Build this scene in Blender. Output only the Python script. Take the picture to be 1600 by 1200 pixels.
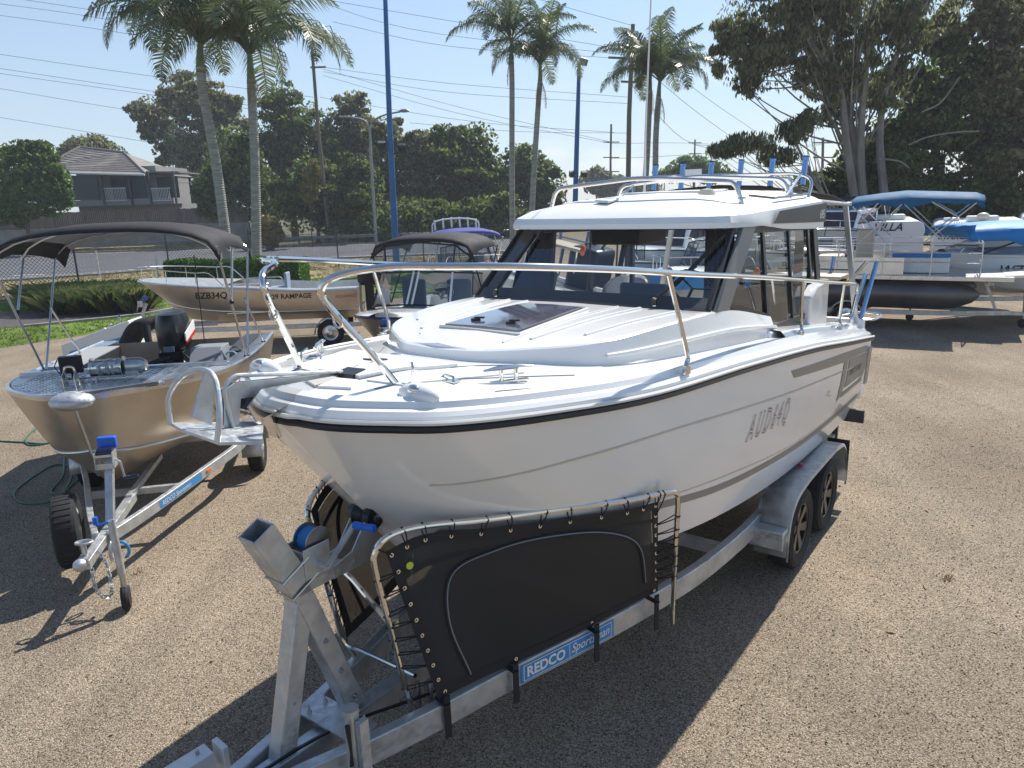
import bpy, math, random
import numpy as np
from mathutils import Vector, Matrix, Euler
from mathutils.bvhtree import BVHTree
sc = bpy.context.scene
for o in list(bpy.data.objects): bpy.data.objects.remove(o)
R = math.radians
# ------------------------------------------------------------------ camera
CAM_H, PITCH, ROLL, FPX = 3.02, R(13.93), R(-1.85), 1156.0
cr, sr, cp, sp = math.cos(ROLL), math.sin(ROLL), math.cos(PITCH), math.sin(PITCH)
CR = Vector((cr, sr*sp, sr*cp)); CU = Vector((-sr, cr*sp, cr*cp)); CF = Vector((0, cp, -sp))
cam = bpy.data.objects.new('camera', bpy.data.cameras.new('camera'))
sc.collection.objects.link(cam)
cam.matrix_world = Matrix(((CR.x, CU.x, -CF.x, 0), (CR.y, CU.y, -CF.y, 0), (CR.z, CU.z, -CF.z, CAM_H), (0, 0, 0, 1)))
cam.data.sensor_width = 36; cam.data.lens = 36*FPX/1600; cam.data.clip_end = 3000; cam.data.clip_start = 0.05
sc.camera = cam
# ------------------------------------------------------------------ light
SUN_EL, SUN_AZ = R(50), R(38)          # azimuth from +Y towards +X
world = bpy.data.worlds.new('World'); sc.world = world; world.use_nodes = True
wn, wl = world.node_tree.nodes, world.node_tree.links
bg = wn['Background']; sky = wn.new('ShaderNodeTexSky'); sky.sky_type = 'NISHITA'; sky.sun_disc = False
sky.sun_elevation = SUN_EL; sky.sun_rotation = SUN_AZ; sky.air_density = 1.0; sky.dust_density = 0.2; sky.ozone_density = 1.4
bg.inputs['Strength'].default_value = 0.11
# thin cumulus low over the horizon, all the way round
tc = wn.new('ShaderNodeTexCoord'); sep = wn.new('ShaderNodeSeparateXYZ'); wl.new(tc.outputs['Generated'], sep.inputs[0])
mp = wn.new('ShaderNodeMapping'); mp.inputs['Scale'].default_value = (3.2, 3.2, 9.0); wl.new(tc.outputs['Generated'], mp.inputs[0])
cn = wn.new('ShaderNodeTexNoise'); cn.inputs['Scale'].default_value = 1.6; cn.inputs['Detail'].default_value = 7; cn.inputs['Roughness'].default_value = .55
wl.new(mp.outputs[0], cn.inputs[0])
r1 = wn.new('ShaderNodeMapRange'); r1.inputs[1].default_value = .53; r1.inputs[2].default_value = .68; wl.new(cn.outputs[0], r1.inputs[0])
r2 = wn.new('ShaderNodeMapRange'); r2.inputs[1].default_value = .02; r2.inputs[2].default_value = .2; r2.inputs[3].default_value = .75; r2.inputs[4].default_value = 0.0
wl.new(sep.outputs[2], r2.inputs[0])
mm = wn.new('ShaderNodeMath'); mm.operation = 'MULTIPLY'; wl.new(r1.outputs[0], mm.inputs[0]); wl.new(r2.outputs[0], mm.inputs[1])
cm = wn.new('ShaderNodeMixRGB'); wl.new(mm.outputs[0], cm.inputs[0]); wl.new(sky.outputs[0], cm.inputs[1]); cm.inputs[2].default_value = (7.4, 7.5, 7.7, 1)
hz = wn.new('ShaderNodeMapRange'); hz.inputs[1].default_value = 0.0; hz.inputs[2].default_value = .42; hz.inputs[3].default_value = .62; hz.inputs[4].default_value = 0.0; hz.interpolation_type = 'SMOOTHSTEP'
wl.new(sep.outputs[2], hz.inputs[0]); hm = wn.new('ShaderNodeMixRGB'); wl.new(hz.outputs[0], hm.inputs[0]); wl.new(sky.outputs[0], hm.inputs[1]); hm.inputs[2].default_value = (3.2, 4.1, 5.3, 1)   # summer haze low down
wl.new(hm.outputs[0], cm.inputs[1]); wl.new(cm.outputs[0], bg.inputs['Color'])
sun = bpy.data.objects.new('sun', bpy.data.lights.new('sun', 'SUN')); sc.collection.objects.link(sun)
sun.data.energy = 4.9; sun.data.angle = R(0.53); sun.data.color = (1, .95, .87)
sd = Vector((math.sin(SUN_AZ)*math.cos(SUN_EL), math.cos(SUN_AZ)*math.cos(SUN_EL), math.sin(SUN_EL)))
sun.rotation_euler = sd.to_track_quat('Z', 'Y').to_euler()
sc.view_settings.view_transform = 'Standard'; sc.view_settings.look = 'None'; sc.view_settings.exposure = 0.5; sc.view_settings.gamma = 1
sc.view_settings.use_curve_mapping = False
# ------------------------------------------------------------------ placing helpers
def ray(u, v): return CF + CR*((u-800)/FPX) + CU*(-(v-600)/FPX)
def gp(u, v, z=0.0):
    d = ray(u, v); t = (z-CAM_H)/d.z; return Vector((d.x*t, d.y*t, z))
def at(u, v, y):
    d = ray(u, v); t = y/d.y; return Vector((d.x*t, y, CAM_H+d.z*t))
# ------------------------------------------------------------------ materials
MATS = {}
def mat(name, col=(.5, .5, .5), rough=.5, metal=0., var=0., vscale=5., bump=0., bscale=40., coat=0., spec=.5, col2=None, stretch=(1, 1, 1), trans=0., emit=0.):
    if name in MATS: return MATS[name]
    m = bpy.data.materials.new(name); m.use_nodes = True; n, l = m.node_tree.nodes, m.node_tree.links
    p = n['Principled BSDF']; p.inputs['Roughness'].default_value = rough; p.inputs['Metallic'].default_value = metal
    p.inputs['Coat Weight'].default_value = coat; p.inputs['Coat Roughness'].default_value = .05; p.inputs['Specular IOR Level'].default_value = spec
    t = n.new('ShaderNodeTexCoord'); mp = n.new('ShaderNodeMapping'); mp.inputs['Scale'].default_value = stretch; l.new(t.outputs['Object'], mp.inputs[0])
    if var > 0 or col2:
        nz = n.new('ShaderNodeTexNoise'); nz.inputs['Scale'].default_value = vscale; nz.inputs['Detail'].default_value = 6; l.new(mp.outputs[0], nz.inputs[0])
        rp = n.new('ShaderNodeValToRGB'); rp.color_ramp.elements[0].position = .3; rp.color_ramp.elements[1].position = .7
        c2 = col2 or tuple(c*(1-var) for c in col); c1 = col if col2 else tuple(min(1, c*(1+var*.5)) for c in col)
        rp.color_ramp.elements[0].color = (*c2, 1); rp.color_ramp.elements[1].color = (*c1, 1)
        l.new(nz.outputs[0], rp.inputs[0]); l.new(rp.outputs[0], p.inputs['Base Color'])
        if var > 0:
            rr = n.new('ShaderNodeMapRange'); rr.inputs[3].default_value = rough*.85; rr.inputs[4].default_value = min(1, rough*1.2); l.new(nz.outputs[0], rr.inputs[0]); l.new(rr.outputs[0], p.inputs['Roughness'])
    else: p.inputs['Base Color'].default_value = (*col, 1)
    if bump > 0:
        nb = n.new('ShaderNodeTexNoise'); nb.inputs['Scale'].default_value = bscale; nb.inputs['Detail'].default_value = 4; l.new(mp.outputs[0], nb.inputs[0])
        b = n.new('ShaderNodeBump'); b.inputs['Strength'].default_value = bump; b.inputs['Distance'].default_value = .01; l.new(nb.outputs[0], b.inputs['Height']); l.new(b.outputs[0], p.inputs['Normal'])
    MATS[name] = m; return m
def glass_mat(name, tint=(.8, .9, .92), refl=1.0, rough=.01, opacity=0.0, body=(.02, .03, .04)):
    m = bpy.data.materials.new(name); m.use_nodes = True; n, l = m.node_tree.nodes, m.node_tree.links
    n.remove(n['Principled BSDF']); out = n['Material Output']
    tr = n.new('ShaderNodeBsdfTransparent'); tr.inputs[0].default_value = (*tint, 1)
    df = n.new('ShaderNodeBsdfDiffuse'); df.inputs[0].default_value = (*body, 1)
    m0 = n.new('ShaderNodeMixShader'); m0.inputs[0].default_value = opacity; l.new(tr.outputs[0], m0.inputs[1]); l.new(df.outputs[0], m0.inputs[2])
    gl = n.new('ShaderNodeBsdfGlossy'); gl.inputs['Roughness'].default_value = rough
    fr = n.new('ShaderNodeFresnel'); fr.inputs[0].default_value = 1.5*refl
    mx = n.new('ShaderNodeMixShader'); l.new(fr.outputs[0], mx.inputs[0]); l.new(m0.outputs[0], mx.inputs[1]); l.new(gl.outputs[0], mx.inputs[2]); l.new(mx.outputs[0], out.inputs[0])
    MATS[name] = m; return m
def leaf_mat(name, c1, c2, rough=.5, tr=.25):
    m = bpy.data.materials.new(name); m.use_nodes = True; n, l = m.node_tree.nodes, m.node_tree.links
    p = n['Principled BSDF']; p.inputs['Roughness'].default_value = rough; p.inputs['Specular IOR Level'].default_value = .35
    t = n.new('ShaderNodeTexCoord'); nz = n.new('ShaderNodeTexNoise'); nz.inputs['Scale'].default_value = .9; nz.inputs['Detail'].default_value = 5; l.new(t.outputs['Object'], nz.inputs[0])
    rp = n.new('ShaderNodeValToRGB'); rp.color_ramp.elements[0].position = .35; rp.color_ramp.elements[1].position = .65
    rp.color_ramp.elements[0].color = (*c1, 1); rp.color_ramp.elements[1].color = (*c2, 1)
    ge = n.new('ShaderNodeNewGeometry'); ma = n.new('ShaderNodeMath'); ma.operation = 'MULTIPLY_ADD'; ma.inputs[1].default_value = .55; mb = n.new('ShaderNodeMath'); mb.operation = 'MULTIPLY_ADD'; mb.inputs[1].default_value = 1.1; mb.inputs[2].default_value = -.33
    l.new(nz.outputs[0], mb.inputs[0]); l.new(ge.outputs['Random Per Island'], ma.inputs[0]); l.new(mb.outputs[0], ma.inputs[2]); l.new(ma.outputs[0], rp.inputs[0]); l.new(rp.outputs[0], p.inputs['Base Color'])
    ts = n.new('ShaderNodeBsdfTranslucent'); l.new(rp.outputs[0], ts.inputs[0]); mx = n.new('ShaderNodeMixShader'); mx.inputs[0].default_value = tr
    l.new(p.outputs[0], mx.inputs[1]); l.new(ts.outputs[0], mx.inputs[2]); l.new(mx.outputs[0], n['Material Output'].inputs[0])
    MATS[name] = m; return m
gel = mat('gelcoat', (.80, .805, .80), .17, var=.05, vscale=1.3, coat=.6)
mat('gelcoat_matt', (.74, .75, .74), .38, var=.05, vscale=8, bump=.05, bscale=300)
mat('roof_white', (.76, .77, .76), .4, var=.04, vscale=4)
mat('liner', (.5, .5, .5), .8)
mat('black_plastic', (.012, .012, .014), .35, var=.3, vscale=9)
mat('rubber', (.016, .016, .017), .8, var=.3, vscale=12, bump=.3, bscale=60)
mat('canvas_black', (.017, .017, .020), .75, var=.25, vscale=3, bump=.15, bscale=500)
mat('canvas_grey_lining', (.3, .31, .32), .9)
mat('canvas_blue', (.012, .11, .23), .75, var=.2, vscale=4)
mat('canvas_sky', (.0, .2, .56), .6, var=.15, vscale=3)
mat('canvas_purple', (.05, .06, .3), .7, var=.2, vscale=4)
mat('steel', (.72, .70, .66), .09, metal=1)
mat('steel_dull', (.5, .5, .49), .3, metal=1, var=.15, vscale=12)
mat('alum_tube', (.66, .67, .68), .28, metal=1, var=.12, vscale=6)
mat('alum_hull', (.55, .485, .40), .38, metal=.85, var=.16, vscale=2.2, bump=.05, bscale=25)
mat('alum_deck', (.62, .62, .61), .4, metal=.8, var=.15, vscale=8)
mat('alum_dark', (.07, .07, .075), .45, metal=.4, var=.2, vscale=4)
mat('dark_grey', (.05, .053, .058), .45, var=.15, vscale=5)
mat('pillar_grey', (.16, .165, .165), .35, var=.15, vscale=5)
mat('hull_graphic', (.24, .225, .2), .35)
mat('hull_line', (.60, .55, .46), .4)
mat('navy', (.01, .015, .05), .3)
mat('seat_grey', (.2, .22, .25), .7)
mat('seat_blue', (.22, .27, .36), .7)
mat('curtain', (.06, .055, .07), .9)
mat('wood_brown', (.13, .07, .045), .5)
mat('white_plastic', (.7, .7, .68), .4)
mat('cream_plastic', (.62, .58, .45), .4)
mat('blue_plastic', (.01, .13, .62), .35)
mat('blue_anodised', (.24, .42, .70), .2, metal=.7)
mat('sticker_blue', (.035, .24, .52), .4)
mat('letter_white', (.75, .75, .73), .5)
mat('letter_black', (.012, .012, .014), .4)
mat('letter_red', (.5, .03, .02), .5)
mat('yellow', (.65, .42, .04), .5)
mat('lime', (.5, .6, .05), .5)
mat('orange', (.75, .13, .01), .4)
mat('red_lens', (.5, .02, .02), .2)
mat('amber', (.8, .25, .02), .2)
mat('hose_green', (.02, .12, .07), .45)
mat('pole_blue', (.02, .13, .36), .45, var=.15, vscale=2)
mat('pole_wood', (.16, .13, .10), .85, var=.3, vscale=6, stretch=(1, 1, .1))
mat('pole_metal', (.3, .31, .31), .5, metal=.4, var=.2, vscale=3)
mat('concrete', (.27, .26, .24), .85, var=.35, vscale=1.1, bump=.2)
mat('timber_fence', (.12, .105, .095), .9, var=.35, vscale=2, stretch=(6, 6, .4))
mat('asphalt', (.105, .108, .115), .85, var=.2, vscale=.8)
mat('road_paint', (.6, .6, .58), .7, var=.3, vscale=9)
mat('mulch', (.085, .075, .075), .95, var=.6, vscale=14, bump=.8, bscale=30)
mat('kerb', (.3, .28, .25), .9, var=.3, vscale=4)
mat('roof_tile', (.23, .215, .2), .8, var=.25, vscale=2)
mat('roof_ridge', (.16, .15, .145), .8)
mat('house_wall', (.26, .25, .25), .8, var=.15)
mat('brick_red', (.25, .09, .05), .85, var=.3, vscale=4)
mat('house_blind', (.02, .03, .045), .4)
mat('bark_grey', (.25, .225, .19), .9, var=.45, vscale=3, bump=.4, bscale=12, stretch=(1, 1, .25))
mat('bark_dark', (.1, .08, .06), .95, var=.4, vscale=3)
mat('palm_trunk', (.34, .33, .30), .85, var=.35, vscale=2.5, stretch=(1, 1, 6), bump=.5, bscale=6)
mat('crownshaft', (.13, .18, .06), .45, var=.3, vscale=3)
mat('dead_frond', (.28, .19, .09), .9, var=.4, vscale=6)
mat('cloth_dark', (.014, .015, .02), .85, var=.4, vscale=9, bump=.3, bscale=30)
mat('skin', (.42, .24, .17), .55)
mat('hair', (.05, .035, .025), .8)
mat('caravan_white', (.68, .69, .71), .35, var=.04, vscale=1)
mat('tyre_wall', (.03, .03, .03), .7)
mat('wheel_gloss', (.014, .014, .016), .32, coat=.2)
mat('blue_rope', (.03, .2, .55), .8)
mat('tan_board', (.5, .45, .36), .6)
mat('pontoon_alum', (.13, .125, .125), .35, metal=.6, var=.25, vscale=2)
leaf_mat('leaf_gum', (.09, .10, .04), (.29, .30, .14), tr=.55)
leaf_mat('leaf_dark', (.05, .08, .02), (.20, .25, .07), tr=.55)
leaf_mat('leaf_green', (.07, .13, .02), (.15, .23, .04), tr=.45)
leaf_mat('leaf_hedge', (.05, .12, .012), (.13, .26, .03), tr=.3)
leaf_mat('leaf_palm', (.09, .12, .045), (.16, .19, .08), rough=.35, tr=.4)
leaf_mat('leaf_yellow', (.14, .13, .03), (.26, .22, .06))
leaf_mat('grass_blade', (.09, .16, .02), (.19, .27, .05), tr=.35)
leaf_mat('grass_tuft', (.09, .13, .035), (.2, .22, .08), tr=.45)
leaf_mat('dry_blade', (.25, .2, .1), (.35, .29, .15))
glass_mat('glass_clear', (.9, .96, .97), refl=1.2); glass_mat('glass_tint', (.6, .64, .67), opacity=.05, refl=1.15); glass_mat('glass_dark', (.03, .03, .05), opacity=.8, body=(.035, .035, .06))
glass_mat('clear_vinyl', (.7, .72, .72), rough=.08, opacity=.08, body=(.4, .4, .4))
def galv():
    m = mat('galv', (.54, .56, .57), .42, metal=.7, var=.22, vscale=9); n, l = m.node_tree.nodes, m.node_tree.links
    p = n['Principled BSDF']; v = n.new('ShaderNodeTexVoronoi'); v.inputs['Scale'].default_value = 45; t = n.new('ShaderNodeTexCoord'); l.new(t.outputs['Object'], v.inputs[0])
    mr = n.new('ShaderNodeMapRange'); mr.inputs[3].default_value = .3; mr.inputs[4].default_value = .62
    sx = n.new('ShaderNodeSeparateColor'); l.new(v.outputs['Color'], sx.inputs[0]); l.new(sx.outputs[0], mr.inputs[0]); l.new(mr.outputs[0], p.inputs['Roughness'])
galv()
def screen_mesh():
    m = bpy.data.materials.new('screen_mesh'); m.use_nodes = True; n, l = m.node_tree.nodes, m.node_tree.links; p = n['Principled BSDF']
    p.inputs['Base Color'].default_value = (.014, .014, .016, 1); p.inputs['Roughness'].default_value = .7
    tr = n.new('ShaderNodeBsdfTransparent'); mx = n.new('ShaderNodeMixShader'); mx.inputs[0].default_value = .09
    l.new(p.outputs[0], mx.inputs[1]); l.new(tr.outputs[0], mx.inputs[2]); l.new(mx.outputs[0], n['Material Output'].inputs[0]); MATS['screen_mesh'] = m
screen_mesh()
def chain_mesh():
    m = bpy.data.materials.new('chain_mesh'); m.use_nodes = True; n, l = m.node_tree.nodes, m.node_tree.links; p = n['Principled BSDF']
    p.inputs['Base Color'].default_value = (.06, .065, .065, 1); p.inputs['Roughness'].default_value = .6
    uv = n.new('ShaderNodeTexCoord'); outs = []
    for k in (1, -1):
        s = n.new('ShaderNodeSeparateXYZ'); l.new(uv.outputs['UV'], s.inputs[0])
        a = n.new('ShaderNodeMath'); a.operation = 'MULTIPLY_ADD'; l.new(s.outputs[1], a.inputs[0]); a.inputs[1].default_value = k; l.new(s.outputs[0], a.inputs[2])
        b = n.new('ShaderNodeMath'); b.operation = 'MULTIPLY'; b.inputs[1].default_value = 7.0; l.new(a.outputs[0], b.inputs[0])
        c = n.new('ShaderNodeMath'); c.operation = 'FRACT'; l.new(b.outputs[0], c.inputs[0])
        d = n.new('ShaderNodeMath'); d.operation = 'LESS_THAN'; d.inputs[1].default_value = .13; l.new(c.outputs[0], d.inputs[0]); outs.append(d)
    e = n.new('ShaderNodeMath'); e.operation = 'MAXIMUM'; l.new(outs[0].outputs[0], e.inputs[0]); l.new(outs[1].outputs[0], e.inputs[1])
    tr = n.new('ShaderNodeBsdfTransparent'); mx = n.new('ShaderNodeMixShader'); l.new(e.outputs[0], mx.inputs[0])
    l.new(tr.outputs[0], mx.inputs[1]); l.new(p.outputs[0], mx.inputs[2]); l.new(mx.outputs[0], n['Material Output'].inputs[0]); MATS['chain_mesh'] = m
chain_mesh()
def ground_mat(name, cols, scale, bump, fine, big=.25):
    m = bpy.data.materials.new(name); m.use_nodes = True; n, l = m.node_tree.nodes, m.node_tree.links; p = n['Principled BSDF']; p.inputs['Roughness'].default_value = .95
    p.inputs['Specular IOR Level'].default_value = .25
    t = n.new('ShaderNodeTexCoord'); v = n.new('ShaderNodeTexVoronoi'); v.inputs['Scale'].default_value = scale; l.new(t.outputs['Object'], v.inputs[0])
    s = n.new('ShaderNodeSeparateColor'); l.new(v.outputs['Color'], s.inputs[0])
    rp = n.new('ShaderNodeValToRGB'); cr_ = rp.color_ramp
    while len(cr_.elements) < len(cols): cr_.elements.new(.5)
    for i, c in enumerate(cols): cr_.elements[i].position = i/(len(cols)-1); cr_.elements[i].color = (*c, 1)
    l.new(s.outputs[0], rp.inputs[0])
    nz = n.new('ShaderNodeTexNoise'); nz.inputs['Scale'].default_value = fine; nz.inputs['Detail'].default_value = 8; l.new(t.outputs['Object'], nz.inputs[0])
    nb = n.new('ShaderNodeTexNoise'); nb.inputs['Scale'].default_value = .45; nb.inputs['Detail'].default_value = 5; nb.inputs['Roughness'].default_value = .6; l.new(t.outputs['Object'], nb.inputs[0])
    r_ = n.new('ShaderNodeMapRange'); r_.inputs[1].default_value = .3; r_.inputs[2].default_value = .7; r_.inputs[3].default_value = 1-big; r_.inputs[4].default_value = 1+big; l.new(nb.outputs[0], r_.inputs[0])
    r3 = n.new('ShaderNodeMapRange'); r3.inputs[1].default_value = .3; r3.inputs[2].default_value = .7; r3.inputs[3].default_value = .6; r3.inputs[4].default_value = 1.35; l.new(nz.outputs[0], r3.inputs[0])
    mp_ = n.new('ShaderNodeMapping'); mp_.inputs['Rotation'].default_value = (0, 0, R(40)); mp_.inputs['Scale'].default_value = (1.6, .16, 1); l.new(t.outputs['Object'], mp_.inputs[0])
    nt = n.new('ShaderNodeTexNoise'); nt.inputs['Scale'].default_value = 1.3; nt.inputs['Detail'].default_value = 3; l.new(mp_.outputs[0], nt.inputs[0])
    r4 = n.new('ShaderNodeMapRange'); r4.inputs[1].default_value = .35; r4.inputs[2].default_value = .65; r4.inputs[3].default_value = 1-big*.4; r4.inputs[4].default_value = 1+big*.3; l.new(nt.outputs[0], r4.inputs[0])
    m4 = n.new('ShaderNodeMath'); m4.operation = 'MULTIPLY'; l.new(r_.outputs[0], m4.inputs[0]); l.new(r4.outputs[0], m4.inputs[1])
    mu = n.new('ShaderNodeMath'); mu.operation = 'MULTIPLY'; l.new(m4.outputs[0], mu.inputs[0]); l.new(r3.outputs[0], mu.inputs[1])
    mx = n.new('ShaderNodeVectorMath'); mx.operation = 'SCALE'; l.new(rp.outputs[0], mx.inputs[0]); l.new(mu.outputs[0], mx.inputs['Scale']); l.new(mx.outputs[0], p.inputs['Base Color'])
    ad = n.new('ShaderNodeMath'); ad.operation = 'MULTIPLY_ADD'; l.new(v.outputs['Distance'], ad.inputs[0]); ad.inputs[1].default_value = -1.2; l.new(nz.outputs[0], ad.inputs[2])
    b = n.new('ShaderNodeBump'); b.inputs['Strength'].default_value = bump; b.inputs['Distance'].default_value = .014; l.new(ad.outputs[0], b.inputs['Height']); l.new(b.outputs[0], p.inputs['Normal'])
    MATS[name] = m
ground_mat('gravel', [(.072, .056, .04), (.225, .175, .122), (.30, .24, .172), (.47, .39, .295), (.19, .15, .105)], 130, .6, 110, .22)
ground_mat('lawn_base', [(.07, .12, .015), (.12, .19, .03), (.18, .23, .05)], 30, .6, 20, .3)
ground_mat('dry_grass', [(.16, .14, .06), (.24, .2, .1), (.3, .25, .13)], 14, .5, 12, .4)
ground_mat('far_ground', [(.06, .07, .03), (.12, .11, .06)], 2, .2, 3, .3)
# ------------------------------------------------------------------ mesh helpers
def link(o, parent=None):
    sc.collection.objects.link(o)
    if parent is not None: o.parent = parent
    return o
def tag(o, label=None, cat=None, group=None, kind=None):
    if label: o['label'] = label
    if cat: o['category'] = cat
    if group: o['group'] = group
    if kind: o['kind'] = kind
    return o
def thing(name, label, cat, loc=(0, 0, 0), rz=0., group=None):
    o = bpy.data.objects.new(name, None); o.empty_display_size = .1; o.location = loc; o.rotation_euler = (0, 0, rz); link(o)
    return tag(o, label, cat, group)
def catm(P, n=6, closed=False):
    P = [Vector(p) for p in P]; out = []
    if len(P) < 3: return P
    m = len(P) if closed else len(P)-1
    for i in range(m):
        if closed: p0, p1, p2, p3 = P[i-1], P[i], P[(i+1) % len(P)], P[(i+2) % len(P)]
        else: p1, p2 = P[i], P[i+1]; p0 = P[i-1] if i else p1*2-p2; p3 = P[i+2] if i+2 < len(P) else p2*2-p1
        for k in range(n):
            t = k/n; out.append(.5*((2*p1)+(p2-p0)*t+(2*p0-5*p1+4*p2-p3)*t*t+(3*p1-p0-3*p2+p3)*t**3))
    if not closed: out.append(P[-1].copy())
    return out
def fillet(P, rad, n=5):
    P = [Vector(p) for p in P]; out = [P[0]]
    for i in range(1, len(P)-1):
        a, b, c = P[i-1], P[i], P[i+1]; r = min(rad, (a-b).length*.45, (c-b).length*.45)
        s = b+(a-b).normalized()*r; e = b+(c-b).normalized()*r
        for k in range(n+1):
            t = k/n; out.append(s*(1-t)**2+b*2*t*(1-t)+e*t*t)
    out.append(P[-1]); return out
class MB:
    def __init__(s): s.v = []; s.f = []
    def add(s, v, f):
        o = len(s.v); s.v += [tuple(x) for x in v]; s.f += [tuple(i+o for i in q) for q in f]; return s
    def box(s, c, d, rot=None):
        v = [Vector(((i & 1)-.5, (i >> 1 & 1)-.5, (i >> 2 & 1)-.5)) for i in range(8)]
        v = [Vector((a.x*d[0], a.y*d[1], a.z*d[2])) for a in v]
        if rot is not None:
            M = rot if isinstance(rot, Matrix) else Euler(rot).to_matrix(); v = [M @ a for a in v]
        v = [a+Vector(c) for a in v]
        return s.add(v, [(0, 2, 3, 1), (4, 5, 7, 6), (0, 1, 5, 4), (2, 6, 7, 3), (0, 4, 6, 2), (1, 3, 7, 5)])
    def beam(s, p, q, w, h, up=(0, 0, 1)):
        p, q = Vector(p), Vector(q); d = (q-p); L = d.length; d.normalize(); x = d.cross(Vector(up)).normalized(); z = x.cross(d)
        return s.box((p+q)/2, (w, L, h), Matrix((x, d, z)).transposed())
    def path_beam(s, P, w, h, up=(0, 0, 1)):
        P = [Vector(p) for p in P]; rows = []
        for i, p in enumerate(P):
            d = (P[min(i+1, len(P)-1)]-P[max(i-1, 0)]).normalized(); x = d.cross(Vector(up)).normalized(); z = x.cross(d)
            rows.append([p+x*a*w/2+z*b*h/2 for a, b in ((-1, -1), (1, -1), (1, 1), (-1, 1))])
        return s.grid(rows, wrap=True, caps=True)
    def tube(s, P, r, seg=8, closed=False, caps=True):
        P = [Vector(p) for p in P]; n = len(P); rr = r if isinstance(r, (list, tuple)) else [r]*n
        rows = []; px = None
        for i in range(n):
            a = P[(i-1) % n] if closed or i else P[i]; b = P[(i+1) % n] if closed or i < n-1 else P[i]
            d = (b-a)
            if d.length < 1e-9: d = Vector((0, 0, 1))
            d.normalize()
            if px is None: px = d.orthogonal().normalized()
            else:
                px = px-d*px.dot(d); px = px.normalized() if px.length > 1e-6 else d.orthogonal().normalized()
            py = d.cross(px)
            rows.append([P[i]+(px*math.cos(2*math.pi*k/seg)+py*math.sin(2*math.pi*k/seg))*rr[i] for k in range(seg)])
        if closed: rows.append(rows[0])
        return s.grid(rows, wrap=True, caps=caps and not closed)
    def grid(s, rows, wrap=False, caps=False, flip=False):
        o = len(s.v); n = len(rows[0])
        for r_ in rows: s.v += [tuple(p) for p in r_]
        for i in range(len(rows)-1):
            for k in range(n if wrap else n-1):
                a, b = o+i*n+k, o+i*n+(k+1) % n; q = (a, b, b+n, a+n); s.f.append(q[::-1] if flip else q)
        if caps: s.f.append(tuple(o+k for k in range(n))[::-1]); s.f.append(tuple(o+(len(rows)-1)*n+k for k in range(n)))
        return s
    def prism(s, poly, ext):
        e = Vector(ext); n = len(poly); P = [Vector(p) for p in poly]
        return s.add(P+[p+e for p in P], [tuple(range(n))[::-1], tuple(range(n, 2*n))]+[(i, (i+1) % n, n+(i+1) % n, n+i) for i in range(n)])
    def lathe(s, prof, c=(0, 0, 0), axis=(0, 0, 1), seg=24, caps=False):
        ax = Vector(axis).normalized(); x = ax.orthogonal().normalized(); y = ax.cross(x); c = Vector(c)
        rows = [[c+ax*z+(x*math.cos(2*math.pi*k/seg)+y*math.sin(2*math.pi*k/seg))*r for k in range(seg)] for r, z in prof]
        return s.grid(rows, wrap=True, caps=caps)
    def cyl(s, p, q, r, seg=12): return s.tube([p, q], r, seg)
    def ball(s, c, r, sc_=(1, 1, 1), seg=12):
        rows = [[Vector(c)+Vector((math.cos(2*math.pi*k/seg)*math.sin(a)*r*sc_[0], math.sin(2*math.pi*k/seg)*math.sin(a)*r*sc_[1], math.cos(a)*r*sc_[2])) for k in range(seg)] for a in [math.pi*(j+.02)/(seg/2+.04) for j in range(seg//2+1)]]
        return s.grid(rows, wrap=True, caps=True)
    def mesh(s, name='mesh', angle=35):
        me = bpy.data.meshes.new(name); me.from_pydata(s.v, [], s.f); me.update()
        import bmesh; bm = bmesh.new(); bm.from_mesh(me); bmesh.ops.recalc_face_normals(bm, faces=bm.faces); bm.to_mesh(me); bm.free()
        if angle:
            me.polygons.foreach_set('use_smooth', [True]*len(me.polygons)); me.set_sharp_from_angle(angle=R(angle))
        return me
    def build(s, name, m, parent=None, label=None, angle=35, bevel=0, kind=None, solid=0):
        me = s.mesh(name, angle); me.materials.append(MATS[m]); o = link(bpy.data.objects.new(name, me), parent)
        if bevel: b = o.modifiers.new('bevel', 'BEVEL'); b.width = bevel; b.segments = 2; b.limit_method = 'ANGLE'; b.angle_limit = R(40)
        if solid: b = o.modifiers.new('solid', 'SOLIDIFY'); b.thickness = solid
        if label: o['label'] = label
        if kind: o['kind'] = kind
        return o
def text_mesh(txt, size, shear=0., bold=0., outline=0., sx=1., spacing=1.):
    cu = bpy.data.curves.new('lettering', 'FONT'); cu.body = txt; cu.size = size; cu.shear = shear; cu.offset = bold; cu.space_character = spacing
    cu.resolution_u = 3
    if outline: cu.fill_mode = 'NONE'; cu.bevel_depth = outline; cu.bevel_resolution = 0
    ob = bpy.data.objects.new('lettering', cu); me = bpy.data.meshes.new_from_object(ob); bpy.data.objects.remove(ob)
    v = [Vector((p.co.x*sx, p.co.y, p.co.z)) for p in me.vertices]; f = [tuple(p.vertices) for p in me.polygons]
    return v, f
def put_text(txt, m, parent, M, size, name='lettering', **k):
    """M: 4x4 matrix whose x is the reading direction and y is up on the surface"""
    v, f = text_mesh(txt, size, **k); b = MB(); b.add([M @ p for p in v], f); return b.build(name, m, parent, angle=0)
def frame(o, x, y):
    x = Vector(x).normalized(); y = Vector(y); y = (y-x*y.dot(x)).normalized(); z = x.cross(y)
    M = Matrix((x, y, z)).transposed().to_4x4(); M.translation = Vector(o); return M
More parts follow.
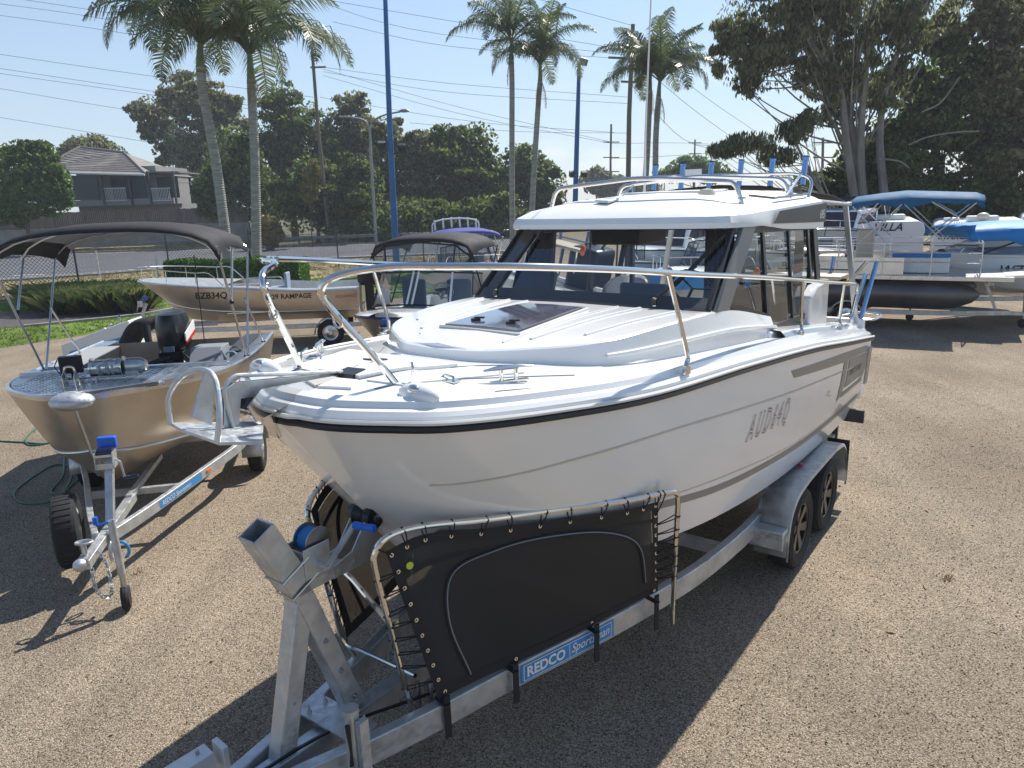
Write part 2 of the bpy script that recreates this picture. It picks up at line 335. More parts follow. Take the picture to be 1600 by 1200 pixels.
def conform(pts, faces, bvh, M, dirv, off=.003, cuts=0):
    """drop a flat drawing onto a surface: the points are put in frame M then moved along dirv to the surface"""
    out = []; d = Vector(dirv).normalized()
    for p in pts:
        q = M @ Vector(p); h = bvh.ray_cast(q-d*1.5, d)
        out.append((h[0]-d*(off+p[2] if len(p) > 2 else off)) if h[0] is not None else q)
    return out
def copy_tree(o, parent=None):
    c = o.copy(); sc.collection.objects.link(c)
    if parent is not None: c.parent = parent
    for ch in o.children: copy_tree(ch, c)
    return c
def wheel(parent, c, r, w, axis=(1, 0, 0), rimmat='alum_tube', seg=28, spokes=0, name='wheel', rim=None):
    """one wheel: tyre (> rim)"""
    ax = Vector(axis).normalized(); rr = rim or r*.6
    b = MB(); b.lathe([(rr, -w*.42), (r*.86, -w*.5), (r*.965, -w*.42), (r, -w*.25), (r, w*.25), (r*.965, w*.42), (r*.86, w*.5), (rr, w*.42)], c, ax, seg)
    x = ax.orthogonal().normalized(); y = ax.cross(x)
    t = b.build(name, 'rubber', parent)
    g = MB()
    for k in range(36):
        a = 2*math.pi*k/36; d = x*math.cos(a)+y*math.sin(a); g.box(Vector(c)+d*(r+.001), (w*.62, r*.05, .005), Matrix((ax, ax.cross(d), d)).transposed())
    g.build('tread', 'rubber', t)
    rb = MB(); rb.lathe([(rr, -w*.40), (rr*.93, -w*.36), (rr*.9, 0), (rr*.93, w*.36), (rr, w*.40)], c, ax, seg)
    for sg in (1,):
        rb.lathe([(rr*.9, w*.12), (rr*.55, w*.16), (rr*.3, w*.28), (rr*.28, w*.36), (.001, w*.37)] if not spokes else [(rr*.3, w*.1), (rr*.28, w*.34), (.001, w*.36)], c, ax, seg)
    for k in range(spokes):
        a = 2*math.pi*k/spokes; d = x*math.cos(a)+y*math.sin(a); e = ax.cross(d)
        rb.prism([Vector(c)+ax*(w*.3)+d*rr*.2+e*rr*.12, Vector(c)+ax*(w*.3)+d*rr*.2-e*rr*.12, Vector(c)+ax*(w*.38)+d*rr*.94-e*rr*.2, Vector(c)+ax*(w*.38)+d*rr*.94+e*rr*.2], -ax*w*.12)
    if not spokes:
        for k in range(5):
            a = 2*math.pi*k/5; d = x*math.cos(a)+y*math.sin(a); rb.ball(Vector(c)+ax*w*.33+d*rr*.42, rr*.07, seg=8)
    rb.build('rim', rimmat, t); return t
# ================================================================== main boat
HEAD = R(36.52); B0 = (-1.021, 3.07, 0)
def boat_curve(P, n): # resample a catmull curve given at indexed control points
    return catm(P, n)
boat = thing('cabin_boat', 'large white cabin cruiser on galvanized trailer, registration AUD64Q on its side', 'boat', B0, -HEAD)
SH = [(0, 0, 2.14), (.25, .03, 2.135), (.50, .15, 2.13), (.72, .33, 2.12), (.93, .74, 2.095), (1.11, 1.4, 2.05), (1.2, 2.5, 1.985), (1.24, 3.8, 1.865), (1.24, 5.0, 1.71), (1.22, 6.15, 1.56)]
CH = [(0, .58, 1.36), (.12, .64, 1.32), (.26, .74, 1.27), (.42, .92, 1.21), (.66, 1.25, 1.12), (.86, 1.75, 1.03), (1.0, 2.6, .93), (1.07, 3.7, .84), (1.09, 4.9, .79), (1.08, 6.15, .76)]
KL = [(0, .58, 1.36), (0, .66, 1.25), (0, .78, 1.13), (0, .95, 1.01), (0, 1.2, .88), (0, 1.6, .77), (0, 2.4, .67), (0, 3.6, .6), (0, 4.8, .56), (0, 6.15, .54)]
NS = 6
cs, cc, ck = boat_curve(SH, NS), boat_curve(CH, NS), boat_curve(KL, NS)
def hull_rows(side):
    rows = []
    n = len(cs)
    for j in range(9):                       # sheer -> chine, slight outward belly
        t = j/8; rows.append([Vector(((cs[i].x*(1-t)+cc[i].x*t + .035*math.sin(math.pi*t)*min(1, i/14)-(.05*math.sin(math.pi*t)*max(0, 1-i/20)*min(1, i/6)))*side, cs[i].y*(1-t)+cc[i].y*t, cs[i].z*(1-t)+cc[i].z*t)) for i in range(n)])
    rows.append([Vector(((cc[i].x-.035*min(1, i/12))*side, cc[i].y, cc[i].z-.012)) for i in range(n)])
    for j in (1, 2, 3, 4):
        t = j/4; rows.append([Vector(((max(0, cc[i].x-.035*min(1, i/12))*(1-t)+ck[i].x*t)*side, cc[i].y*(1-t)+ck[i].y*t, (cc[i].z-.012)*(1-t)+ck[i].z*t)) for i in range(n)])
    return rows
hb = MB(); HP = hull_rows(1); hb.grid(HP); hb.grid(hull_rows(-1), flip=True)
tr_ = [r_[-1] for r_ in HP]; poly = tr_+[Vector((-p.x, p.y, p.z)) for p in reversed(tr_)]
hb.add(poly, [tuple(range(len(poly)))])
hull = hb.build('hull', 'gelcoat', boat, angle=40)
pb = MB(); pb.grid(HP); HB = BVHTree.FromPolygons([Vector(v) for v in pb.v], pb.f)
def on_hull(s, z, off=.003):
    h = HB.ray_cast(Vector((3, s, z)), Vector((-1, 0, 0)))
    if h[0] is None: return Vector((1.2, s, z))
    n = h[1] if h[1].x > 0 else -h[1]
    return h[0]+n*off
def strip(P, wd, name, m, n=60, off=.004, ends=None):
    c = catm([(p[0], p[1], 0) for p in P], max(2, n//len(P))); rows = []
    for i, p in enumerate(c):
        t = i/(len(c)-1); w_ = wd(t) if callable(wd) else wd
        rows.append([on_hull(p.x, p.y+w_/2, off), on_hull(p.x, p.y-w_/2, off)])
    b = MB(); b.grid(rows); return b.build(name, m, hull)
strip([(.62, 1.44), (1.0, 1.40), (1.68, 1.33), (2.54, 1.19), (4.0, 1.055), (5.2, 1.0), (6.08, .975)], lambda t: .05, 'boot_stripe', 'hull_graphic')
strip([(.42, 1.79), (1.0, 1.83), (1.6, 1.82), (2.4, 1.74), (3.4, 1.63), (4.4, 1.53), (5.4, 1.42)], .011, 'pinstripe', 'hull_line')
strip([(.8, 1.50), (1.6, 1.39), (2.6, 1.26), (4.0, 1.10), (6.0, 1.02)], .006, 'pinstripe', 'hull_line')
def hull_poly(P, name, m, off=.004, div=10):
    """quad patch given by two (s,z) edges"""
    A, B_ = P; rows = []
    for i in range(div+1):
        t = i/div; ia = t*(len(A)-1); k = min(int(ia), len(A)-2); u = ia-k
        a = (A[k][0]*(1-u)+A[k+1][0]*u, A[k][1]*(1-u)+A[k+1][1]*u); b = (B_[k][0]*(1-u)+B_[k+1][0]*u, B_[k][1]*(1-u)+B_[k+1][1]*u)
        rows.append([on_hull(a[0]*(1-j/4)+b[0]*j/4, a[1]*(1-j/4)+b[1]*j/4, off) for j in range(5)])
    g = MB(); g.grid(rows); return g.build(name, m, hull)
hull_poly(([(3.35, 1.80), (4.95, 1.64), (5.95, 1.53)], [(3.45, 1.73), (4.9, 1.56), (5.95, 1.47)]), 'swoosh_graphic', 'hull_graphic')
hull_poly(([(4.95, 1.565), (5.1, 1.55)], [(4.95, 1.18), (5.1, 1.24)]), 'swoosh_graphic', 'hull_graphic')
hull_poly(([(5.16, 1.53), (5.95, 1.455)], [(5.16, 1.27), (5.95, 1.24)]), 'name_panel', 'hull_graphic')
hull_poly(([(5.1, 1.235), (5.95, 1.20)], [(5.1, 1.19), (5.95, 1.16)]), 'swoosh_graphic', 'hull_graphic')
def hull_text(txt, s, z, slope, size, m, off=.006, **k):
    v, f = text_mesh(txt, size, **k); out = []
    for p in v:
        q = on_hull(s+p.x, z+p.y+slope*p.x, off); out.append(q)
    b = MB(); b.add(out, f); return b.build('lettering', m, hull, angle=0)
hull_text('AUD64Q', 2.68, 1.46, -.06, .25, 'letter_black', outline=.0034, shear=.26, sx=.56, spacing=1.55)
hull_text('MERRY FISHER', 5.22, 1.37, -.08, .09, 'letter_black', shear=.2, sx=.95)
for sg in (1,):
    d = MB(); p = on_hull(4.55, 1.36); d.lathe([(.03, 0), (.028, .012), (.012, .014)], p, (1, 0, .2), 14, caps=True); d.build('skin_fitting', 'steel', hull)
rb = MB()
for side in (1, -1): rb.tube([Vector(((p.x+.012)*side, p.y-(.012 if i < 3 else 0), p.z)) for i, p in enumerate(cs)], .017, 8)
rb.build('rub_rail', 'black_plastic', boat)
rb = MB()
for side in (1, -1): rb.tube([Vector(((p.x+.02)*side, p.y-(.02 if i < 3 else 0), p.z+.028)) for i, p in enumerate(cs)], .011, 6)
rb.build('rub_rail_insert', 'white_plastic', boat)
# ---- deck: moulded sections across each station
DECK = [(1.0, .0), (1.0, .05), (.985, .075), (.955, .085), (.93, .115), (.90, .12)]
def deck_rows(side):
    rows = [[Vector((p.x*side, p.y, p.z)) for p in cs]]
    def off(i, dx, dz, extra=0):
        p = cs[i]; a = cs[max(0, i-1)]; b = cs[min(len(cs)-1, i+1)]; t = Vector((b.x-a.x, b.y-a.y, 0)).normalized(); nrm = Vector((-t.y, t.x, 0))
        if i == 0: nrm = Vector((0, 1, 0))
        q = Vector((p.x, p.y, 0))+nrm*dx
        if q.x < 0: q.x = 0
        return Vector((q.x*side, q.y, p.z+dz))
    for dx, dz in ((.004, .05), (.02, .068), (.05, .074), (.062, .1), (.1, .112), (.112, .1), (.2, .105), (.32, .115), (.5, .125)):
        rows.append([off(i, dx, dz) for i in range(len(cs))])
    rows.append([Vector((0, max(off(i, .5, 0).y, cs[i].y+.02), cs[i].z+.13)) for i in range(len(cs))])
    return rows
dk = MB(); dr = deck_rows(1); dk.grid(dr, flip=True); dk.grid(deck_rows(-1))
deck = dk.build('deck', 'gelcoat', boat, angle=30)
DB = BVHTree.FromPolygons([Vector(v) for v in dk.v], dk.f)
def dz_(w, s):
    h = DB.ray_cast(Vector((w, s, 4)), Vector((0, 0, -1))); return h[0].z if h[0] is not None else 2.2
def deck_patch(poly, name, m, th=.012, n=8):
    """raised pad on the deck; poly = 4 corners (w,s)"""
    rows = []
    for i in range(n+1):
        t = i/n; a = Vector(poly[0]).lerp(Vector(poly[3]), t); b = Vector(poly[1]).lerp(Vector(poly[2]), t)
        r_ = [a.lerp(b, j/n) for j in range(n+1)]; rows.append([Vector((p.x, p.y, dz_(p.x, p.y)+th)) for p in r_])
    rim0 = [Vector((p.x, p.y, p.z-th-.01)) for p in rows[0]]; rim1 = [Vector((p.x, p.y, p.z-th-.01)) for p in rows[-1]]
    rows = [rim0]+rows+[rim1]; rows = [[Vector((r_[0].x, r_[0].y, r_[0].z-th-.01))]+r_+[Vector((r_[-1].x, r_[-1].y, r_[-1].z-th-.01))] for r_ in rows]
    b = MB(); b.grid(rows); return b.build(name, m, deck, angle=30)
deck_patch([(-.14, .36), (.14, .36), (.30, .86), (-.30, .86)], 'locker_lid', 'gelcoat_matt', .018)
deck_patch([(.19, .36), (.38, .40), (.62, .98), (.36, .90)], 'anti_slip_pad', 'gelcoat_matt', .008)
deck_patch([(-.38, .40), (-.19, .36), (-.36, .90), (-.62, .98)], 'anti_slip_pad', 'gelcoat_matt', .008)
deck_patch([(.07, .18), (.22, .24), (.17, .33), (.05, .30)], 'anti_slip_pad', 'gelcoat_matt', .012)
deck_patch([(-.09, .60), (-.02, .60), (-.02, .70), (-.09, .70)], 'locker_latch', 'dark_grey', .026, 2)
deck_patch([(.02, .32), (.12, .34), (.10, .44), (.0, .42)], 'locker_recess', 'black_plastic', .024, 2)
# ---- coachroof
bs = catm([(0, 1.02, 2.2), (.26, 1.05, 2.19), (.5, 1.2, 2.175), (.70, 1.36, 2.165), (.84, 1.6, 2.15), (.95, 2.1, 2.12), (1.02, 2.8, 2.07), (1.03, 3.62, 2.0)], 5)
ts = catm([(0, 1.035, 2.262), (.255, 1.065, 2.265), (.485, 1.215, 2.268), (.68, 1.38, 2.275), (.815, 1.62, 2.288), (.92, 2.1, 2.305), (.97, 2.8, 2.285), (.98, 3.62, 2.13)], 5)
def coach_rows(side):
    n = len(bs); rows = [[Vector((p.x*side, p.y, p.z-.06)) for p in bs], [Vector((p.x*side, p.y, p.z)) for p in bs]]
    rows.append([Vector(((a.x*.72+b.x*.28)*side, a.y*.72+b.y*.28, a.z*.72+b.z*.28+.002)) for a, b in zip(bs, ts)])
    rows.append([Vector(((a.x*.2+b.x*.8)*side, a.y*.2+b.y*.8, a.z*.2+b.z*.8)) for a, b in zip(bs, ts)])
    rows.append([Vector((p.x*side, p.y, p.z)) for p in ts])
    for k in (.02, .07, .4, .7, 1):
        rows.append([Vector((p.x*(1-k)*side, p.y+.02*max(0, 1-p.x/.8), p.z+(.008+.018*k)*(1 if p.y < 2.6 else .3)-(.45*max(0, min(1, (p.y-2.62)/.2)) if k > .1 else 0))) for p in ts])
    return rows
cb = MB(); cb.grid(coach_rows(1), flip=True); cb.grid(coach_rows(-1))
for side in (1, -1):
    cap = [r_[-1] for r_ in coach_rows(side)[:6]]; cap += [Vector((.80*side, cap[-1].y, cap[-1].z)), Vector((.80*side, cap[0].y, cap[0].z))]; cb.add(cap, [tuple(range(len(cap)))])
coach = cb.build('coachroof', 'gelcoat', boat, angle=17)
CB = BVHTree.FromPolygons([Vector(v) for v in cb.v], cb.f)
def cz(w, s):
    h = CB.ray_cast(Vector((w, s, 4)), Vector((0, 0, -1))); return h[0].z if h[0] is not None else 2.3
def ridge(P, r_=.012, name='moulded_ridge', par=None):
    c = catm([(a, b_, 0) for a, b_ in P], 8); b = MB(); b.tube([Vector((p.x, p.y, cz(p.x, p.y)+.001)) for p in c], r_, 6); return b.build(name, 'gelcoat', par or coach)
for sg in (1, -1):
    ridge([(.40*sg, 1.36), (.46*sg, 1.9), (.52*sg, 2.42)]); ridge([(.62*sg, 1.56), (.70*sg, 2.0), (.78*sg, 2.44)])
    ridge([(.30*sg, 1.24), (.33*sg, 1.9), (.36*sg, 2.42)], .008)
    b = MB(); b.tube([Vector((p.x*sg+.014*sg, p.y, p.z)) for p in [a.lerp(c, .45) for a, c in zip(bs, ts)][18:]], .013, 6); b.build('moulded_ridge', 'gelcoat', coach)
def pad_on(fn, poly, name, m, par, th=.01, n=4, angle=30):
    rows = []
    for i in range(n+1):
        a = Vector(poly[0]).lerp(Vector(poly[3]), i/n); b = Vector(poly[1]).lerp(Vector(poly[2]), i/n)
        rows.append([Vector((p.x, p.y, fn(p.x, p.y)+th)) for p in [a.lerp(b, j/n) for j in range(n+1)]])
    base = lambda q: Vector((q.x, q.y, q.z-th-.01))
    rows = [[base(p) for p in rows[0]]]+rows+[[base(p) for p in rows[-1]]]; rows = [[base(r_[0])]+r_+[base(r_[-1])] for r_ in rows]
    b = MB(); b.grid(rows); return b.build(name, m, par, angle=angle)
ht = pad_on(cz, [(-.27, 1.43), (.27, 1.43), (.23, 2.18), (-.23, 2.18)], 'deck_hatch', 'glass_hatch' if 0 else 'hatch_acrylic' if 0 else 'navy', boat, .022)
mat('hatch_acrylic', (.10, .10, .14), .1, coat=1.0); ht.data.materials[0] = MATS['hatch_acrylic']
fr = MB(); q = [(-.29, 1.41), (.29, 1.41), (.25, 2.21), (-.25, 2.21)]; fr.tube([Vector((a, b_, cz(a, b_)+.008)) for a, b_ in q], .011, 6, closed=True); fr.build('hatch_frame', 'white_plastic', ht)
for sg in (-.14, .12):
    lt = MB(); z0 = cz(sg, 1.55)+.03; lt.lathe([(.03, 0), (.028, .014), (.0, .016)], (sg, 1.56, z0-.01), (0, 0, 1), 12); lt.beam((sg-.005, 1.56, z0+.008), (sg+.055, 1.57, z0+.01), .02, .01); lt.build('hatch_latch', 'black_plastic', ht)
# flank mouldings running aft below the side windows
for sg in (1, -1):
    b = MB()
    prof = [(.925, 4.56, 1.86), (.925, 4.56, 2.16), (.925, 4.72, 2.24), (.925, 5.12, 2.26), (.925, 5.12, 1.80)]
    b.prism([(p[0]*sg, p[1], p[2]) for p in prof], (.10*sg, 0, 0)); b.build('cockpit_coaming', 'gelcoat', boat, bevel=.02)
    # low side deck wall of the cabin
    b = MB(); b.prism([(.84*sg, 3.0, 1.75), (.84*sg, 3.0, 2.28), (.84*sg, 3.55, 2.10), (.84*sg, 3.62, 1.99), (.84*sg, 5.05, 1.93), (.84*sg, 5.05, 1.6)], (.05*sg, 0, 0)); b.prism([(.86*sg, 3.3, 1.75), (.86*sg, 3.3, 2.06), (.86*sg, 3.7, 1.975), (.86*sg, 4.58, 1.92), (.86*sg, 4.58, 1.6)], (.16*sg, 0, 0)); b.prism([(.90*sg, 3.42, 1.8), (.90*sg, 3.42, 2.055), (.90*sg, 3.62, 2.03), (.90*sg, 3.85, 1.985), (.90*sg, 4.2, 1.94), (.90*sg, 4.2, 1.8)], (.145*sg, 0, 0)); b.build('cabin_side', 'gelcoat', boat, bevel=.02)
    # cockpit side deck inboard edge, aft
    rows = []
    for i in range(12):
        s_ = 3.5+i*2.65/11; z = np.interp(s_, [2.5, 3.8, 5.0, 6.15], [1.985, 1.865, 1.71, 1.56])
        w_ = np.interp(s_, [3.5, 4.5, 6.15], [1.235, 1.24, 1.22])
        rows.append([(sg*(w_-.10), s_, z+.11), (sg*(w_-.14), s_, z+.155), (sg*(w_-.23), s_, z+.165), (sg*(w_-.33), s_, z+.15), (sg*(w_-.34), s_, z-.5)])
    b = MB(); b.grid(rows); b.build('side_deck', 'gelcoat', boat)
# ---- cabin: windscreen, pillars, side glass
def arc_w(w): return -.10*(1-(w/.97)**2)
WB = [(w, 2.56+arc_w(w), 2.312+.02*(1-(w/.97)**2)) for w in np.linspace(-.93, .93, 13)]
WT = [(w, 3.12+arc_w(w)*1.1, 2.80) for w in np.linspace(-.87, .87, 13)]
def wl_(k, t): return Vector(WB[k]).lerp(Vector(WT[k]), t)
b = MB(); b.grid([[wl_(k, t) for k in range(13)] for t in np.linspace(0.0, 1, 5)]); b.build('windscreen', 'glass_clear', boat)
b = MB(); nv = Vector((0, -.006, .006)); b.grid([[wl_(k, t)+nv for k in range(13)] for t in (0.0, .13)]); ws = b.build('windscreen_band', 'dark_grey', boat)
b = MB(); b.tube([Vector(p)+Vector((0, -.012, 0)) for p in WB], .012, 6); b.build('windscreen_seal', 'dark_grey', boat)
for sg in (1, -1):
    b = MB(); b.tube([wl_(12 if sg > 0 else 0, t)+Vector((-.01*sg, -.008, 0)) for t in (0, .5, 1)], .02, 6); b.build('windscreen_edge', 'black_plastic', boat)
    b = MB(); a0, a1 = .935, .885
    b.prism([(a0*sg, 2.57, 2.30), (a0*sg, 2.80, 2.28), (a1*sg+.0, 3.42, 2.80), (a1*sg, 3.14, 2.80)], (.03*sg, 0, 0)); b.build('pillar', 'pillar_grey', boat, bevel=.008)
    g = MB(); X = lambda z: (.93-(z-2.3)*.1)*sg
    pts = [(2.82, 2.31), (3.42, 2.79), (4.98, 2.74), (5.02, 2.2), (4.62, 2.0), (3.63, 2.02), (3.57, 2.13)]
    g.add([(X(z), s_, z) for s_, z in pts], [tuple(range(len(pts)))]); g.build('side_window', 'glass_tint' if sg > 0 else 'glass_clear', boat, angle=0)
    fb = MB()
    for (s0, z0), (s1, z1), wd in (((3.42, 2.77), (4.98, 2.72), .05), ((3.60, 2.78), (3.62, 2.03), .05), ((3.62, 2.03), (4.62, 2.0), .04), ((4.98, 2.74), (5.04, 2.18), .12), ((4.22, 2.75), (4.24, 2.02), .035), ((2.84, 2.31), (3.6, 2.14), .03), ((4.75, 2.74), (4.8, 2.2), .03)):
        fb.beam((X(z0)+.008*sg, s0, z0), (X(z1)+.008*sg, s1, z1), .02, wd, up=(0, .3, 1) if abs(s1-s0) > .3 else (0, 1, 0))
    fb.build('window_frame', 'black_plastic', boat)
# wipers
for sx_, ang in ((.62, 1), (-.72, 1)):
    p0 = Vector((sx_*.95, 2.46+.02, 2.345)); b = MB(); b.lathe([(.018, 0), (.018, .04), (.0, .045)], p0, (0, -.3, 1), 10)
    wz = lambda w, t: Vector((w, (2.56+arc_w(w))*(1-t)+(3.12+arc_w(w))*t-.02, 2.345*(1-t)+2.80*t+.02))
    b.tube([p0+Vector((0, 0, .035)), wz(sx_+.13 if sx_ > 0 else sx_+.05, .45)], .011, 6); b.build('wiper_arm', 'steel_dull' if 0 else 'black_plastic', boat)
    b = MB(); b.beam(wz(sx_+(.05 if sx_ > 0 else .02), .2), wz(sx_+(.22 if sx_ > 0 else .07), .86), .02, .018); b.build('wiper_blade', 'black_plastic', boat)
    b = MB(); b.cyl(p0-Vector((0, 0, .01)), p0+Vector((0, 0, .045)), .014); b.build('wiper_pivot', 'steel', boat)
# cabin interior
b = MB(); b.box((0, 2.95, 2.02), (1.7, .6, .16)); b.build('dash', 'pillar_grey', boat, bevel=.02)
b = MB(); b.box((0, 4.2, 1.62), (1.66, 3.0, .04)); b.build('cabin_sole', 'wood_brown', boat)
for w_ in (-.35, .45):
    b = MB(); b.box((w_, 4.0, 1.9), (.46, .45, .14)); b.box((w_, 4.22, 2.08), (.46, .1, .36), (-.12, 0, 0)); b.cyl((w_, 4.0, 1.64), (w_, 4.0, 1.95), .05); b.build('seat', 'seat_blue' if w_ < 0 else 'seat_grey', boat, bevel=.03)
b = MB(); b.lathe([(.17, 0), (.185, .012), (.17, .024), (.155, .012), (.17, 0)], (.45, 3.42, 2.33), (0, .75, .5), 24)
for k in range(3): a_ = k*2.094; b.beam((.45, 3.42, 2.335), (.45+.16*math.cos(a_), 3.42-.16*math.sin(a_)*.55, 2.335+.16*math.sin(a_)*.83), .02, .01)
b.build('steering_wheel', 'black_plastic', boat)
for w0, w1 in ((-.06, .22), (.76, .84)):
    b = MB(); rows = []
    for k in range(15):
        w_ = w0+(w1-w0)*k/14; rows.append([(w_, 4.92+.018*(k % 2), 2.74), (w_, 4.92+.022*(k % 2), 1.7)])
    b.grid(rows); b.build('curtain', 'curtain', boat)
for w_ in (-.86, .0, .28, .88):
    b = MB(); b.box((w_, 5.0, 2.2), (.035, .05, 1.16)); b.build('bulkhead_post', 'dark_grey', boat)
b = MB(); b.box((0, 5.0, 2.76), (1.8, .05, .05)); b.box((0, 5.0, 1.66), (1.8, .05, .1)); b.build('bulkhead_rail', 'dark_grey', boat)
b = MB(); b.box((-.15, 3.55, 2.72), (.42, .5, .12)); b.build('overhead_locker', 'wood_brown', boat, bevel=.02)
# ---- roof
def roof_ring(ins, z_f, z_a, grow=0):
    """outline of the roof inset by ins; z runs from z_f at the front to z_a aft"""
    pts = []
    W_, s0, s1 = .95-ins, 2.93+ins*1.25, 5.08-ins*.35
    base = [(-W_, s1), (-W_, s0+.28), (-W_*.93, s0+.06)]+[(W_*x, s0-.06*(1-x*x)) for x in (-.8, -.5, -.2, .2, .5, .8)]+[(W_*.93, s0+.06), (W_, s0+.28), (W_, s1)]
    # extra points down the sides
    out = []
    for i in range(len(base)-1):
        a, b_ = Vector(base[i]), Vector(base[i+1]); n = 8 if i in (0, len(base)-2) else 2
        for k in range(n): out.append(a.lerp(b_, k/n))
    out.append(Vector(base[-1]))
    for p in out:
        t = min(1, max(0, (p.y-2.9)/2.2)); pts.append(Vector((p.x, p.y, z_f+(z_a-z_f)*t)))
    return pts
def lowz(P, k): # side walls hang lower towards the stern
    return [Vector((p.x, p.y, p.z-k*max(0, min(1, (p.y-3.45)/.5))*(.55+.45*min(1, max(0, (p.y-3.9)/1.1))))) for p in P]
r0 = lowz(roof_ring(.10, 2.80, 2.79), .06); r1 = lowz(roof_ring(.0, 2.80, 2.78), .08); r2 = lowz(roof_ring(.0, 2.835, 2.80), .05); r3 = roof_ring(.02, 2.875, 2.93); r4 = roof_ring(.10, 2.925, 2.975); r5 = roof_ring(.34, 2.985, 3.03); r6 = roof_ring(.62, 3.02, 3.045); r7 = [Vector((p.x*.02, p.y, p.z+.004)) for p in roof_ring(.66, 3.025, 3.05)]
b = MB(); b.grid([r0, r1, r2, r3, r4, r5, r6, r7], flip=True); b.add(r0, [tuple(range(len(r0)))])
for rr_ in [(r0, r1, r2, r3, r4, r5, r6, r7)]:
    A = [q_[0] for q_ in rr_]; C_ = [q_[-1] for q_ in rr_]; pl_ = A+C_[::-1]; b.add(pl_, [tuple(range(len(pl_)))])
roof = b.build('roof', 'roof_white', boat, angle=28)
b = MB(); b.prism([(x*.93, 3.1 if 0 else s_, 2.795) for x, s_ in ((-.85, 3.1), (.85, 3.1), (.88, 5.0), (-.88, 5.0))], (0, 0, -.012)); b.build('headliner', 'liner', boat)
RB = BVHTree.FromPolygons([Vector(v) for v in b.v], b.f)
for sg in (1, -1):
    b = MB(); w_ = .962
    b.prism([(w_*sg, 3.62, 2.80), (w_*sg, 3.74, 2.885), (w_*sg, 5.07, 2.915), (w_*sg, 5.07, 2.755), (w_*sg, 4.7, 2.765)], (.006*sg, 0, 0)); pn = b.build('side_panel', 'dark_grey', roof)
    if sg > 0: put_text('695', 'letter_white', pn, frame((w_+.009, 4.86, 2.79), (0, 1, 0), (0, 0, 1)), .1, bold=.002)
    b = MB(); b.tube([(sg*.70, 3.85, 3.0), (sg*.86, 3.95, 2.975), (sg*.86, 4.85, 2.995), (sg*.62, 4.95, 3.035)], .009, 6); b.build('roof_groove', 'pillar_grey', roof)
b = MB(); b.prism([(-.28, 3.22, 2.985), (-.12, 3.16, 2.975), (-.10, 3.3, 2.995), (-.22, 3.36, 3.0)], (0, 0, .02)); b.build('roof_step', 'roof_white', roof, bevel=.01)
b = MB(); b.prism([(-.36, 3.85, 3.03), (.36, 3.85, 3.03), (.30, 4.5, 3.04), (-.30, 4.5, 3.04)], (0, 0, .02)); b.build('roof_hatch', 'roof_white', roof, bevel=.01)
b = MB(); b.lathe([(.07, 0), (.065, .03), (.05, .055), (.0, .062)], (.42, 3.72, 3.0), (0, 0, 1), 16); b.build('horn_cover', 'cream_plastic', roof)
# two stainless hoops across the roof
for s_, z_, w_ in ((3.42, 3.0, .80), (4.55, 3.02, .80)):
    b = MB(); b.tube(fillet([(-w_, s_, z_-.06), (-w_+.05, s_, z_+.10), (0, s_-.02, z_+.155), (w_-.05, s_, z_+.10), (w_, s_, z_-.06)], .12, 6), .017, 10); h_ = b.build('roof_hoop', 'steel', boat)
    for x in (-w_, w_): c_ = MB(); c_.lathe([(.03, 0), (.028, .01), (.018, .014)], (x, s_, z_-.02), (0, 0, 1), 12, caps=True); c_.build('hoop_foot', 'steel', h_)
# rocket launcher
b = MB(); b.tube(fillet([(-.82, 4.95, 2.98), (-.86, 5.0, 3.15), (-.70, 5.02, 3.2), (.70, 5.02, 3.17), (.86, 5.0, 3.12), (.84, 4.95, 2.96)], .08, 5), .015, 8)
b.tube(fillet([(-.80, 4.6, 2.99), (-.74, 4.8, 3.15), (.74, 4.8, 3.13), (.80, 4.6, 2.99)], .08, 5), .013, 8); b.tube([(.80, 4.45, 2.99), (.76, 4.98, 3.16)], .012, 8); b.tube([(-.80, 4.45, 2.99), (-.76, 4.98, 3.16)], .012, 8)
rl = b.build('rod_rack', 'steel', boat)
for k in range(6):
    x = -.66+k*.284; b = MB(); b.lathe([(.024, 0), (.024, .22), (.028, .225), (.028, .24), (.022, .24), (.022, .05)], (x, 5.05, 3.07), (0, .22, 1), 14); t_ = b.build('rod_holder', 'blue_anodised', rl)
    b = MB(); b.lathe([(.0275, .0), (.0275, .018), (.02, .018)], Vector((x, 5.05, 3.07))+Vector((0, .22, 1)).normalized()*.232, (0, .22, 1), 14); b.build('holder_cap', 'black_plastic', t_)
b = MB(); b.box((-.22, 4.98, 3.2), (.16, .01, .1)); b.build('display_card', 'white_plastic', rl)
b = MB(); b.tube([(-.66, 4.85, 3.0), (-.655, 4.85, 3.6), (-.62, 4.87, 4.9), (-.60, 4.88, 5.4)], [.014, .01, .007, .004], 6); b.build('antenna', 'white_plastic', boat)
# awning aft of the roof
b = MB(); b.grid([[( -.82, 5.05, 3.03), (-.4, 5.05, 3.08), (.0, 5.05, 3.1), (.4, 5.05, 3.08), (.86, 5.05, 3.0)], [(-.84, 5.6, 3.0), (-.4, 5.6, 3.05), (.0, 5.6, 3.07), (.4, 5.6, 3.05), (.90, 5.6, 2.97)], [(-.86, 6.02, 2.91), (-.4, 6.05, 2.94), (0, 6.07, 2.95), (.4, 6.05, 2.94), (.93, 6.02, 2.90)]]); b.build('awning', 'canvas_black', boat, solid=.012)
b = MB(); b.tube([(-.86, 6.03, 2.895), (0, 6.08, 2.93), (.96, 6.03, 2.885)], .018, 8); b.tube([(.88, 5.08, 2.93), (.94, 6.03, 2.88)], .018, 8); b.tube([(-.86, 5.08, 2.93), (-.86, 6.03, 2.88)], .018, 8); b.build('awning_frame', 'alum_tube', boat)
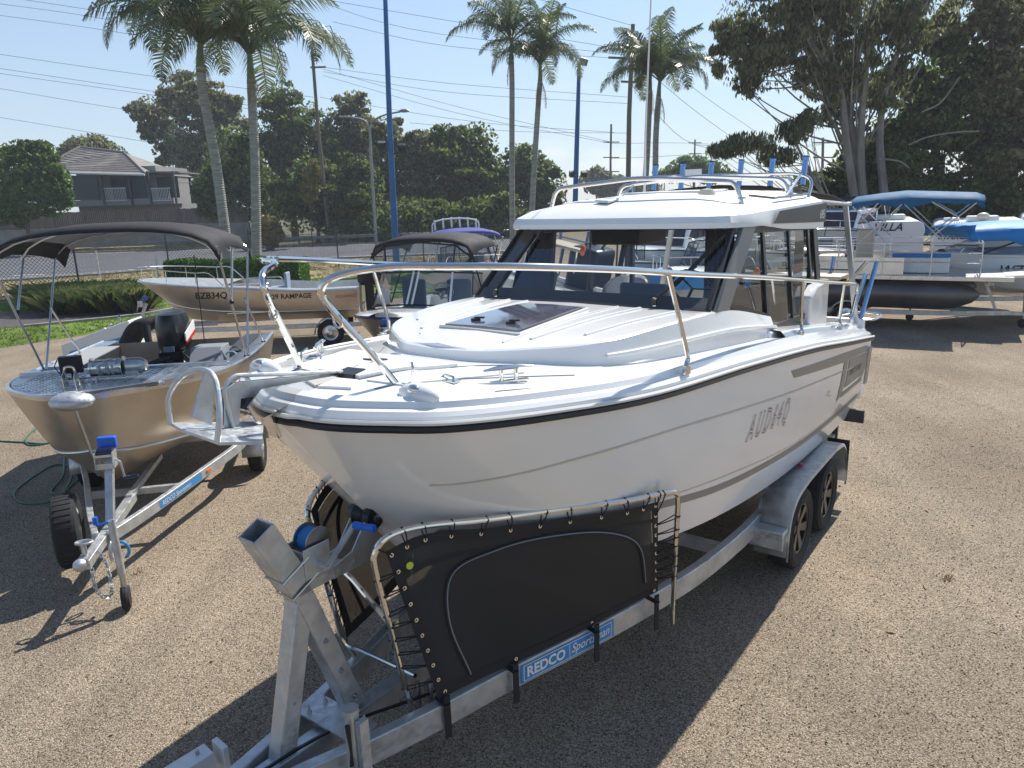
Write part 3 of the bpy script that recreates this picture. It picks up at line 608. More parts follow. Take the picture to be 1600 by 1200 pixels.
for x0, x1 in ((.91, 1.09), (-.86, -1.05)):
    b = MB(); b.beam((x0, 6.02, 2.88), (x1, 6.03, 1.72), .045, .045, up=(0, 1, 0)); b.build('awning_post', 'alum_tube', boat)
# ---- rails
def railset(sg):
    X = lambda L: [(p[0]*sg, p[1], p[2]) for p in L]
    b = MB()
    top = [(.335, .42, 2.22), (.27, .30, 2.42), (.20, .17, 2.62), (.20, .15, 2.70), (.26, .21, 2.745), (.38, .36, 2.765), (.62, .46, 2.765), (.85, .68, 2.75), (1.02, 1.15, 2.70), (1.08, 1.72, 2.63), (1.12, 2.6, 2.53), (1.13, 3.6, 2.41), (1.13, 4.9, 2.25), (1.13, 5.5, 2.18), (1.12, 5.78, 2.13), (1.11, 5.85, 2.05), (1.11, 5.72, 1.86), (1.12, 5.70, 1.78)]
    b.tube(catm(X(top), 6), .0165, 10); r_ = b.build('bow_rail', 'steel', boat)
    for (w0, s0, z0), (w1, s1, z1) in (((1.07, 1.62, 2.645), (1.12, 1.78, 2.13)), ((1.13, 3.85, 2.375), (1.13, 3.92, 1.98)), ((1.12, 5.25, 2.21), (1.12, 5.22, 1.83))):
        b = MB(); q_ = [(w0, s0, z0), (w1-.01, s1-.0, z1+.09), (w1+.005, s1-.03, z1+.03), (w1+.01, s1-.05, z1-.01)]; b.tube(catm(X(q_), 4), .013, 8); b.build('stanchion', 'steel', r_)
        b = MB(); b.box((w1*sg+.012*sg, s1-.05, z1-.01), (.02, .07, .04)); b.lathe([(.018, 0), (.018, .03)], (w1*sg+.01*sg, s1-.05, z1-.01), (0, 0, 1), 10, caps=True); b.build('stanchion_foot', 'steel', r_)
    b = MB(); b.box((.335*sg, .42, 2.235), (.12, .055, .012), (0, 0, .6*sg)); b.tube(X([(.38, .45, 2.24), (.385, .46, 2.31), (.36, .48, 2.33)]), .006, 6); b.build('rail_foot', 'steel', r_)
    b = MB(); b.tube([(.22*sg+.028*math.cos(a_), .2, 2.55+.028*math.sin(a_)) for a_ in np.linspace(0, 6.28, 12, endpoint=False)], .005, 6, closed=True); b.build('rail_eye', 'steel', r_)
railset(1); railset(-1)
# cleats, nav light, bow chocks
def cleat(w_, s_, rot, par=boat):
    z = dz_(w_, s_); b = MB(); M = Matrix.Rotation(rot, 3, 'Z'); P = lambda x, y, zz: Vector((w_, s_, z))+M @ Vector((x, y, zz))
    b.tube([P(-.12, 0, .062), P(-.05, 0, .068), P(.05, 0, .068), P(.12, 0, .062)], [.005, .012, .012, .005], 8); b.cyl(P(-.035, 0, 0), P(-.035, 0, .065), .011); b.cyl(P(.035, 0, 0), P(.035, 0, .065), .011); b.box(P(0, 0, .004), (.19, .028, .008), (0, 0, rot)); b.build('cleat', 'steel', par)
for P_ in ([(.30, .30), (.42, .55), (.62, .86), (.80, 1.15)], [(.14, .34), (.30, .86), (.50, 1.14)], [(.72, .62), (.90, 1.0), (1.0, 1.5)]):
    for sg in (1, -1): b = MB(); c_ = catm([(a_*sg, q_, 0) for a_, q_ in P_], 6); b.tube([Vector((p.x, p.y, dz_(p.x, p.y)+.001)) for p in c_], .0035, 5); b.build('deck_seam', 'pillar_grey', deck)
cleat(.66, .80, .95); cleat(-.66, .80, -.95)
for sg in (1, -1):
    z = dz_(.53*sg, .37); b = MB(); b.ball((.53*sg, .34, z+.004), .1, (1.15, .55, .55), 16); b.build('nav_light_bezel', 'gelcoat', boat)
    b = MB(); b.ball((.53*sg, .31, z+.035), .03, (1.2, .8, .8), 12); b.build('nav_light', 'steel', boat)
    for dw, ds in ((.0, .0),):
        b = MB(); z2 = dz_(.45*sg, .62); b.tube([(.42*sg, .60, z2+.005), (.43*sg, .62, z2+.02), (.50*sg, .60, z2+.02), (.51*sg, .585, z2+.005)], .006, 6); b.box((.465*sg, .6, z2+.002), (.12, .05, .006)); b.build('pad_eye', 'steel', boat)
b = MB(); b.lathe([(.03, 0), (.03, .008), (0, .01)], (-.22, .95, dz_(-.22, .95)), (0, 0, 1), 14); b.build('filler_cap', 'steel', boat)
# bow roller cheeks
b = MB()
for x in (-.055, .055): b.prism([(x, -.14, 2.17), (x, -.17, 2.24), (x, -.10, 2.30), (x, .30, 2.275), (x, .34, 2.235), (x, 0, 2.2)], (.008, 0, 0))
b.box((0, .10, 2.205), (.118, .46, .01)); b.build('bow_roller', 'steel', boat)
b = MB(); b.cyl((-.05, -.10, 2.225), (.05, -.10, 2.225), .035, 14); b.build('roller', 'black_plastic', boat)
b = MB(); b.box((0, -.03, 2.12), (.07, .02, .12), (.3, 0, 0)); b.build('bow_plate', 'steel', boat, bevel=.005)
# transom, swim platform, stern gear
b = MB(); b.box((0, 6.13, 1.45), (2.3, .08, .62)); b.build('transom', 'gelcoat', boat, bevel=.02)
for sg in (1, -1):
    b = MB(); b.prism([(sg*.45, 6.16, .92), (sg*1.16, 6.16, .92), (sg*1.14, 6.62, .95), (sg*.9, 6.78, .97), (sg*.45, 6.78, .97)], (0, 0, .17)); b.build('swim_platform', 'gelcoat', boat, bevel=.02)
    b = MB(); b.box((sg*1.0, 6.5, 1.18), (.24, .3, .16)); b.build('platform_step', 'gelcoat', boat, bevel=.02)
    for k in range(2): b = MB(); b.cyl((sg*1.235, 6.02+k*.07, 1.50), (sg*1.21, 6.03+k*.07, 1.12), .012); b.build('transom_trim', 'steel_dull', boat)
    rh = MB(); rh.tube(fillet([(sg*1.05, 6.15, 1.75), (sg*1.22, 6.22, 1.74), (sg*1.26, 6.42, 1.77), (sg*1.05, 6.46, 1.78), (sg*.9, 6.3, 1.75)], .06, 4), .013, 8); rh.build('stern_hoop', 'steel', boat)
b = MB(); b.box((.0, 6.0, 1.3), (2.0, .3, .5)); b.build('engine_well', 'dark_grey', boat)
for p0, p1 in (((1.1, 6.15, 1.72), (1.16, 6.42, 2.3)), ((1.0, 6.2, 1.75), (1.1, 6.25, 2.2))):
    b = MB(); b.tube([p0, p1], .022, 10); b.build('rod_holder', 'blue_anodised', boat)
# bait board over the stern
b = MB(); b.box((.55, 6.15, 2.17), (.75, .4, .035)); bb = b.build('bait_board', 'tan_board', boat, bevel=.01)
b = MB(); b.tube([(.2, 6.35, 2.22), (.92, 6.35, 2.22)], .012, 8); b.tube([(.55, 6.15, 2.15), (.55, 6.12, 1.7)], .025, 8); b.tube([(.25, 6.0, 2.15), (.3, 6.1, 1.7)], .015, 8); b.build('board_frame', 'steel', bb)
for x, dx, dy in ((.16, -.16, .0), (.95, .18, .0), (.35, 0, .05), (.74, .02, .05)):
    b = MB(); b.lathe([(.02, 0), (.02, .2), (.024, .2), (.024, .215), (.016, .215)], (x, 6.36, 2.14), (dx*2.5, dy, .6), 12); b.build('rod_holder', 'steel' if abs(dx) > .1 else 'blue_anodised', bb)
b = MB()
for k in range(5): b.tube([(.95+.03*math.cos(a_)+.005*k, 6.2+.03*math.sin(a_), 2.08+.014*k) for a_ in np.linspace(0, 6.28, 10, endpoint=False)], .007, 5, closed=True)
b.build('rope_coil', 'yellow', bb)
b = MB(); b.ball((.12, 5.9, 2.2), .05, (.7, .7, 1.3)); b.build('float_switch', 'orange', boat)
b = MB(); b.box((.2, 6.3, 1.9), (.42, .5, .6)); b.build('outboard_cowl', 'black_plastic', boat, bevel=.06)

# anchor hanging from the bow roller (its own thing)
anc = thing('anchor', 'galvanized hoop anchor hanging in the bow roller of the big white cruiser', 'anchor', B0, -HEAD)
b = MB()
for x in (-.018, .012): b.prism([(x, .36, 2.245), (x, .36, 2.27), (x, -.19, 2.34), (x, -.235, 2.32), (x, -.26, 2.14), (x, -.20, 2.14), (x, -.17, 2.27)], (.008, 0, 0))
b.tube(fillet([(.03, .36, 2.275), (.03, -.20, 2.375), (.03, -.25, 2.33), (.03, -.22, 2.12)], .05, 4), .009, 8)
b.prism([(-.01, -.30, 2.19), (-.01, -.38, 2.24), (-.01, -.30, 2.40), (-.01, -.26, 2.40)], (.012, 0, 0)); b.build('shank', 'galv', anc)
b = MB(); b.grid([[(-.20, -.36, 2.185), (-.02, -.42, 2.205), (.17, -.38, 2.17)], [(-.13, -.28, 2.175), (.0, -.30, 2.175), (.28, -.27, 2.16)], [(-.02, -.10, 2.15), (.02, -.10, 2.14), (.05, -.10, 2.15)]]); b.build('fluke', 'galv', anc, solid=.012, angle=0)
b = MB(); b.tube(catm([(-.175, -.375, 2.185), (-.165, -.37, 2.30), (-.10, -.33, 2.39), (.0, -.30, 2.415), (.10, -.32, 2.385), (.165, -.36, 2.28), (.165, -.385, 2.17)], 6), .0115, 10); b.build('roll_bar', 'galv', anc)
b = MB()
for k in range(4): b.tube([(.012*math.cos(a_), .42+.05*k+.028*math.sin(a_), 2.27+(.01*math.cos(a_) if k % 2 else 0)) for a_ in np.linspace(0, 6.28, 10, endpoint=False)], .005, 5, closed=True)
b.build('chain', 'galv', anc)
# ================================================================== trailer under the big boat
trl = thing('boat_trailer', 'galvanized tandem trailer with black mesh stone guards under the large cabin cruiser', 'trailer', B0, -HEAD)
def rail(P, par, w=.06, h=.14, z=None, name='side_rail', n=6):
    b = MB(); b.path_beam(catm(P, n), w, h); return b.build(name, 'galv', par, bevel=.006)
RR = [(.02, -.85, .50), (.12, -.3, .50), (.24, .05, .50), (.37, .45, .505), (.50, .93, .51), (.70, 1.6, .515), (.83, 2.12, .52), (.92, 2.55, .53), (.97, 3.1, .53), (.98, 3.6, .53), (.98, 6.0, .53)]
RL = [(-.04, -.85, .50), (-.10, -.3, .50), (-.2, .24, .50), (-.31, .75, .51), (-.44, 1.2, .51), (-.72, 1.9, .515), (-.93, 2.7, .53), (-.98, 3.6, .53), (-.98, 6.0, .53)]
r_right = rail(RR, trl); r_left = rail(RL, trl)
b = MB(); b.beam((-.04, -1.0, .49), (.05, .95, .50), .09, .1); b.build('drawbar', 'galv', trl, bevel=.006)
for s_, w_ in ((1.9, .76), (3.0, .95), (4.9, .96), (5.9, .96)): b = MB(); b.beam((-w_, s_, .50), (w_, s_, .50), .06, .08); b.build('cross_member', 'galv', trl)
b = MB(); b.beam((-.16, .12, .575), (.24, .12, .575), .16, .012); b.build('mount_plate', 'galv', trl)
for x, s_ in ((-.10, .07), (-.10, .17), (.19, .07), (.19, .17)): b = MB(); b.lathe([(.012, 0), (.012, .02), (.006, .02), (.006, .05)], (x, s_, .58), (0, 0, 1), 6, caps=True); b.build('bolt', 'galv', trl)
# winch post
b = MB(); b.beam((.0, .26, .56), (.0, -.03, 1.42), .10, .10, up=(1, 0, 0)); post = b.build('winch_post', 'galv', trl, bevel=.006)
sl = MB(); A_ = Vector((0, -.01, 1.36)); Bq = Vector((0, -.165, 1.68)); d_ = (Bq-A_).normalized(); x_ = Vector((1, 0, 0)); y_ = d_.cross(x_)
for (ax_, ay_, dx_, dy_) in ((.055, 0, .008, .118), (-.055, 0, .008, .118), (0, .055, .11, .008), (0, -.055, .11, .008)):
    sl.box((A_+Bq)/2+x_*ax_+y_*ay_, (dx_, dy_, (Bq-A_).length), Matrix((x_, y_, d_)).transposed())
sl.build('post_sleeve', 'galv', post)
for t_ in (.12, .42):
    c_ = A_.lerp(Bq, t_)-d_*.06; b = MB(); b.tube([c_+x_*.062+y_*.1, c_+x_*.062-y_*.062, c_-x_*.062-y_*.062, c_-x_*.062+y_*.1], .007, 6); b.build('u_bolt', 'steel_dull', post)
b = MB(); b.beam((-.01, -.17, .52), (0, .02, 1.30), .095, .09, up=(1, 0, 0)); b.build('post_brace', 'galv', trl, bevel=.006)
b = MB(); b.beam((.02, .20, .56), (.02, .13, .95), .03, .03, up=(1, 0, 0)); b.build('post_gusset', 'galv', trl)
# winch carriage with bow roller
b = MB(); b.prism([(.05, .18, 1.31), (.05, .18, 1.37), (.05, .30, 1.40), (.05, .42, 1.55), (.05, .50, 1.50), (.05, .42, 1.31)], (.008, 0, 0)); b.prism([(-.05, .18, 1.31), (-.05, .18, 1.37), (-.05, .30, 1.40), (-.05, .42, 1.55), (-.05, .50, 1.50), (-.05, .42, 1.31)], (.008, 0, 0)); b.box((0, .12, 1.335), (.1, .3, .05)); car = b.build('winch_carriage', 'galv', trl)
b = MB(); b.lathe([(.02, -.08), (.055, -.075), (.06, -.04), (.035, 0), (.06, .04), (.055, .075), (.02, .08)], (0, .45, 1.52), (1, 0, 0), 20); b.build('bow_stop_roller', 'black_plastic', trl)
wn_ = MB(); wn_.box((.062, .09, 1.45), (.006, .15, .15)); wn_.box((-.062, .09, 1.45), (.006, .15, .15)); wn_.box((0, .02, 1.40), (.125, .006, .06)); wn_.box((0, .02, 1.50), (.125, .006, .02)); win = wn_.build('winch', 'galv', trl, bevel=.003)
b = MB(); b.lathe([(.075, -.05), (.075, -.045), (.05, -.045), (.05, .04), (.075, .04), (.075, .045)], (0, .12, 1.52), (1, 0, 0), 20, caps=True); b.build('drum', 'steel_dull', win)
b = MB(); b.lathe([(.02, -.042), (.058, -.042), (.06, .0), (.058, .038), (.02, .038)], (0, .12, 1.52), (1, 0, 0), 20); b.build('strap', 'blue_rope', win)
b = MB(); b.cyl((.06, .09, 1.43), (.12, .09, 1.43), .014); b.beam((.125, .09, 1.43), (.135, .26, 1.575), .012, .026, up=(1, 0, 0)); hd = b.build('winch_handle', 'galv', win)
b = MB(); b.lathe([(.0, 0), (.018, .004), (.02, .02), (.016, .06), (.019, .1), (.018, .115), (0, .118)], (.135, .255, 1.575), (1, .25, 0), 12); b.build('handle_grip', 'blue_plastic', hd)
for x_, s_, z_ in ((.056, .17, .82), (.056, .10, 1.02), (.056, .235, .64), (.03, -.10, .80)):
    b = MB(); b.lathe([(.013, 0), (.013, .009), (.007, .009), (.007, .018)], (x_-.003, s_, z_), (1, 0, 0), 6, caps=True); b.build('bolt', 'steel_dull', post)
b = MB(); b.path_beam(catm([(.0, -.9, .57), (.03, -.3, .572), (.10, .1, .574), (.30, .5, .585), (.46, .95, .59)], 5), .012, .012); b.build('brake_line', 'black_plastic', trl)
# jockey stand
b = MB(); b.cyl((.37, -.06, .05), (.37, -.05, .87), .033, 16); js = b.build('jockey_stand', 'galv', trl)
b = MB(); b.cyl((.37, -.05, .865), (.37, -.05, .885), .037, 16); b.build('stand_cap', 'galv', js)
b = MB(); b.box((.425, -.04, .66), (.03, .05, .36)); b.build('stand_bracket', 'galv', js)
b = MB(); b.tube([(.40, -.1, .84), (.41, -.1, .7), (.405, -.1, .64)], [.012, .006, .01], 6); b.tube([(.41, -.11, .63), (.46, -.11, .57)], .018, 8); b.build('crank_handle', 'black_plastic', js)
b = MB(); b.lathe([(.02, -.03), (.09, -.03), (.1, -.015), (.1, .015), (.09, .03), (.02, .03)], (.37, -.06, .1), (1, 0, 0), 18); b.build('jockey_wheel', 'rubber', js)
# wheels, mudguards
for sg in (1, -1):
    for s_ in (4.02, 4.86): wheel(trl, (1.11*sg, s_, .335), .335, .21, (sg, 0, 0), 'wheel_gloss', spokes=6, rim=.21)
    rows = []
    arc = [(3.50, .30), (3.50, .48), (3.56, .66), (3.72, .755), (4.02, .785), (4.86, .785), (5.18, .75), (5.32, .64), (5.38, .45), (5.38, .30)]
    ac = fillet([(0, a, z) for a, z in arc], .08, 3)
    b = MB(); b.grid([[(sg*.98, p.y, p.z) for p in ac], [(sg*1.24, p.y, p.z) for p in ac], [(sg*1.245, p.y, p.z-.03) for p in ac], [(sg*1.23, p.y, p.z-.03) for p in ac]]); md = b.build('mudguard', 'galv', trl, solid=.004)
    b = MB(); b.prism([(sg*.985, 3.5, .3), (sg*.985, 3.56, .66), (sg*.985, 3.72, .755), (sg*.985, 5.18, .75), (sg*.985, 5.35, .4)], (.004*sg, 0, 0)); b.build('inner_skirt', 'galv', md)
    b = MB(); b.box((sg*1.10, 3.44, .53), (.26, .13, .04)); b.box((sg*1.10, 3.40, .47), (.26, .02, .14)); b.build('step', 'galv', trl, bevel=.006)
    b = MB(); b.lathe([(.0, 0), (.02, 0), (.018, .02), (0, .024)], (sg*1.1, 4.25, .79), (0, 0, 1), 10); b.build('marker_lamp', 'red_lens', md)
    b = MB(); b.box((sg*1.14, 5.42, .5), (.2, .01, .4)); b.build('mud_flap', 'rubber', trl)
    b = MB(); b.box((sg*1.12, 5.95, .80), (.26, .04, .13)); b.box((sg*1.0, 5.9, .7), (.05, .05, .3)); b.build('lamp_board', 'dark_grey', trl)
    b = MB(); b.box((sg*.45, 4.3, .63), (.1, 3.0, .06)); b.build('skid', 'timber_fence' if 0 else 'canvas_grey_lining', trl)
b = MB(); b.box((.955, 2.62, .585), (.004, .07, .03), (0, 0, -.1)); b.build('side_reflector', 'red_lens', r_right)
for s_, n_ in ((1.0, 0),):
    pass
# sticker on the outer face of the right rail
def rail_pt(s_, z, off):
    c = catm(RR, 8); 
    for i in range(len(c)-1):
        if c[i].y <= s_ <= c[i+1].y:
            t = (s_-c[i].y)/(c[i+1].y-c[i].y); p = c[i].lerp(c[i+1], t); d = (c[i+1]-c[i]).normalized(); n = Vector((d.y, -d.x, 0)); q = p+n*(.03+off); return Vector((q.x, q.y, p.z+z))
def rail_patch(s0, s1, z0, z1, off, name, m):
    rows = [[rail_pt(s0+(s1-s0)*i/12, z, off) for z in (z0, z1)] for i in range(13)]; b = MB(); b.grid(rows); return b.build(name, m, r_right, angle=0)
stk = rail_patch(.98, 1.66, -.055, .055, .003, 'sticker', 'sticker_blue')
b = MB()
for za, zb_ in ((.044, .048), (-.048, -.044)): b.grid([[rail_pt(1.0+.64*i/12, z, .0045) for z in (za, zb_)] for i in range(13)])
for sa, sb in ((1.0, 1.005), (1.318, 1.322), (1.636, 1.64)): b.grid([[rail_pt(s, z, .0045) for z in (-.046, .046)] for s in (sa, sb)])
b.build('sticker_border', 'letter_white', stk)
def rail_text(txt, s0, z0, size, **k):
    v, f = text_mesh(txt, size, **k); b = MB(); b.add([rail_pt(s0+p.x, z0+p.y, .006) for p in v], f); return b.build('lettering', 'letter_white', stk, angle=0)
rail_text('REDCO', 1.02, -.027, .085, bold=.003, sx=.93); rail_text('Sportsman', 1.33, -.02, .078, shear=.3, bold=.0008, sx=.86)
# stone guards
def guard(sg, frame_pts, T, Bt, name):
    g = MB(); g.tube(catm([(p[0]*sg, p[1], p[2]) for p in frame_pts], 6), .0155, 10); fr_ = g.build(name, 'steel', trl)
    top = catm([(p[0]*sg, p[1], p[2]) for p in T], 8); bot = catm([(p[0]*sg, p[1], p[2]) for p in Bt], 8)
    n = 32; 
    def samp(c, t):
        a = t*(len(c)-1); i = min(int(a), len(c)-2); return c[i].lerp(c[i+1], a-i)
    def S_(t, v): p = samp(top, t).lerp(samp(bot, t), v); p.x += sg*.03*math.sin(math.pi*v)*math.sin(math.pi*t); return p
    b = MB(); b.grid([[S_(.045+.91*i/n, .06+.87*j/12) for i in range(n+1)] for j in range(13)]); pnl = b.build('mesh_panel', 'screen_mesh', fr_)
    o = Vector((.003*sg, 0, 0)); b = MB()
    for (t0, t1, v0, v1) in ((0, 1, 0, .06), (0, 1, .93, 1.0), (0, .045, 0, 1), (.955, 1, 0, 1)):
        b.grid([[S_(t0+(t1-t0)*i/n, v0+(v1-v0)*j/10)+o for i in range(n+1)] for j in range(11)])
    b.grid([[S_(t, v)+o*.8 for t, v in ((0, .0), (.10, 0))], [S_(t, v)+o*.8 for t, v in ((0, .30), (.015, .25))]])
    b.build('fabric_border', 'canvas_black', fr_, angle=0, solid=.002)
    # corner patch, zip arc, seam
    for rr_, mm_, of in ((.011, 'canvas_black', 1.5), (.004, 'steel_dull' if 0 else 'seat_grey', 4.5)):
        b = MB(); c = catm([(.14, .93, 0), (.14, .55, 0), (.22, .27, 0), (.38, .15, 0), (.55, .11, 0), (.72, .16, 0), (.84, .38, 0), (.87, .80, 0)], 6)
        b.tube([S_(p.x, p.y)+o*of for p in c], rr_, 6); b.build('zip', mm_, pnl)
    b = MB(); b.grid([[S_(t, v)+o*.6 for t, v in ((t_, .17-.05*math.sin(t_*3)) for t_ in np.linspace(.04, .96, 24))], [S_(t, v)+o*.6 for t, v in ((t_, .205-.05*math.sin(t_*3)) for t_ in np.linspace(.04, .96, 24))]]); b.build('seam', 'canvas_black', pnl)
    # eyelets and shock cord
    fc = catm([(p[0]*sg, p[1], p[2]) for p in frame_pts], 6)
    ey = []; 
    for k in range(12): ey.append((.02+.96*k/11, .03))
    for k in range(1, 9): ey.append((.022, .03+.105*k))
    for k in range(1, 9): ey.append((.978, .03+.1*k))
    for k in range(4): ey.append((.03+.31*k, .965))
    for t, v in ey:
        p = S_(t, v)+o*2.2; b = MB(); b.lathe([(.005, 0), (.0105, 0), (.0105, .003), (.005, .003), (.005, 0)], p, (1*sg, -.3, .1), 12); b.build('eyelet', 'steel', fr_)
        if v > .95: continue
        q = min(fc, key=lambda c: (c-p).length); dl = (q-p); n_ = dl.normalized() if dl.length > 1e-4 else Vector((0, 0, 1))
        sd_ = Vector((sg, 0, 0)); tt = n_.cross(sd_).normalized()
        b = MB(); b.tube([p+o, p.lerp(q, .6)+sd_*.016, q+sd_*.019, q+n_*.02, q-sd_*.019, p.lerp(q, .5)-sd_*.008, p-o], .0035, 5); b.build('shock_cord', 'rubber', fr_)
    return fr_, S_
FP = [(.26, .44, .50), (.29, .36, .70), (.30, .27, 1.15), (.30, .22, 1.42), (.31, .22, 1.50), (.34, .28, 1.56), (.42, .42, 1.575), (.60, .66, 1.56), (.78, 1.0, 1.525), (.96, 1.38, 1.475), (1.06, 1.62, 1.455), (1.09, 1.72, 1.43), (1.085, 1.77, 1.36), (1.04, 1.86, 1.10), (.95, 2.05, .62), (.93, 2.09, .38)]
T = [(.33, .26, 1.49), (.42, .42, 1.535), (.60, .68, 1.51), (.78, 1.0, 1.475), (.96, 1.37, 1.43), (1.04, 1.60, 1.41)]
BT = [(.40, .47, .615), (.48, .76, .61), (.57, 1.02, .61), (.67, 1.35, .61), (.80, 1.8, .62), (.865, 2.0, .63)]
g1, S1 = guard(1, FP, T, BT, 'stone_guard')
g2, S2 = guard(-1, [(p[0]+(0 if k > 5 else -.0), p[1]+.12, p[2]) for k, p in enumerate(FP)], [(a, s_+.12, z) for a, s_, z in T], [(a, s_+.12, z) for a, s_, z in BT], 'stone_guard')
v, f = text_mesh('OCEAN SOUTH', .03, bold=.0006); b = MB(); b.add([S1(.06+p.x*.28+p.y*.25, .22-p.x*.62+p.y*-.65)+Vector((.006, 0, 0)) for p in v], f); b.build('lettering', 'letter_white', g1, angle=0)
b = MB(); p = S1(.085, .135); b.lathe([(.0, 0), (.018, 0), (.018, .002), (0, .002)], p+Vector((.004, 0, 0)), (1, -.4, .1), 16); b.build('logo_dot', 'lime', g1)
for t_ in (.0, .33, .66, 1.0):
    p = S1(max(.03, min(.97, t_)), .97); b = MB(); q = Vector((p.x+.012, p.y-.01, p.z))
    b.box((q.x+.012, q.y, .51), (.008, .035, .24), (0, 0, -.3)); b.box((q.x-.02, q.y, .588), (.1, .035, .006), (0, 0, -.3)); b.build('hold_down_strap', 'canvas_black', g1)
b = MB(); b.tube([(-.30, .36, 1.32), (.0, .34, 1.21), (.30, .30, 1.07)], .014, 8); b.build('guard_crossbar', 'steel', trl)
for x in (-.27, .27): b = MB(); b.cyl((x*1.05, .33, 1.23 if x < 0 else 1.06), (x*1.05, .33, 1.28 if x < 0 else 1.11), .024, 10); b.build('clamp', 'steel_dull', trl)
b = MB(); b.tube(catm([(-.29, .42, 1.0), (-.27, .45, .72), (-.18, .5, .66), (.0, .50, .66), (.26, .46, .70)], 5), .012, 8); b.build('guard_brace', 'steel', trl)
for x, s_ in ((.30, .52), (.26, .47)): b = MB(); b.cyl((x, s_, .42), (x, s_, .66), .016, 10); b.build('guard_peg', 'steel_dull', trl)
# white bracket of another trailer in the bottom corner
wb = thing('white_coupling', 'white painted steel box section poking in at the bottom edge beside the winch post', 'trailer coupling', (-1.50, 3.0, -.17), 0)
b = MB(); b.beam((-.2, -.14, .61), (-.02, .06, .62), .1, .1); b.build('box_section', 'white_plastic', wb, bevel=.004)
b = MB(); b.box((.02, .09, .47), (.11, .03, .4), (0, 0, -.72)); b.build('end_plate', 'white_plastic', wb, bevel=.004)
b = MB(); b.cyl((-.06, .02, .66), (-.06, .02, .69), .01, 6); b.cyl((-.16, -.1, .66), (-.16, -.1, .675), .008, 6); b.build('bolt', 'steel_dull', wb)
b = MB(); b.cyl((-.18, -.12, .17), (-.18, -.12, .56), .03); b.build('stand', 'galv', wb)
# ================================================================== aluminium boat on the left
def hullform(par, SHc, CHc, KLc, m, n=6, ribs=0, name='hull', mirror=True, belly=.02, inner=None, cut=6):
    a, c, k = catm(SHc, n), catm(CHc, n), catm(KLc, n); N = len(a); b = MB(); rowsR = []
    for sg in (1, -1):
        rows = []
        for j in range(5):
            t = j/4; rows.append([Vector(((a[i].x*(1-t)+c[i].x*t+belly*math.sin(math.pi*t)*min(1, i/12))*sg, a[i].y*(1-t)+c[i].y*t, a[i].z*(1-t)+c[i].z*t)) for i in range(N)])
        rows.append([Vector(((c[i].x-.02*min(1, i/12))*sg, c[i].y, c[i].z-.015)) for i in range(N)])
        for j in (1, 2, 3): t = j/3; rows.append([Vector((max(0, c[i].x-.02*min(1, i/12))*(1-t)*sg, c[i].y*(1-t)+k[i].y*t, (c[i].z-.015)*(1-t)+k[i].z*t)) for i in range(N)])
        b.grid(rows, flip=sg < 0)
        if sg > 0: rowsR = rows
    st = [r_[-1] for r_ in rowsR]; poly = st+[Vector((-p.x, p.y, p.z)) for p in reversed(st)]; b.add(poly, [tuple(range(len(poly)))])
    h = b.build(name, m, par, angle=32); bv = MB(); bv.grid(rowsR); BV = BVHTree.FromPolygons([Vector(v) for v in bv.v], bv.f)
    bl = MB(); bl.grid([[Vector((-p.x, p.y, p.z)) for p in r_] for r_ in rowsR]); BL = BVHTree.FromPolygons([Vector(v) for v in bl.v], bl.f)
    return h, a, c, k, BV, BL
def edge_tube(a, r, par, name, m, off=(0, 0, 0), squash=None):
    b = MB()
    for sg in (1, -1): b.tube([Vector(((p.x+off[0])*sg, p.y+off[1], p.z+off[2])) for p in a], r, 8)
    return b.build(name, m, par)
def side_text(txt, h, BV, s, z, size, m, side=1, aftward=True, slope=0, **k):
    """lettering on a hull side. side=+1 reads with the bow on the reader's left"""
    v, f = text_mesh(txt, size, **k); out = []
    for p in v:
        y = s+p.x if side > 0 else s-p.x
        q = BV.ray_cast(Vector((4*side, y, z+p.y+slope*p.x)), Vector((-side, 0, 0))); pt = q[0] if q[0] is not None else Vector((side, y, z))
        out.append(pt+Vector((side*.008, 0, 0)))
    b = MB(); b.add(out, f); return b.build('lettering', m, h, angle=0)
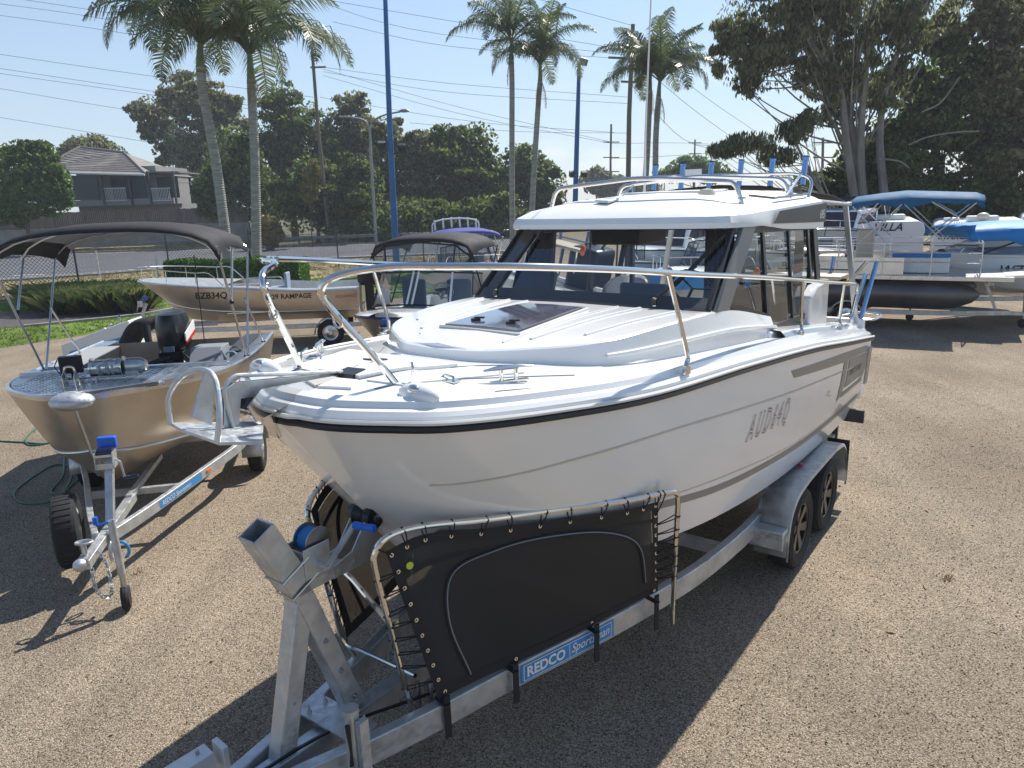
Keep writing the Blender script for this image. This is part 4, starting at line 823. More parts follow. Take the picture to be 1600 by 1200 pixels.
def drawtrailer(name, label, loc, rz, L, axle, half, zr=.45, wr=.29, cat='trailer', group=None, jock=(.25, .05), spare=False, guards='galv', sticker=None, pole=.7):
    t = thing(name, label, cat, loc, rz, group)
    b = MB(); b.beam((0, .05, zr-.02), (0, 1.4, zr), .075, .075); b.build('drawbar', 'galv', t, bevel=.004)
    for sg in (1, -1):
        P = [(0.05*sg, .5, zr), (.22*sg, .95, zr), (half*.6*sg, 1.9, zr), (half*.9*sg, axle-.45, zr+.02), (half*.92*sg, axle+.3, zr+.02), (half*.92*sg, L, zr+.02)]
        b = MB(); b.path_beam(catm(P, 5), .05, .1); r_ = b.build('side_rail', 'galv', t, bevel=.004)
        if sticker and sg > 0:
            c = catm(P, 8); s0, s1 = 1.15, 1.85
            def rp(s, z, of, c=c):
                for i in range(len(c)-1):
                    if c[i].y <= s <= c[i+1].y:
                        q = c[i].lerp(c[i+1], (s-c[i].y)/max(1e-6, c[i+1].y-c[i].y)); d = (c[i+1]-c[i]).normalized(); return q+Vector((d.y, -d.x, 0))*(.026+of)+Vector((0, 0, z))
                return c[-1]
            b = MB(); b.grid([[rp(s0-.03+.7*i/10, z, .001) for z in (-.035, .035)] for i in range(11)]); sk = b.build('sticker', 'sticker_blue', r_, angle=0)
            v, f = text_mesh(sticker, .062, shear=.2, sx=.95); b = MB(); b.add([rp(s0+p.x, -.022+p.y, .004) for p in v], f); b.build('lettering', 'letter_white', sk, angle=0)
            b = MB(); b.box(rp(1.95, .0, .004), (.006, .08, .03), (0, 0, -.3)); b.build('side_reflector', 'orange', r_)
        wheel(t, (half*sg, axle, wr), wr, .17, (sg, 0, 0), 'alum_tube')
        ac = [(0, axle+(wr+.06)*math.cos(a_), wr+(wr+.05)*math.sin(a_)) for a_ in np.linspace(math.pi*1.02, -.02*math.pi, 14)]
        b = MB(); b.grid([[(sg*(half-.12), p[1], p[2]) for p in ac], [(sg*(half+.10), p[1], p[2]) for p in ac], [(sg*(half+.11), p[1], p[2]-.03) for p in ac]]); b.build('mudguard', guards, t, solid=.004)
    for s_ in (1.55, axle, L-.05): b = MB(); w_ = half*.92 if s_ > 2.4 else half*.47; b.beam((-w_, s_, zr), (w_, s_, zr), .05, .06); b.build('cross_member', 'galv', t)
    b = MB(); b.box((0, .55 if 0 else 1.9, zr+.03), (.05, 1.2, .05)); b.build('keel_beam', 'galv', t)
    b = MB(); b.ball((0, -.02, zr+.02), .055, (1, 1.1, .9)); b.box((0, .06, zr+.02), (.07, .12, .05)); cp_ = b.build('coupling_head', 'galv', t)
    b = MB(); b.tube([(0.06*math.cos(a_), .12+.035*math.sin(a_), zr+.14) for a_ in np.linspace(0, 6.28, 14, endpoint=False)], .010, 6, closed=True); b.cyl((0, .1, zr+.02), (0, .09, zr+.14), .02); b.build('brake_lever', 'galv', cp_)
    jw, js_ = jock; b = MB(); b.cyl((jw, js_, .3), (jw-.02, js_+.03, pole), .028, 12); j = b.build('jockey_stand', 'galv', t)
    b = MB(); b.cyl((jw, js_-.0, .1), (jw, js_, .31), .021, 10); b.build('inner_tube', 'steel_dull', j)
    b = MB(); b.lathe([(.01, -.03), (.085, -.03), (.1, -.01), (.1, .01), (.085, .03), (.01, .03)], (jw, js_, .1), (1, .2, 0), 16); b.build('jockey_wheel', 'rubber', j)
    b = MB(); b.cyl((jw, js_+.02, pole), (jw-.12, js_+.0, pole-.02), .008); b.cyl((jw-.12, js_, pole-.01), (jw-.12, js_, pole+.05), .018); b.build('crank', 'blue_plastic', j)
    b = MB(); b.beam((0, .72, zr), (0, .98, 1.0), .06, .06, up=(1, 0, 0)); p_ = b.build('winch_post', 'galv', t)
    b = MB()
    for x in (-.07, .07): b.box((x, .88, 1.0), (.006, .12, .14))
    b.box((0, .83, .95), (.14, .006, .05)); b.box((0, .83, 1.04), (.14, .006, .02)); w_ = b.build('winch', 'galv', p_)
    b = MB(); b.cyl((-.06, .9, 1.05), (.06, .9, 1.05), .045, 14); b.build('strap_drum', 'navy', w_)
    b = MB(); b.tube([(.08, .86, 1.0), (.12, .84, .98), (.14, .82, .86), (.14, .82, .84)], .009, 6); wh_ = b.build('winch_handle', 'galv', w_); b = MB(); b.cyl((.14, .82, .84), (.25, .82, .85), .014); b.build('handle_grip', 'navy', wh_)
    b = MB(); b.box((0, .98, 1.12), (.15, .06, .1)); b.build('bow_stop', 'blue_plastic', p_, bevel=.01)
    if spare: wheel(t, (-.32, .72, .46), .31, .19, (-.97, -.25, 0), 'steel_dull', name='spare_wheel')
    return t
RZ1 = R(8); BX = .09
tb = thing('aluminium_boat', 'bare aluminium boat with black bimini and treadplate bow deck, bow towards the camera', 'boat', (-3.88, 6.34, -.08), RZ1)
SH1 = [(0, 0, 1.50), (.30, .08, 1.50), (.62, .36, 1.485), (.88, .72, 1.46), (1.06, 1.2, 1.435), (1.14, 1.9, 1.41), (1.15, 2.8, 1.395), (1.12, 3.7, 1.39)]
CH1 = [(0, .17, .98), (.14, .22, .955), (.36, .38, .92), (.58, .72, .88), (.78, 1.2, .83), (.92, 1.9, .78), (.96, 2.8, .74), (.94, 3.7, .72)]
KL1 = [(0, .17, .98), (0, .26, .80), (0, .38, .62), (0, .6, .53), (0, 1.0, .49), (0, 1.9, .48), (0, 2.8, .48), (0, 3.7, .48)]
h1, a1, c1, k1, BV1, BL1 = hullform(tb, SH1, CH1, KL1, 'alum_hull', belly=.012)
edge_tube(c1, .014, h1, 'chine_strip', 'alum_tube')
b = MB(); b.tube([Vector((0, -.01, 1.49)), Vector((0, .165, .98)), Vector((0, .30, .75)), Vector((0, .5, .55))], .014, 8); b.build('stem_bar', 'alum_tube', h1)
# side deck and coaming
b = MB()
for sg in (1, -1):
    P = a1; rows = []
    for dx, dz in ((0, 0), (.012, .045), (-.02, .055), (-.035, .04), (-.16, .045), (-.22, .035), (-.22, -.35)):
        row = []
        for i, p in enumerate(P):
            q = P[min(i+1, len(P)-1)]-P[max(0, i-1)]; nrm = Vector((q.y, -q.x, 0)).normalized(); r_ = p+nrm*dx; r_.x = max(0, r_.x); row.append(Vector((r_.x*sg, r_.y, p.z+dz)))
        rows.append(row)
    b.grid(rows, flip=sg > 0)
b.build('gunwale', 'alum_tube', tb, angle=30)
b = MB(); fw = [p for p in a1 if p.y < 1.35]; rows = [[Vector((x*max(0, p.x-.03), p.y+.02, p.z+.05)) for x in np.linspace(-1, 1, 9)] for p in fw]; b.grid(rows); fd = b.build('fore_deck', 'alum_deck', tb, angle=20)
# raised diamond-plate bars, too many and small to be picked apart
b = MB(); random.seed(4)
for i in range(40):
    for j in range(30):
        x, y = -1.0+j*.07+(i % 2)*.035, .1+i*.032
        hw = np.interp(y, [p.y for p in a1[:20]], [p.x for p in a1[:20]])
        if abs(x) < hw-.08 and y < 1.3: b.box((x, y, np.interp(y, [p.y+.02 for p in a1[:22]], [p.z+.052 for p in a1[:22]])), (.058, .013, .009), (0, 0, .8 if (i+j) % 2 else -.8))
b.build('tread_pattern', 'alum_tube', fd, kind='stuff', angle=0)
for sg in (1,):
    b = MB(); b.beam((-1.04, 1.34, 1.50), (1.04, 1.34, 1.50), .07, .05); b.build('deck_edge', 'alum_tube', tb, bevel=.006)
b = MB(); b.beam((.08, -.02, 1.56), (.62, .33, 1.545), .03, .04); b.beam((.66, .36, 1.545), (.92, .76, 1.52), .035, .05); b.build('bow_capping', 'alum_tube', tb)
# bow roller shroud
b = MB(); rows = []
for t_ in np.linspace(0, 1, 8):
    y = .28-.40*t_; w_ = .10+.07*math.sin(t_*math.pi*.6); rows.append([(w_*math.cos(a_), y-.05*math.sin(a_)*t_, 1.52+.075*math.sin(a_)*(1-.2*t_)-.03*t_) for a_ in np.linspace(-math.pi, math.pi, 20, endpoint=False)])
b = MB(); b.ball((0, -.02, 1.505), 1, (.19, .15, .085), 20); b.build('bow_roller_shroud', 'galv', tb)
b = MB()
for x in (-.05, .05): b.prism([(x-.06, .12, 1.56), (x-.06, .10, 1.70), (x-.06, .16, 1.75), (x-.06, .22, 1.60)], (.008, 0, 0))
b.tube(fillet([(-.12, .2, 1.57), (-.10, .16, 1.78), (-.02, .16, 1.78), (0, .2, 1.57)], .03, 3), .010, 6); b.build('roller_cheek', 'steel', tb)
# drum anchor winch
dw = MB(); dw.lathe([(.10, -.15), (.10, -.142), (.075, -.142), (.075, .142), (.10, .142), (.10, .15)], (.02, .82, 1.63), (1, 0, 0), 24, caps=True); drum = dw.build('winch_drum', 'steel', tb)
b = MB(); random.seed(2)
for k in range(90):
    a_ = random.uniform(0, 6.28); x = -.10+random.uniform(0, .24); c_ = Vector((x, .82+.082*math.cos(a_), 1.63+.082*math.sin(a_))); u_ = Vector((random.uniform(-1, 1), -math.sin(a_), math.cos(a_))).normalized(); w_ = Vector((0, math.cos(a_), math.sin(a_)))
    b.tube([c_+u_*.014*math.cos(q)+u_.cross(w_)*.009*math.sin(q) for q in np.linspace(0, 6.28, 6, endpoint=False)], .0035, 4, closed=True)
b.build('chain', 'galv', drum, kind='stuff', angle=0)
b = MB(); b.lathe([(.0, 0), (.06, 0), (.08, .02), (.08, .14), (.07, .16), (.05, .2), (.0, .2)], (.18, .82, 1.63), (1, 0, 0), 20); b.box((.0, .82, 1.55), (.4, .16, .02)); b.box((.25, .82, 1.57), (.12, .14, .05)); b.build('winch_motor', 'steel_dull', tb, bevel=.006)
b = MB(); b.box((-.28, .66, 1.53), (.22, .08, .07)); b.box((-.02, .60, 1.52), (.02, .03, .12)); b.cyl((-.22, .56, 1.5), (.0, .56, 1.5), .02); b.build('winch_bracket', 'alum_tube', tb)
b = MB(); b.box((-.36, .92, 1.66), (.20, .06, .17), (.1, 0, .15)); b.cyl((-.36, .92, 1.5), (-.36, .92, 1.6), .015); b.tube([(-.47, .9, 1.72), (-.5, .88, 1.65), (-.46, .9, 1.56)], .006, 5); b.build('chart_plotter', 'black_plastic', tb, bevel=.012)
# console, seat box, floor
b = MB(); b.prism([(.50, 1.75, 1.42), (.50, 1.95, 1.58), (.50, 2.3, 1.56), (.50, 2.3, 1.0), (.50, 1.7, 1.0)], (.34, 0, 0)); b.build('console', 'seat_grey', tb, bevel=.01)
b = MB(); b.box((.62, 2.75, 1.28), (.40, .4, .2), (.15, 0, .1)); b.build('seat_box', 'seat_grey', tb, bevel=.015)
b = MB(); b.box((0, 2.4, 1.02), (1.9, 2.4, .02)); b.build('floor', 'alum_dark', tb)
b = MB(); b.box((-.82, 2.2, 1.47), (.35, 1.6, .012)); b.build('side_deck_mat', 'canvas_grey_lining', tb)
b = MB(); b.box((.88, 2.9, 1.45), (.18, 1.2, .012)); b.build('side_deck_mat', 'alum_dark', tb)
for x, y in ((.92, 2.0), (.9, 2.3)): b = MB(); b.tube([(x-.06, y, 1.47), (x-.03, y, 1.5), (x+.03, y, 1.5), (x+.06, y, 1.47)], .01, 6); b.build('cleat', 'steel', tb)
b = MB(); b.tube([(.55, 2.35, 1.45), (.56, 2.36, 2.6)], .006, 5); b.build('antenna', 'black_plastic', tb)
# outboard engine on the stern
ob = MB(); ob.grid([[(-.02+w_*math.cos(a_), 3.15+l_*math.sin(a_)-.0, z_) for a_ in np.linspace(0, 2*math.pi, 20, endpoint=False)] for w_, l_, z_ in ((.15, .24, 1.36), (.19, .30, 1.42), (.20, .31, 1.60), (.19, .30, 1.76), (.165, .26, 1.84), (.10, .16, 1.865))], wrap=True, caps=True)
mo = ob.build('outboard_motor', 'wheel_gloss', tb)
b = MB(); b.box((-.02, 3.15, 1.2), (.22, .3, .34)); b.box((-.02, 3.05, 1.32), (.3, .3, .1)); b.tube([(-.05, 2.95, 1.3), (-.2, 2.75, 1.28), (-.33, 2.7, 1.24)], [.05, .035, .025], 8); b.ball((-.05, 2.9, 1.22), .08); b.ball((.1, 2.9, 1.2), .07); b.tube([(.1, 2.95, 1.35), (.22, 2.85, 1.28), (.16, 2.8, 1.15)], .015, 6); b.build('clamp_bracket', 'black_plastic', mo, bevel=.02)
b = MB(); b.prism([(.17, 2.93, 1.5), (.17, 2.93, 1.6), (.19, 3.3, 1.72), (.19, 3.3, 1.6)], (.015, 0, 0)); b.build('decal', 'letter_white', mo); b = MB(); b.prism([(.175, 2.93, 1.47), (.175, 2.93, 1.5), (.195, 3.3, 1.6), (.195, 3.3, 1.55)], (.014, 0, 0)); b.build('decal', 'letter_red', mo)
b = MB(); b.box((-.02, 2.86, 1.42), (.13, .03, .07)); b.build('name_badge', 'seat_grey', mo)
b = MB(); b.box((0, 3.25, .85), (.1, .22, .5)); b.build('motor_leg', 'black_plastic', mo)
# bimini
bm_ = []
def canopy(par, rows, top, lining, name='bimini_canopy', drop=.1):
    b = MB(); b.grid(rows); o = b.build(name, top, par, angle=60, solid=.01)
    b = MB(); b.grid([[Vector(p)-Vector((0, 0, .014)) for p in r_[1:-1]] for r_ in rows]); b.build('lining', lining, o, angle=60)
    return o
def bow_pts(w, s, z, zc, n=13, drop=.12):
    out = []
    for k in range(n):
        u = -1+2*k/(n-1); x = w*(1.0*math.copysign(1-(1-abs(u))**1.35, u)); out.append(Vector((x, s, zc-(zc-z)*abs(u)**2.6-(drop if abs(u) == 1 else 0))))
    return out
rows = [bow_pts(1.07, .98, 2.72, 2.93), bow_pts(1.07, 1.06, 2.74, 2.985, drop=.06), bow_pts(1.07, 1.5, 2.76, 3.01, drop=.03), bow_pts(1.07, 2.0, 2.745, 2.99, drop=.06), bow_pts(1.07, 2.5, 2.70, 2.93, drop=.10), bow_pts(1.06, 2.62, 2.62, 2.85)]
rows = [[Vector((p.x+BX, p.y, p.z)) for p in r_] for r_ in rows]; canopy(tb, rows, 'canvas_black', 'canvas_grey_lining')
for sg in (1, -1):
    for P, m_ in (([(1.02*sg, 1.62, 1.46), (1.05*sg, 1.05, 2.62), (1.05*sg, 1.0, 2.75)], 'alum_tube'), ([(1.03*sg, 1.66, 1.46), (1.06*sg, 2.42, 2.62)], 'alum_tube'), ([(1.04*sg, 2.62, 1.45), (1.04*sg, 2.05, 2.1)], 'alum_tube'), ([(1.05*sg, 1.35, 2.15), (1.05*sg, 1.7, 2.72)], 'alum_tube')):
        P = [(p[0]+BX, p[1]+(.25 if sg > 0 and p[2] < 1.6 else 0), p[2]) for p in P]; b = MB(); b.tube(P, .0125, 8); f_ = b.build('bimini_leg', m_, tb); 
        b = MB(); b.ball(P[0], .026); b.build('hinge', 'black_plastic', f_)
for s_, zc in ((1.02, 2.965), (1.6, 2.99), (2.45, 2.92)):
    b = MB(); b.tube([p+Vector((BX, 0, -.03)) for p in bow_pts(1.04, s_, 2.70, zc, drop=0)], .012, 8); b.build('bimini_bow', 'alum_tube', tb)
drawtrailer('boat_trailer', 'galvanized trailer with drawbar chain, spare wheel and blue crank under the bare aluminium boat', (-3.28, 5.10, 0), R(12), 5.2, 3.15, .90, spare=True, sticker='REDCO Sportsman', jock=(.23, .1), pole=.74)
# safety chain on the drawbar
t2 = thing('safety_chain', 'loop of galvanized chain hanging from the drawbar of the left trailer', 'chain', (-3.28, 5.1, 0), R(12))
P = catm([(.05, .22, .46), (.10, .2, .36), (.14, .1, .22), (.15, .02, .17), (.10, -.02, .2), (.06, .0, .30), (.05, .04, .40)], 8)
L_ = 0; acc = []
for i in range(len(P)-1): acc.append((P[i+1]-P[i]).length)
tot = sum(acc); nl = 24
for k in range(nl):
    d = tot*(k+.5)/nl; i = 0
    while d > acc[i]: d -= acc[i]; i += 1
    c_ = P[i].lerp(P[i+1], d/acc[i]); dr_ = (P[i+1]-P[i]).normalized(); s1_ = dr_.orthogonal().normalized(); s2_ = dr_.cross(s1_); e_ = s1_ if k % 2 else s2_
    b = MB(); b.tube([c_+dr_*.022*math.cos(q)+e_*.013*math.sin(q) for q in np.linspace(0, 6.28, 10, endpoint=False)], .0045, 5, closed=True); b.build('link', 'galv', t2)
b = MB()
for k in range(3): b.tube([Vector((.11, .30, .40+.0))+Vector((.006*k, .03*math.cos(q), .07*math.sin(q)+.01*k)) for q in np.linspace(0, 6.28, 12, endpoint=False)], .008, 6, closed=True)
b.build('shackle', 'galv', t2)
gl = MB(); gl.tube([Vector((-3.12, 5.38, .44))+Vector((.055*math.cos(q), 0, .07*math.sin(q))) for q in np.linspace(-1.2, 2.4, 12)], .013, 8); tag(gl.build('coupling_lock', 'sticker_blue', None), 'blue hooped lock hanging beside the jockey stand of the left trailer', 'lock')
# hose
hp = [gp(-40, 688), gp(30, 692), gp(75, 693), gp(88, 672), gp(62, 668), gp(40, 688), gp(52, 697), gp(95, 690)]
b = MB(); b.tube([p+Vector((0, 0, .012)) for p in catm(hp, 8)], .011, 6)
hp2 = [gp(101, 712), gp(98, 745), gp(80, 770), gp(100, 770), gp(113, 735), gp(85, 728), gp(40, 755), gp(22, 775), gp(40, 788), gp(85, 783), gp(115, 757), gp(130, 745)]
b2 = MB(); b2.tube([p+Vector((0, 0, .012)) for p in catm(hp2, 8)], .010, 6)
tag(b.build('garden_hose', 'hose_green', None), 'green garden hose lying on the sunlit gravel at the left edge', 'hose'); tag(b2.build('garden_hose', 'hose_green', None), 'dark green hose coiled on shaded gravel beside the spare wheel', 'hose')
# display box
sg_ = thing('display_box', 'white wedge-topped display box with a blue BOAT panel behind the bow winch', 'sign', (-7.35, 13.2, 0), R(2))
b = MB(); b.prism([(-.62, -.25, .0), (-.62, -.25, .78), (.1, -.25, 1.02), (.62, -.25, 1.18), (.75, -.25, .0)], (0, .55, 0)); b.build('box', 'white_plastic', sg_, bevel=.02)
b = MB(); b.prism([(-.45, -.255, .1), (-.48, -.255, .66), (.62, -.255, .93), (.7, -.255, .1)], (0, -.012, 0)); pn = b.build('panel', 'sticker_blue', sg_)
b = MB(); b.prism([(-.36, -.268, .1), (-.38, -.268, .60), (.6, -.268, .80), (.64, -.268, .1)], (0, -.006, 0)); b.build('panel_inset', 'white_plastic', pn)
put_text('BOAT', 'yellow', pn, frame((-.30, -.279, .36), (1, .0, .06), (0, 0, 1)), .26, bold=.008, sx=1.25)
# ---- the person bending over behind the outboard
def skinned(name, nodes, edges, m, parent=None, sub=2):
    me = bpy.data.meshes.new(name); me.from_pydata([n_[0] for n_ in nodes], edges, []); o = link(bpy.data.objects.new(name, me), parent); me.materials.append(MATS[m])
    sk = o.modifiers.new('skin', 'SKIN')
    for i, n_ in enumerate(nodes):
        r_ = n_[1]; me.skin_vertices[0].data[i].radius = (r_, r_) if not isinstance(r_, tuple) else r_
    me.skin_vertices[0].data[0].use_root = True; sk.use_smooth_shade = True
    s_ = o.modifiers.new('sub', 'SUBSURF'); s_.levels = s_.render_levels = sub; return o
ps = thing('person', 'person in dark clothes bending over with one arm reaching down behind the outboard', 'person', (-5.75, 11.3, 0), 0)
# pelvis at origin x=-.25, torso bends towards +x
N = [((-.22, 0, .92), .155), ((-.12, 0, 1.12), .15), ((.02, 0, 1.30), .16), ((.20, 0, 1.40), .165), ((.33, 0, 1.40), .10), ((.40, 0, 1.38), .062), ((.47, 0, 1.36), .07), ((.55, 0, 1.33), .095), ((.60, 0, 1.27), .075),
     ((.22, -.17, 1.34), .075), ((.28, -.24, 1.12), .055), ((.32, -.28, .92), .042), ((.34, -.30, .86), .03),
     ((.22, .17, 1.34), .075), ((.32, .22, 1.12), .055), ((.42, .2, .94), .042), ((.45, .2, .88), .03),
     ((-.24, -.10, .84), .11), ((-.14, -.14, .50), .078), ((-.20, -.15, .12), .05), ((-.12, -.15, .05), .045), ((-.0, -.15, .035), .035),
     ((-.24, .10, .84), .11), ((-.10, .16, .50), .078), ((-.16, .17, .12), .05), ((-.08, .17, .05), .045), ((.04, .17, .035), .035)]
E_ = [(0, 1), (1, 2), (2, 3), (3, 4), (4, 5), (5, 6), (6, 7), (7, 8), (3, 9), (9, 10), (10, 11), (11, 12), (3, 13), (13, 14), (14, 15), (15, 16), (0, 17), (17, 18), (18, 19), (19, 20), (20, 21), (0, 22), (22, 23), (23, 24), (24, 25), (25, 26)]
skinned('body', N, E_, 'cloth_dark', ps)
b = MB(); b.ball((.585, 0, 1.30), .085, (.95, .8, 1.15), 14); hd_ = b.build('head', 'skin', ps)
b = MB(); b.ball((.56, 0, 1.335), .10, (1, .86, 1.0), 14); b.build('hair', 'hair', hd_)
b = MB(); b.ball((.66, 0, 1.25), .016); b.ball((.59, -.075, 1.29), .016, (.8, .5, 1.3)); b.ball((.59, .075, 1.29), .016, (.8, .5, 1.3)); b.build('nose_and_ears', 'skin', hd_)
for sx_, (hx, hy, hz) in ((-1, (.345, -.305, .84)), (1, (.455, .2, .86))):
    b = MB(); b.ball((hx, hy, hz-.03), .04, (.5, .9, 1.1), 10)
    for k in range(4): y = hy-.028+.019*k; b.tube([(hx, y, hz-.06), (hx+.012, y, hz-.10), (hx+.035, y, hz-.125+.004*abs(k-1))], [.0095, .0085, .007], 6)
    b.tube([(hx+.01, hy+.035*sx_*-1, hz-.02), (hx+.035, hy+.045*sx_*-1, hz-.055), (hx+.05, hy+.03*sx_*-1, hz-.075)], [.011, .009, .008], 6); b.build('hand', 'skin', ps)
b = MB(); b.beam((-.16, -.125, .95), (-.06, -.15, .62), .012, .03, up=(0, 1, 0)); b.build('trouser_stripe', 'seat_grey', ps)
# ================================================================== other boats, caravans
def boat_generic(name, label, loc, rz, L=5.2, Bm=2.2, zb=1.55, zs=1.25, zk=.55, hullm='gelcoat', deckm='gelcoat', rail=True, screen=True, top=None, topm='canvas_black', topz=1.1, rocket=False, reg=None, regside=1, band=None, group=None, seats=True, motor='black_plastic', lining='canvas_grey_lining', txt=(), cabin=False):
    t = thing(name, label, 'boat', loc, rz, group); hb_ = Bm/2; s = L/5.0
    S = [(0, 0, zb), (.20*hb_, .06, zb), (.48*hb_, .30*s, zb-.01), (.74*hb_, .8*s, zb-.05), (.92*hb_, 1.6*s, zb-.12), (hb_, 2.6*s, (zb+zs)/2-.04), (hb_, 3.8*s, zs), (.96*hb_, L, zs)]
    zc = zk+.28
    C = [(0, .45*s, zc+.35), (.10*hb_, .52*s, zc+.3), (.28*hb_, .72*s, zc+.22), (.5*hb_, 1.15*s, zc+.12), (.72*hb_, 1.9*s, zc+.04), (.85*hb_, 2.8*s, zc), (.88*hb_, 3.9*s, zc-.02), (.86*hb_, L, zc-.02)]
    K = [(0, .45*s, zc+.35), (0, .55*s, zc+.2), (0, .75*s, zc+.0), (0, 1.1*s, zk+.08), (0, 1.7*s, zk), (0, 2.8*s, zk-.03), (0, 3.9*s, zk-.04), (0, L, zk-.04)]
    h, a, c, k, BV, BL = hullform(t, S, C, K, hullm, n=4)
    edge_tube(a, .022, h, 'gunwale', 'black_plastic' if hullm == 'gelcoat' else 'alum_tube', off=(.005, 0, .0))
    if 'alum' in hullm: edge_tube(c, .012, h, 'chine_strip', 'alum_tube')
    b = MB(); ys = [p.y for p in a]; xs = [p.x for p in a]; zz = [p.z for p in a]
    hw = lambda y: float(np.interp(y, ys, xs)); hz = lambda y: float(np.interp(y, ys, zz))
    fd_ = .42*L
    yy = np.linspace(.02, fd_, 12); b.grid([[Vector((u*hw(y), y, hz(y)+.02+.10*(1-u*u)*(1 if deckm == 'gelcoat' else .2))) for u in np.linspace(-1, 1, 9)] for y in yy])
    for sg in (1, -1):
        ya = np.linspace(fd_, L, 8); b.grid([[Vector((sg*hw(y), y, hz(y)+.02)), Vector((sg*(hw(y)-.16), y, hz(y)+.04)), Vector((sg*(hw(y)-.18), y, hz(y)-.45))] for y in ya])
    b.build('deck', deckm, t, angle=40)
    b = MB(); b.box((0, (fd_+L)/2, zs-.45), (Bm*.86, L-fd_, .02)); b.box((0, L-.03, zs-.2), (Bm*.9, .05, .4)); b.build('cockpit', deckm, t)
    if band: strip_b = MB(); [strip_b.grid([[Vector((sg*(p.x+.006), p.y, p.z-d)) for p in a[2:]] for d in (.06, .30)]) for sg in (1, -1)]; strip_b.build('colour_band', band, h)
    if screen:
        y0, w0, z0 = fd_-.12, hw(fd_)-.2, hz(fd_)+.06; hs = .5
        base = [(-w0, y0+.9, z0-.05), (-w0, y0+.35, z0), (-w0*.62, y0, z0+.06), (0, y0-.05, z0+.09), (w0*.62, y0, z0+.06), (w0, y0+.35, z0), (w0, y0+.9, z0-.05)]
        tp = [(x*.9, y+.30, z+hs) for x, y, z in base]
        b = MB(); b.grid([base, tp]); b.build('windscreen', 'glass_tint', t, angle=0)
        b = MB(); b.tube(base, .012, 5); b.tube(tp, .014, 5)
        for q0, q1 in zip(base, tp): b.tube([q0, q1], .012, 5)
        b.build('windscreen_frame', 'black_plastic' if hullm == 'gelcoat' else 'alum_tube', t)
    if cabin:
        b = MB(); w0 = hw(fd_)*.8; b.prism([(-w0, fd_-.5, hz(fd_)), (-w0, fd_-.1, hz(fd_)+.75), (-w0, fd_+1.3, hz(fd_)+.8), (-w0, fd_+1.3, hz(fd_))], (2*w0, 0, 0)); cb_ = b.build('cabin', 'gelcoat', t, bevel=.05)
        for sg in (1, -1): b = MB(); b.prism([(sg*(w0+.004), fd_-.3, hz(fd_)+.3), (sg*(w0+.004), fd_, hz(fd_)+.62), (sg*(w0+.004), fd_+1.1, hz(fd_)+.66), (sg*(w0+.004), fd_+1.1, hz(fd_)+.3)], (sg*.008, 0, 0)); b.build('cabin_window', 'glass_dark', cb_)
        b = MB(); b.add([(-w0*.9, fd_-.44, hz(fd_)+.14), (w0*.9, fd_-.44, hz(fd_)+.14), (w0*.9, fd_-.13, hz(fd_)+.7), (-w0*.9, fd_-.13, hz(fd_)+.7)], [(0, 1, 2, 3)]); b.build('cabin_windscreen', 'glass_dark', cb_, angle=0)
    if rail:
        b = MB()
        for sg in (1, -1):
            P = [Vector((sg*max(.02, hw(y)-.06), y, hz(y)+.30)) for y in np.linspace(.1, fd_, 8)]; P[-1].z -= .26; P = [Vector((0, .0, hz(0)+.3))]+P; b.tube(catm(P, 3), .012, 6)
            for y in (.2, fd_*.4, fd_*.72): b.tube([(sg*(hw(y)-.06), y, hz(y)+.28), (sg*(hw(y)-.05), y, hz(y))], .010, 6)
        b.build('bow_rail', 'steel', t)
    if seats:
        for x in (-.45, .45):
            if abs(x) > hb_-.3: continue
            b = MB(); b.box((x, fd_+1.15, zs+.02), (.45, .42, .12)); b.box((x, fd_+1.36, zs+.28), (.45, .1, .5)); b.cyl((x, fd_+1.15, zs-.44), (x, fd_+1.15, zs), .04, 8); b.build('seat', 'seat_grey', t, bevel=.03)
    if motor:
        b = MB(); b.grid([[(w_*math.cos(q), L+.18+l_*math.sin(q), z_) for q in np.linspace(0, 2*math.pi, 12, endpoint=False)] for w_, l_, z_ in ((.13, .2, zs-.02), (.18, .26, zs+.06), (.18, .26, zs+.34), (.12, .2, zs+.42))], wrap=True, caps=True); b.box((0, L+.18, zs-.4), (.1, .2, .8)); b.build('outboard_motor', motor, t)
    if top:
        y0, y1 = top; w_ = hb_*.94; z_ = zs+topz
        rows = [bow_pts(w_, y0-.04, z_-.05, z_+.12, drop=.1), bow_pts(w_, y0+.05, z_, z_+.2, drop=.05), bow_pts(w_, (y0+y1)/2, z_+.03, z_+.24, drop=.02), bow_pts(w_, y1-.05, z_, z_+.2, drop=.05), bow_pts(w_, y1+.03, z_-.06, z_+.1, drop=.1)]
        canopy(t, rows, topm, lining)
        for sg in (1, -1):
            ym = (y0+y1)/2
            for P in (([(sg*w_, ym, zs+.03), (sg*w_, y0, z_-.02)]), ([(sg*w_, ym+.05, zs+.03), (sg*w_, y1, z_-.02)]), ([(sg*w_, y1+.1, zs+.03), (sg*w_, y1-.3, zs+topz*.55)]), ([(sg*w_, (y0+ym)/2, zs+topz*.5), (sg*w_, ym, z_)])):
                b = MB(); b.tube(P, .013, 6); b.build('bimini_leg', 'alum_tube', t)
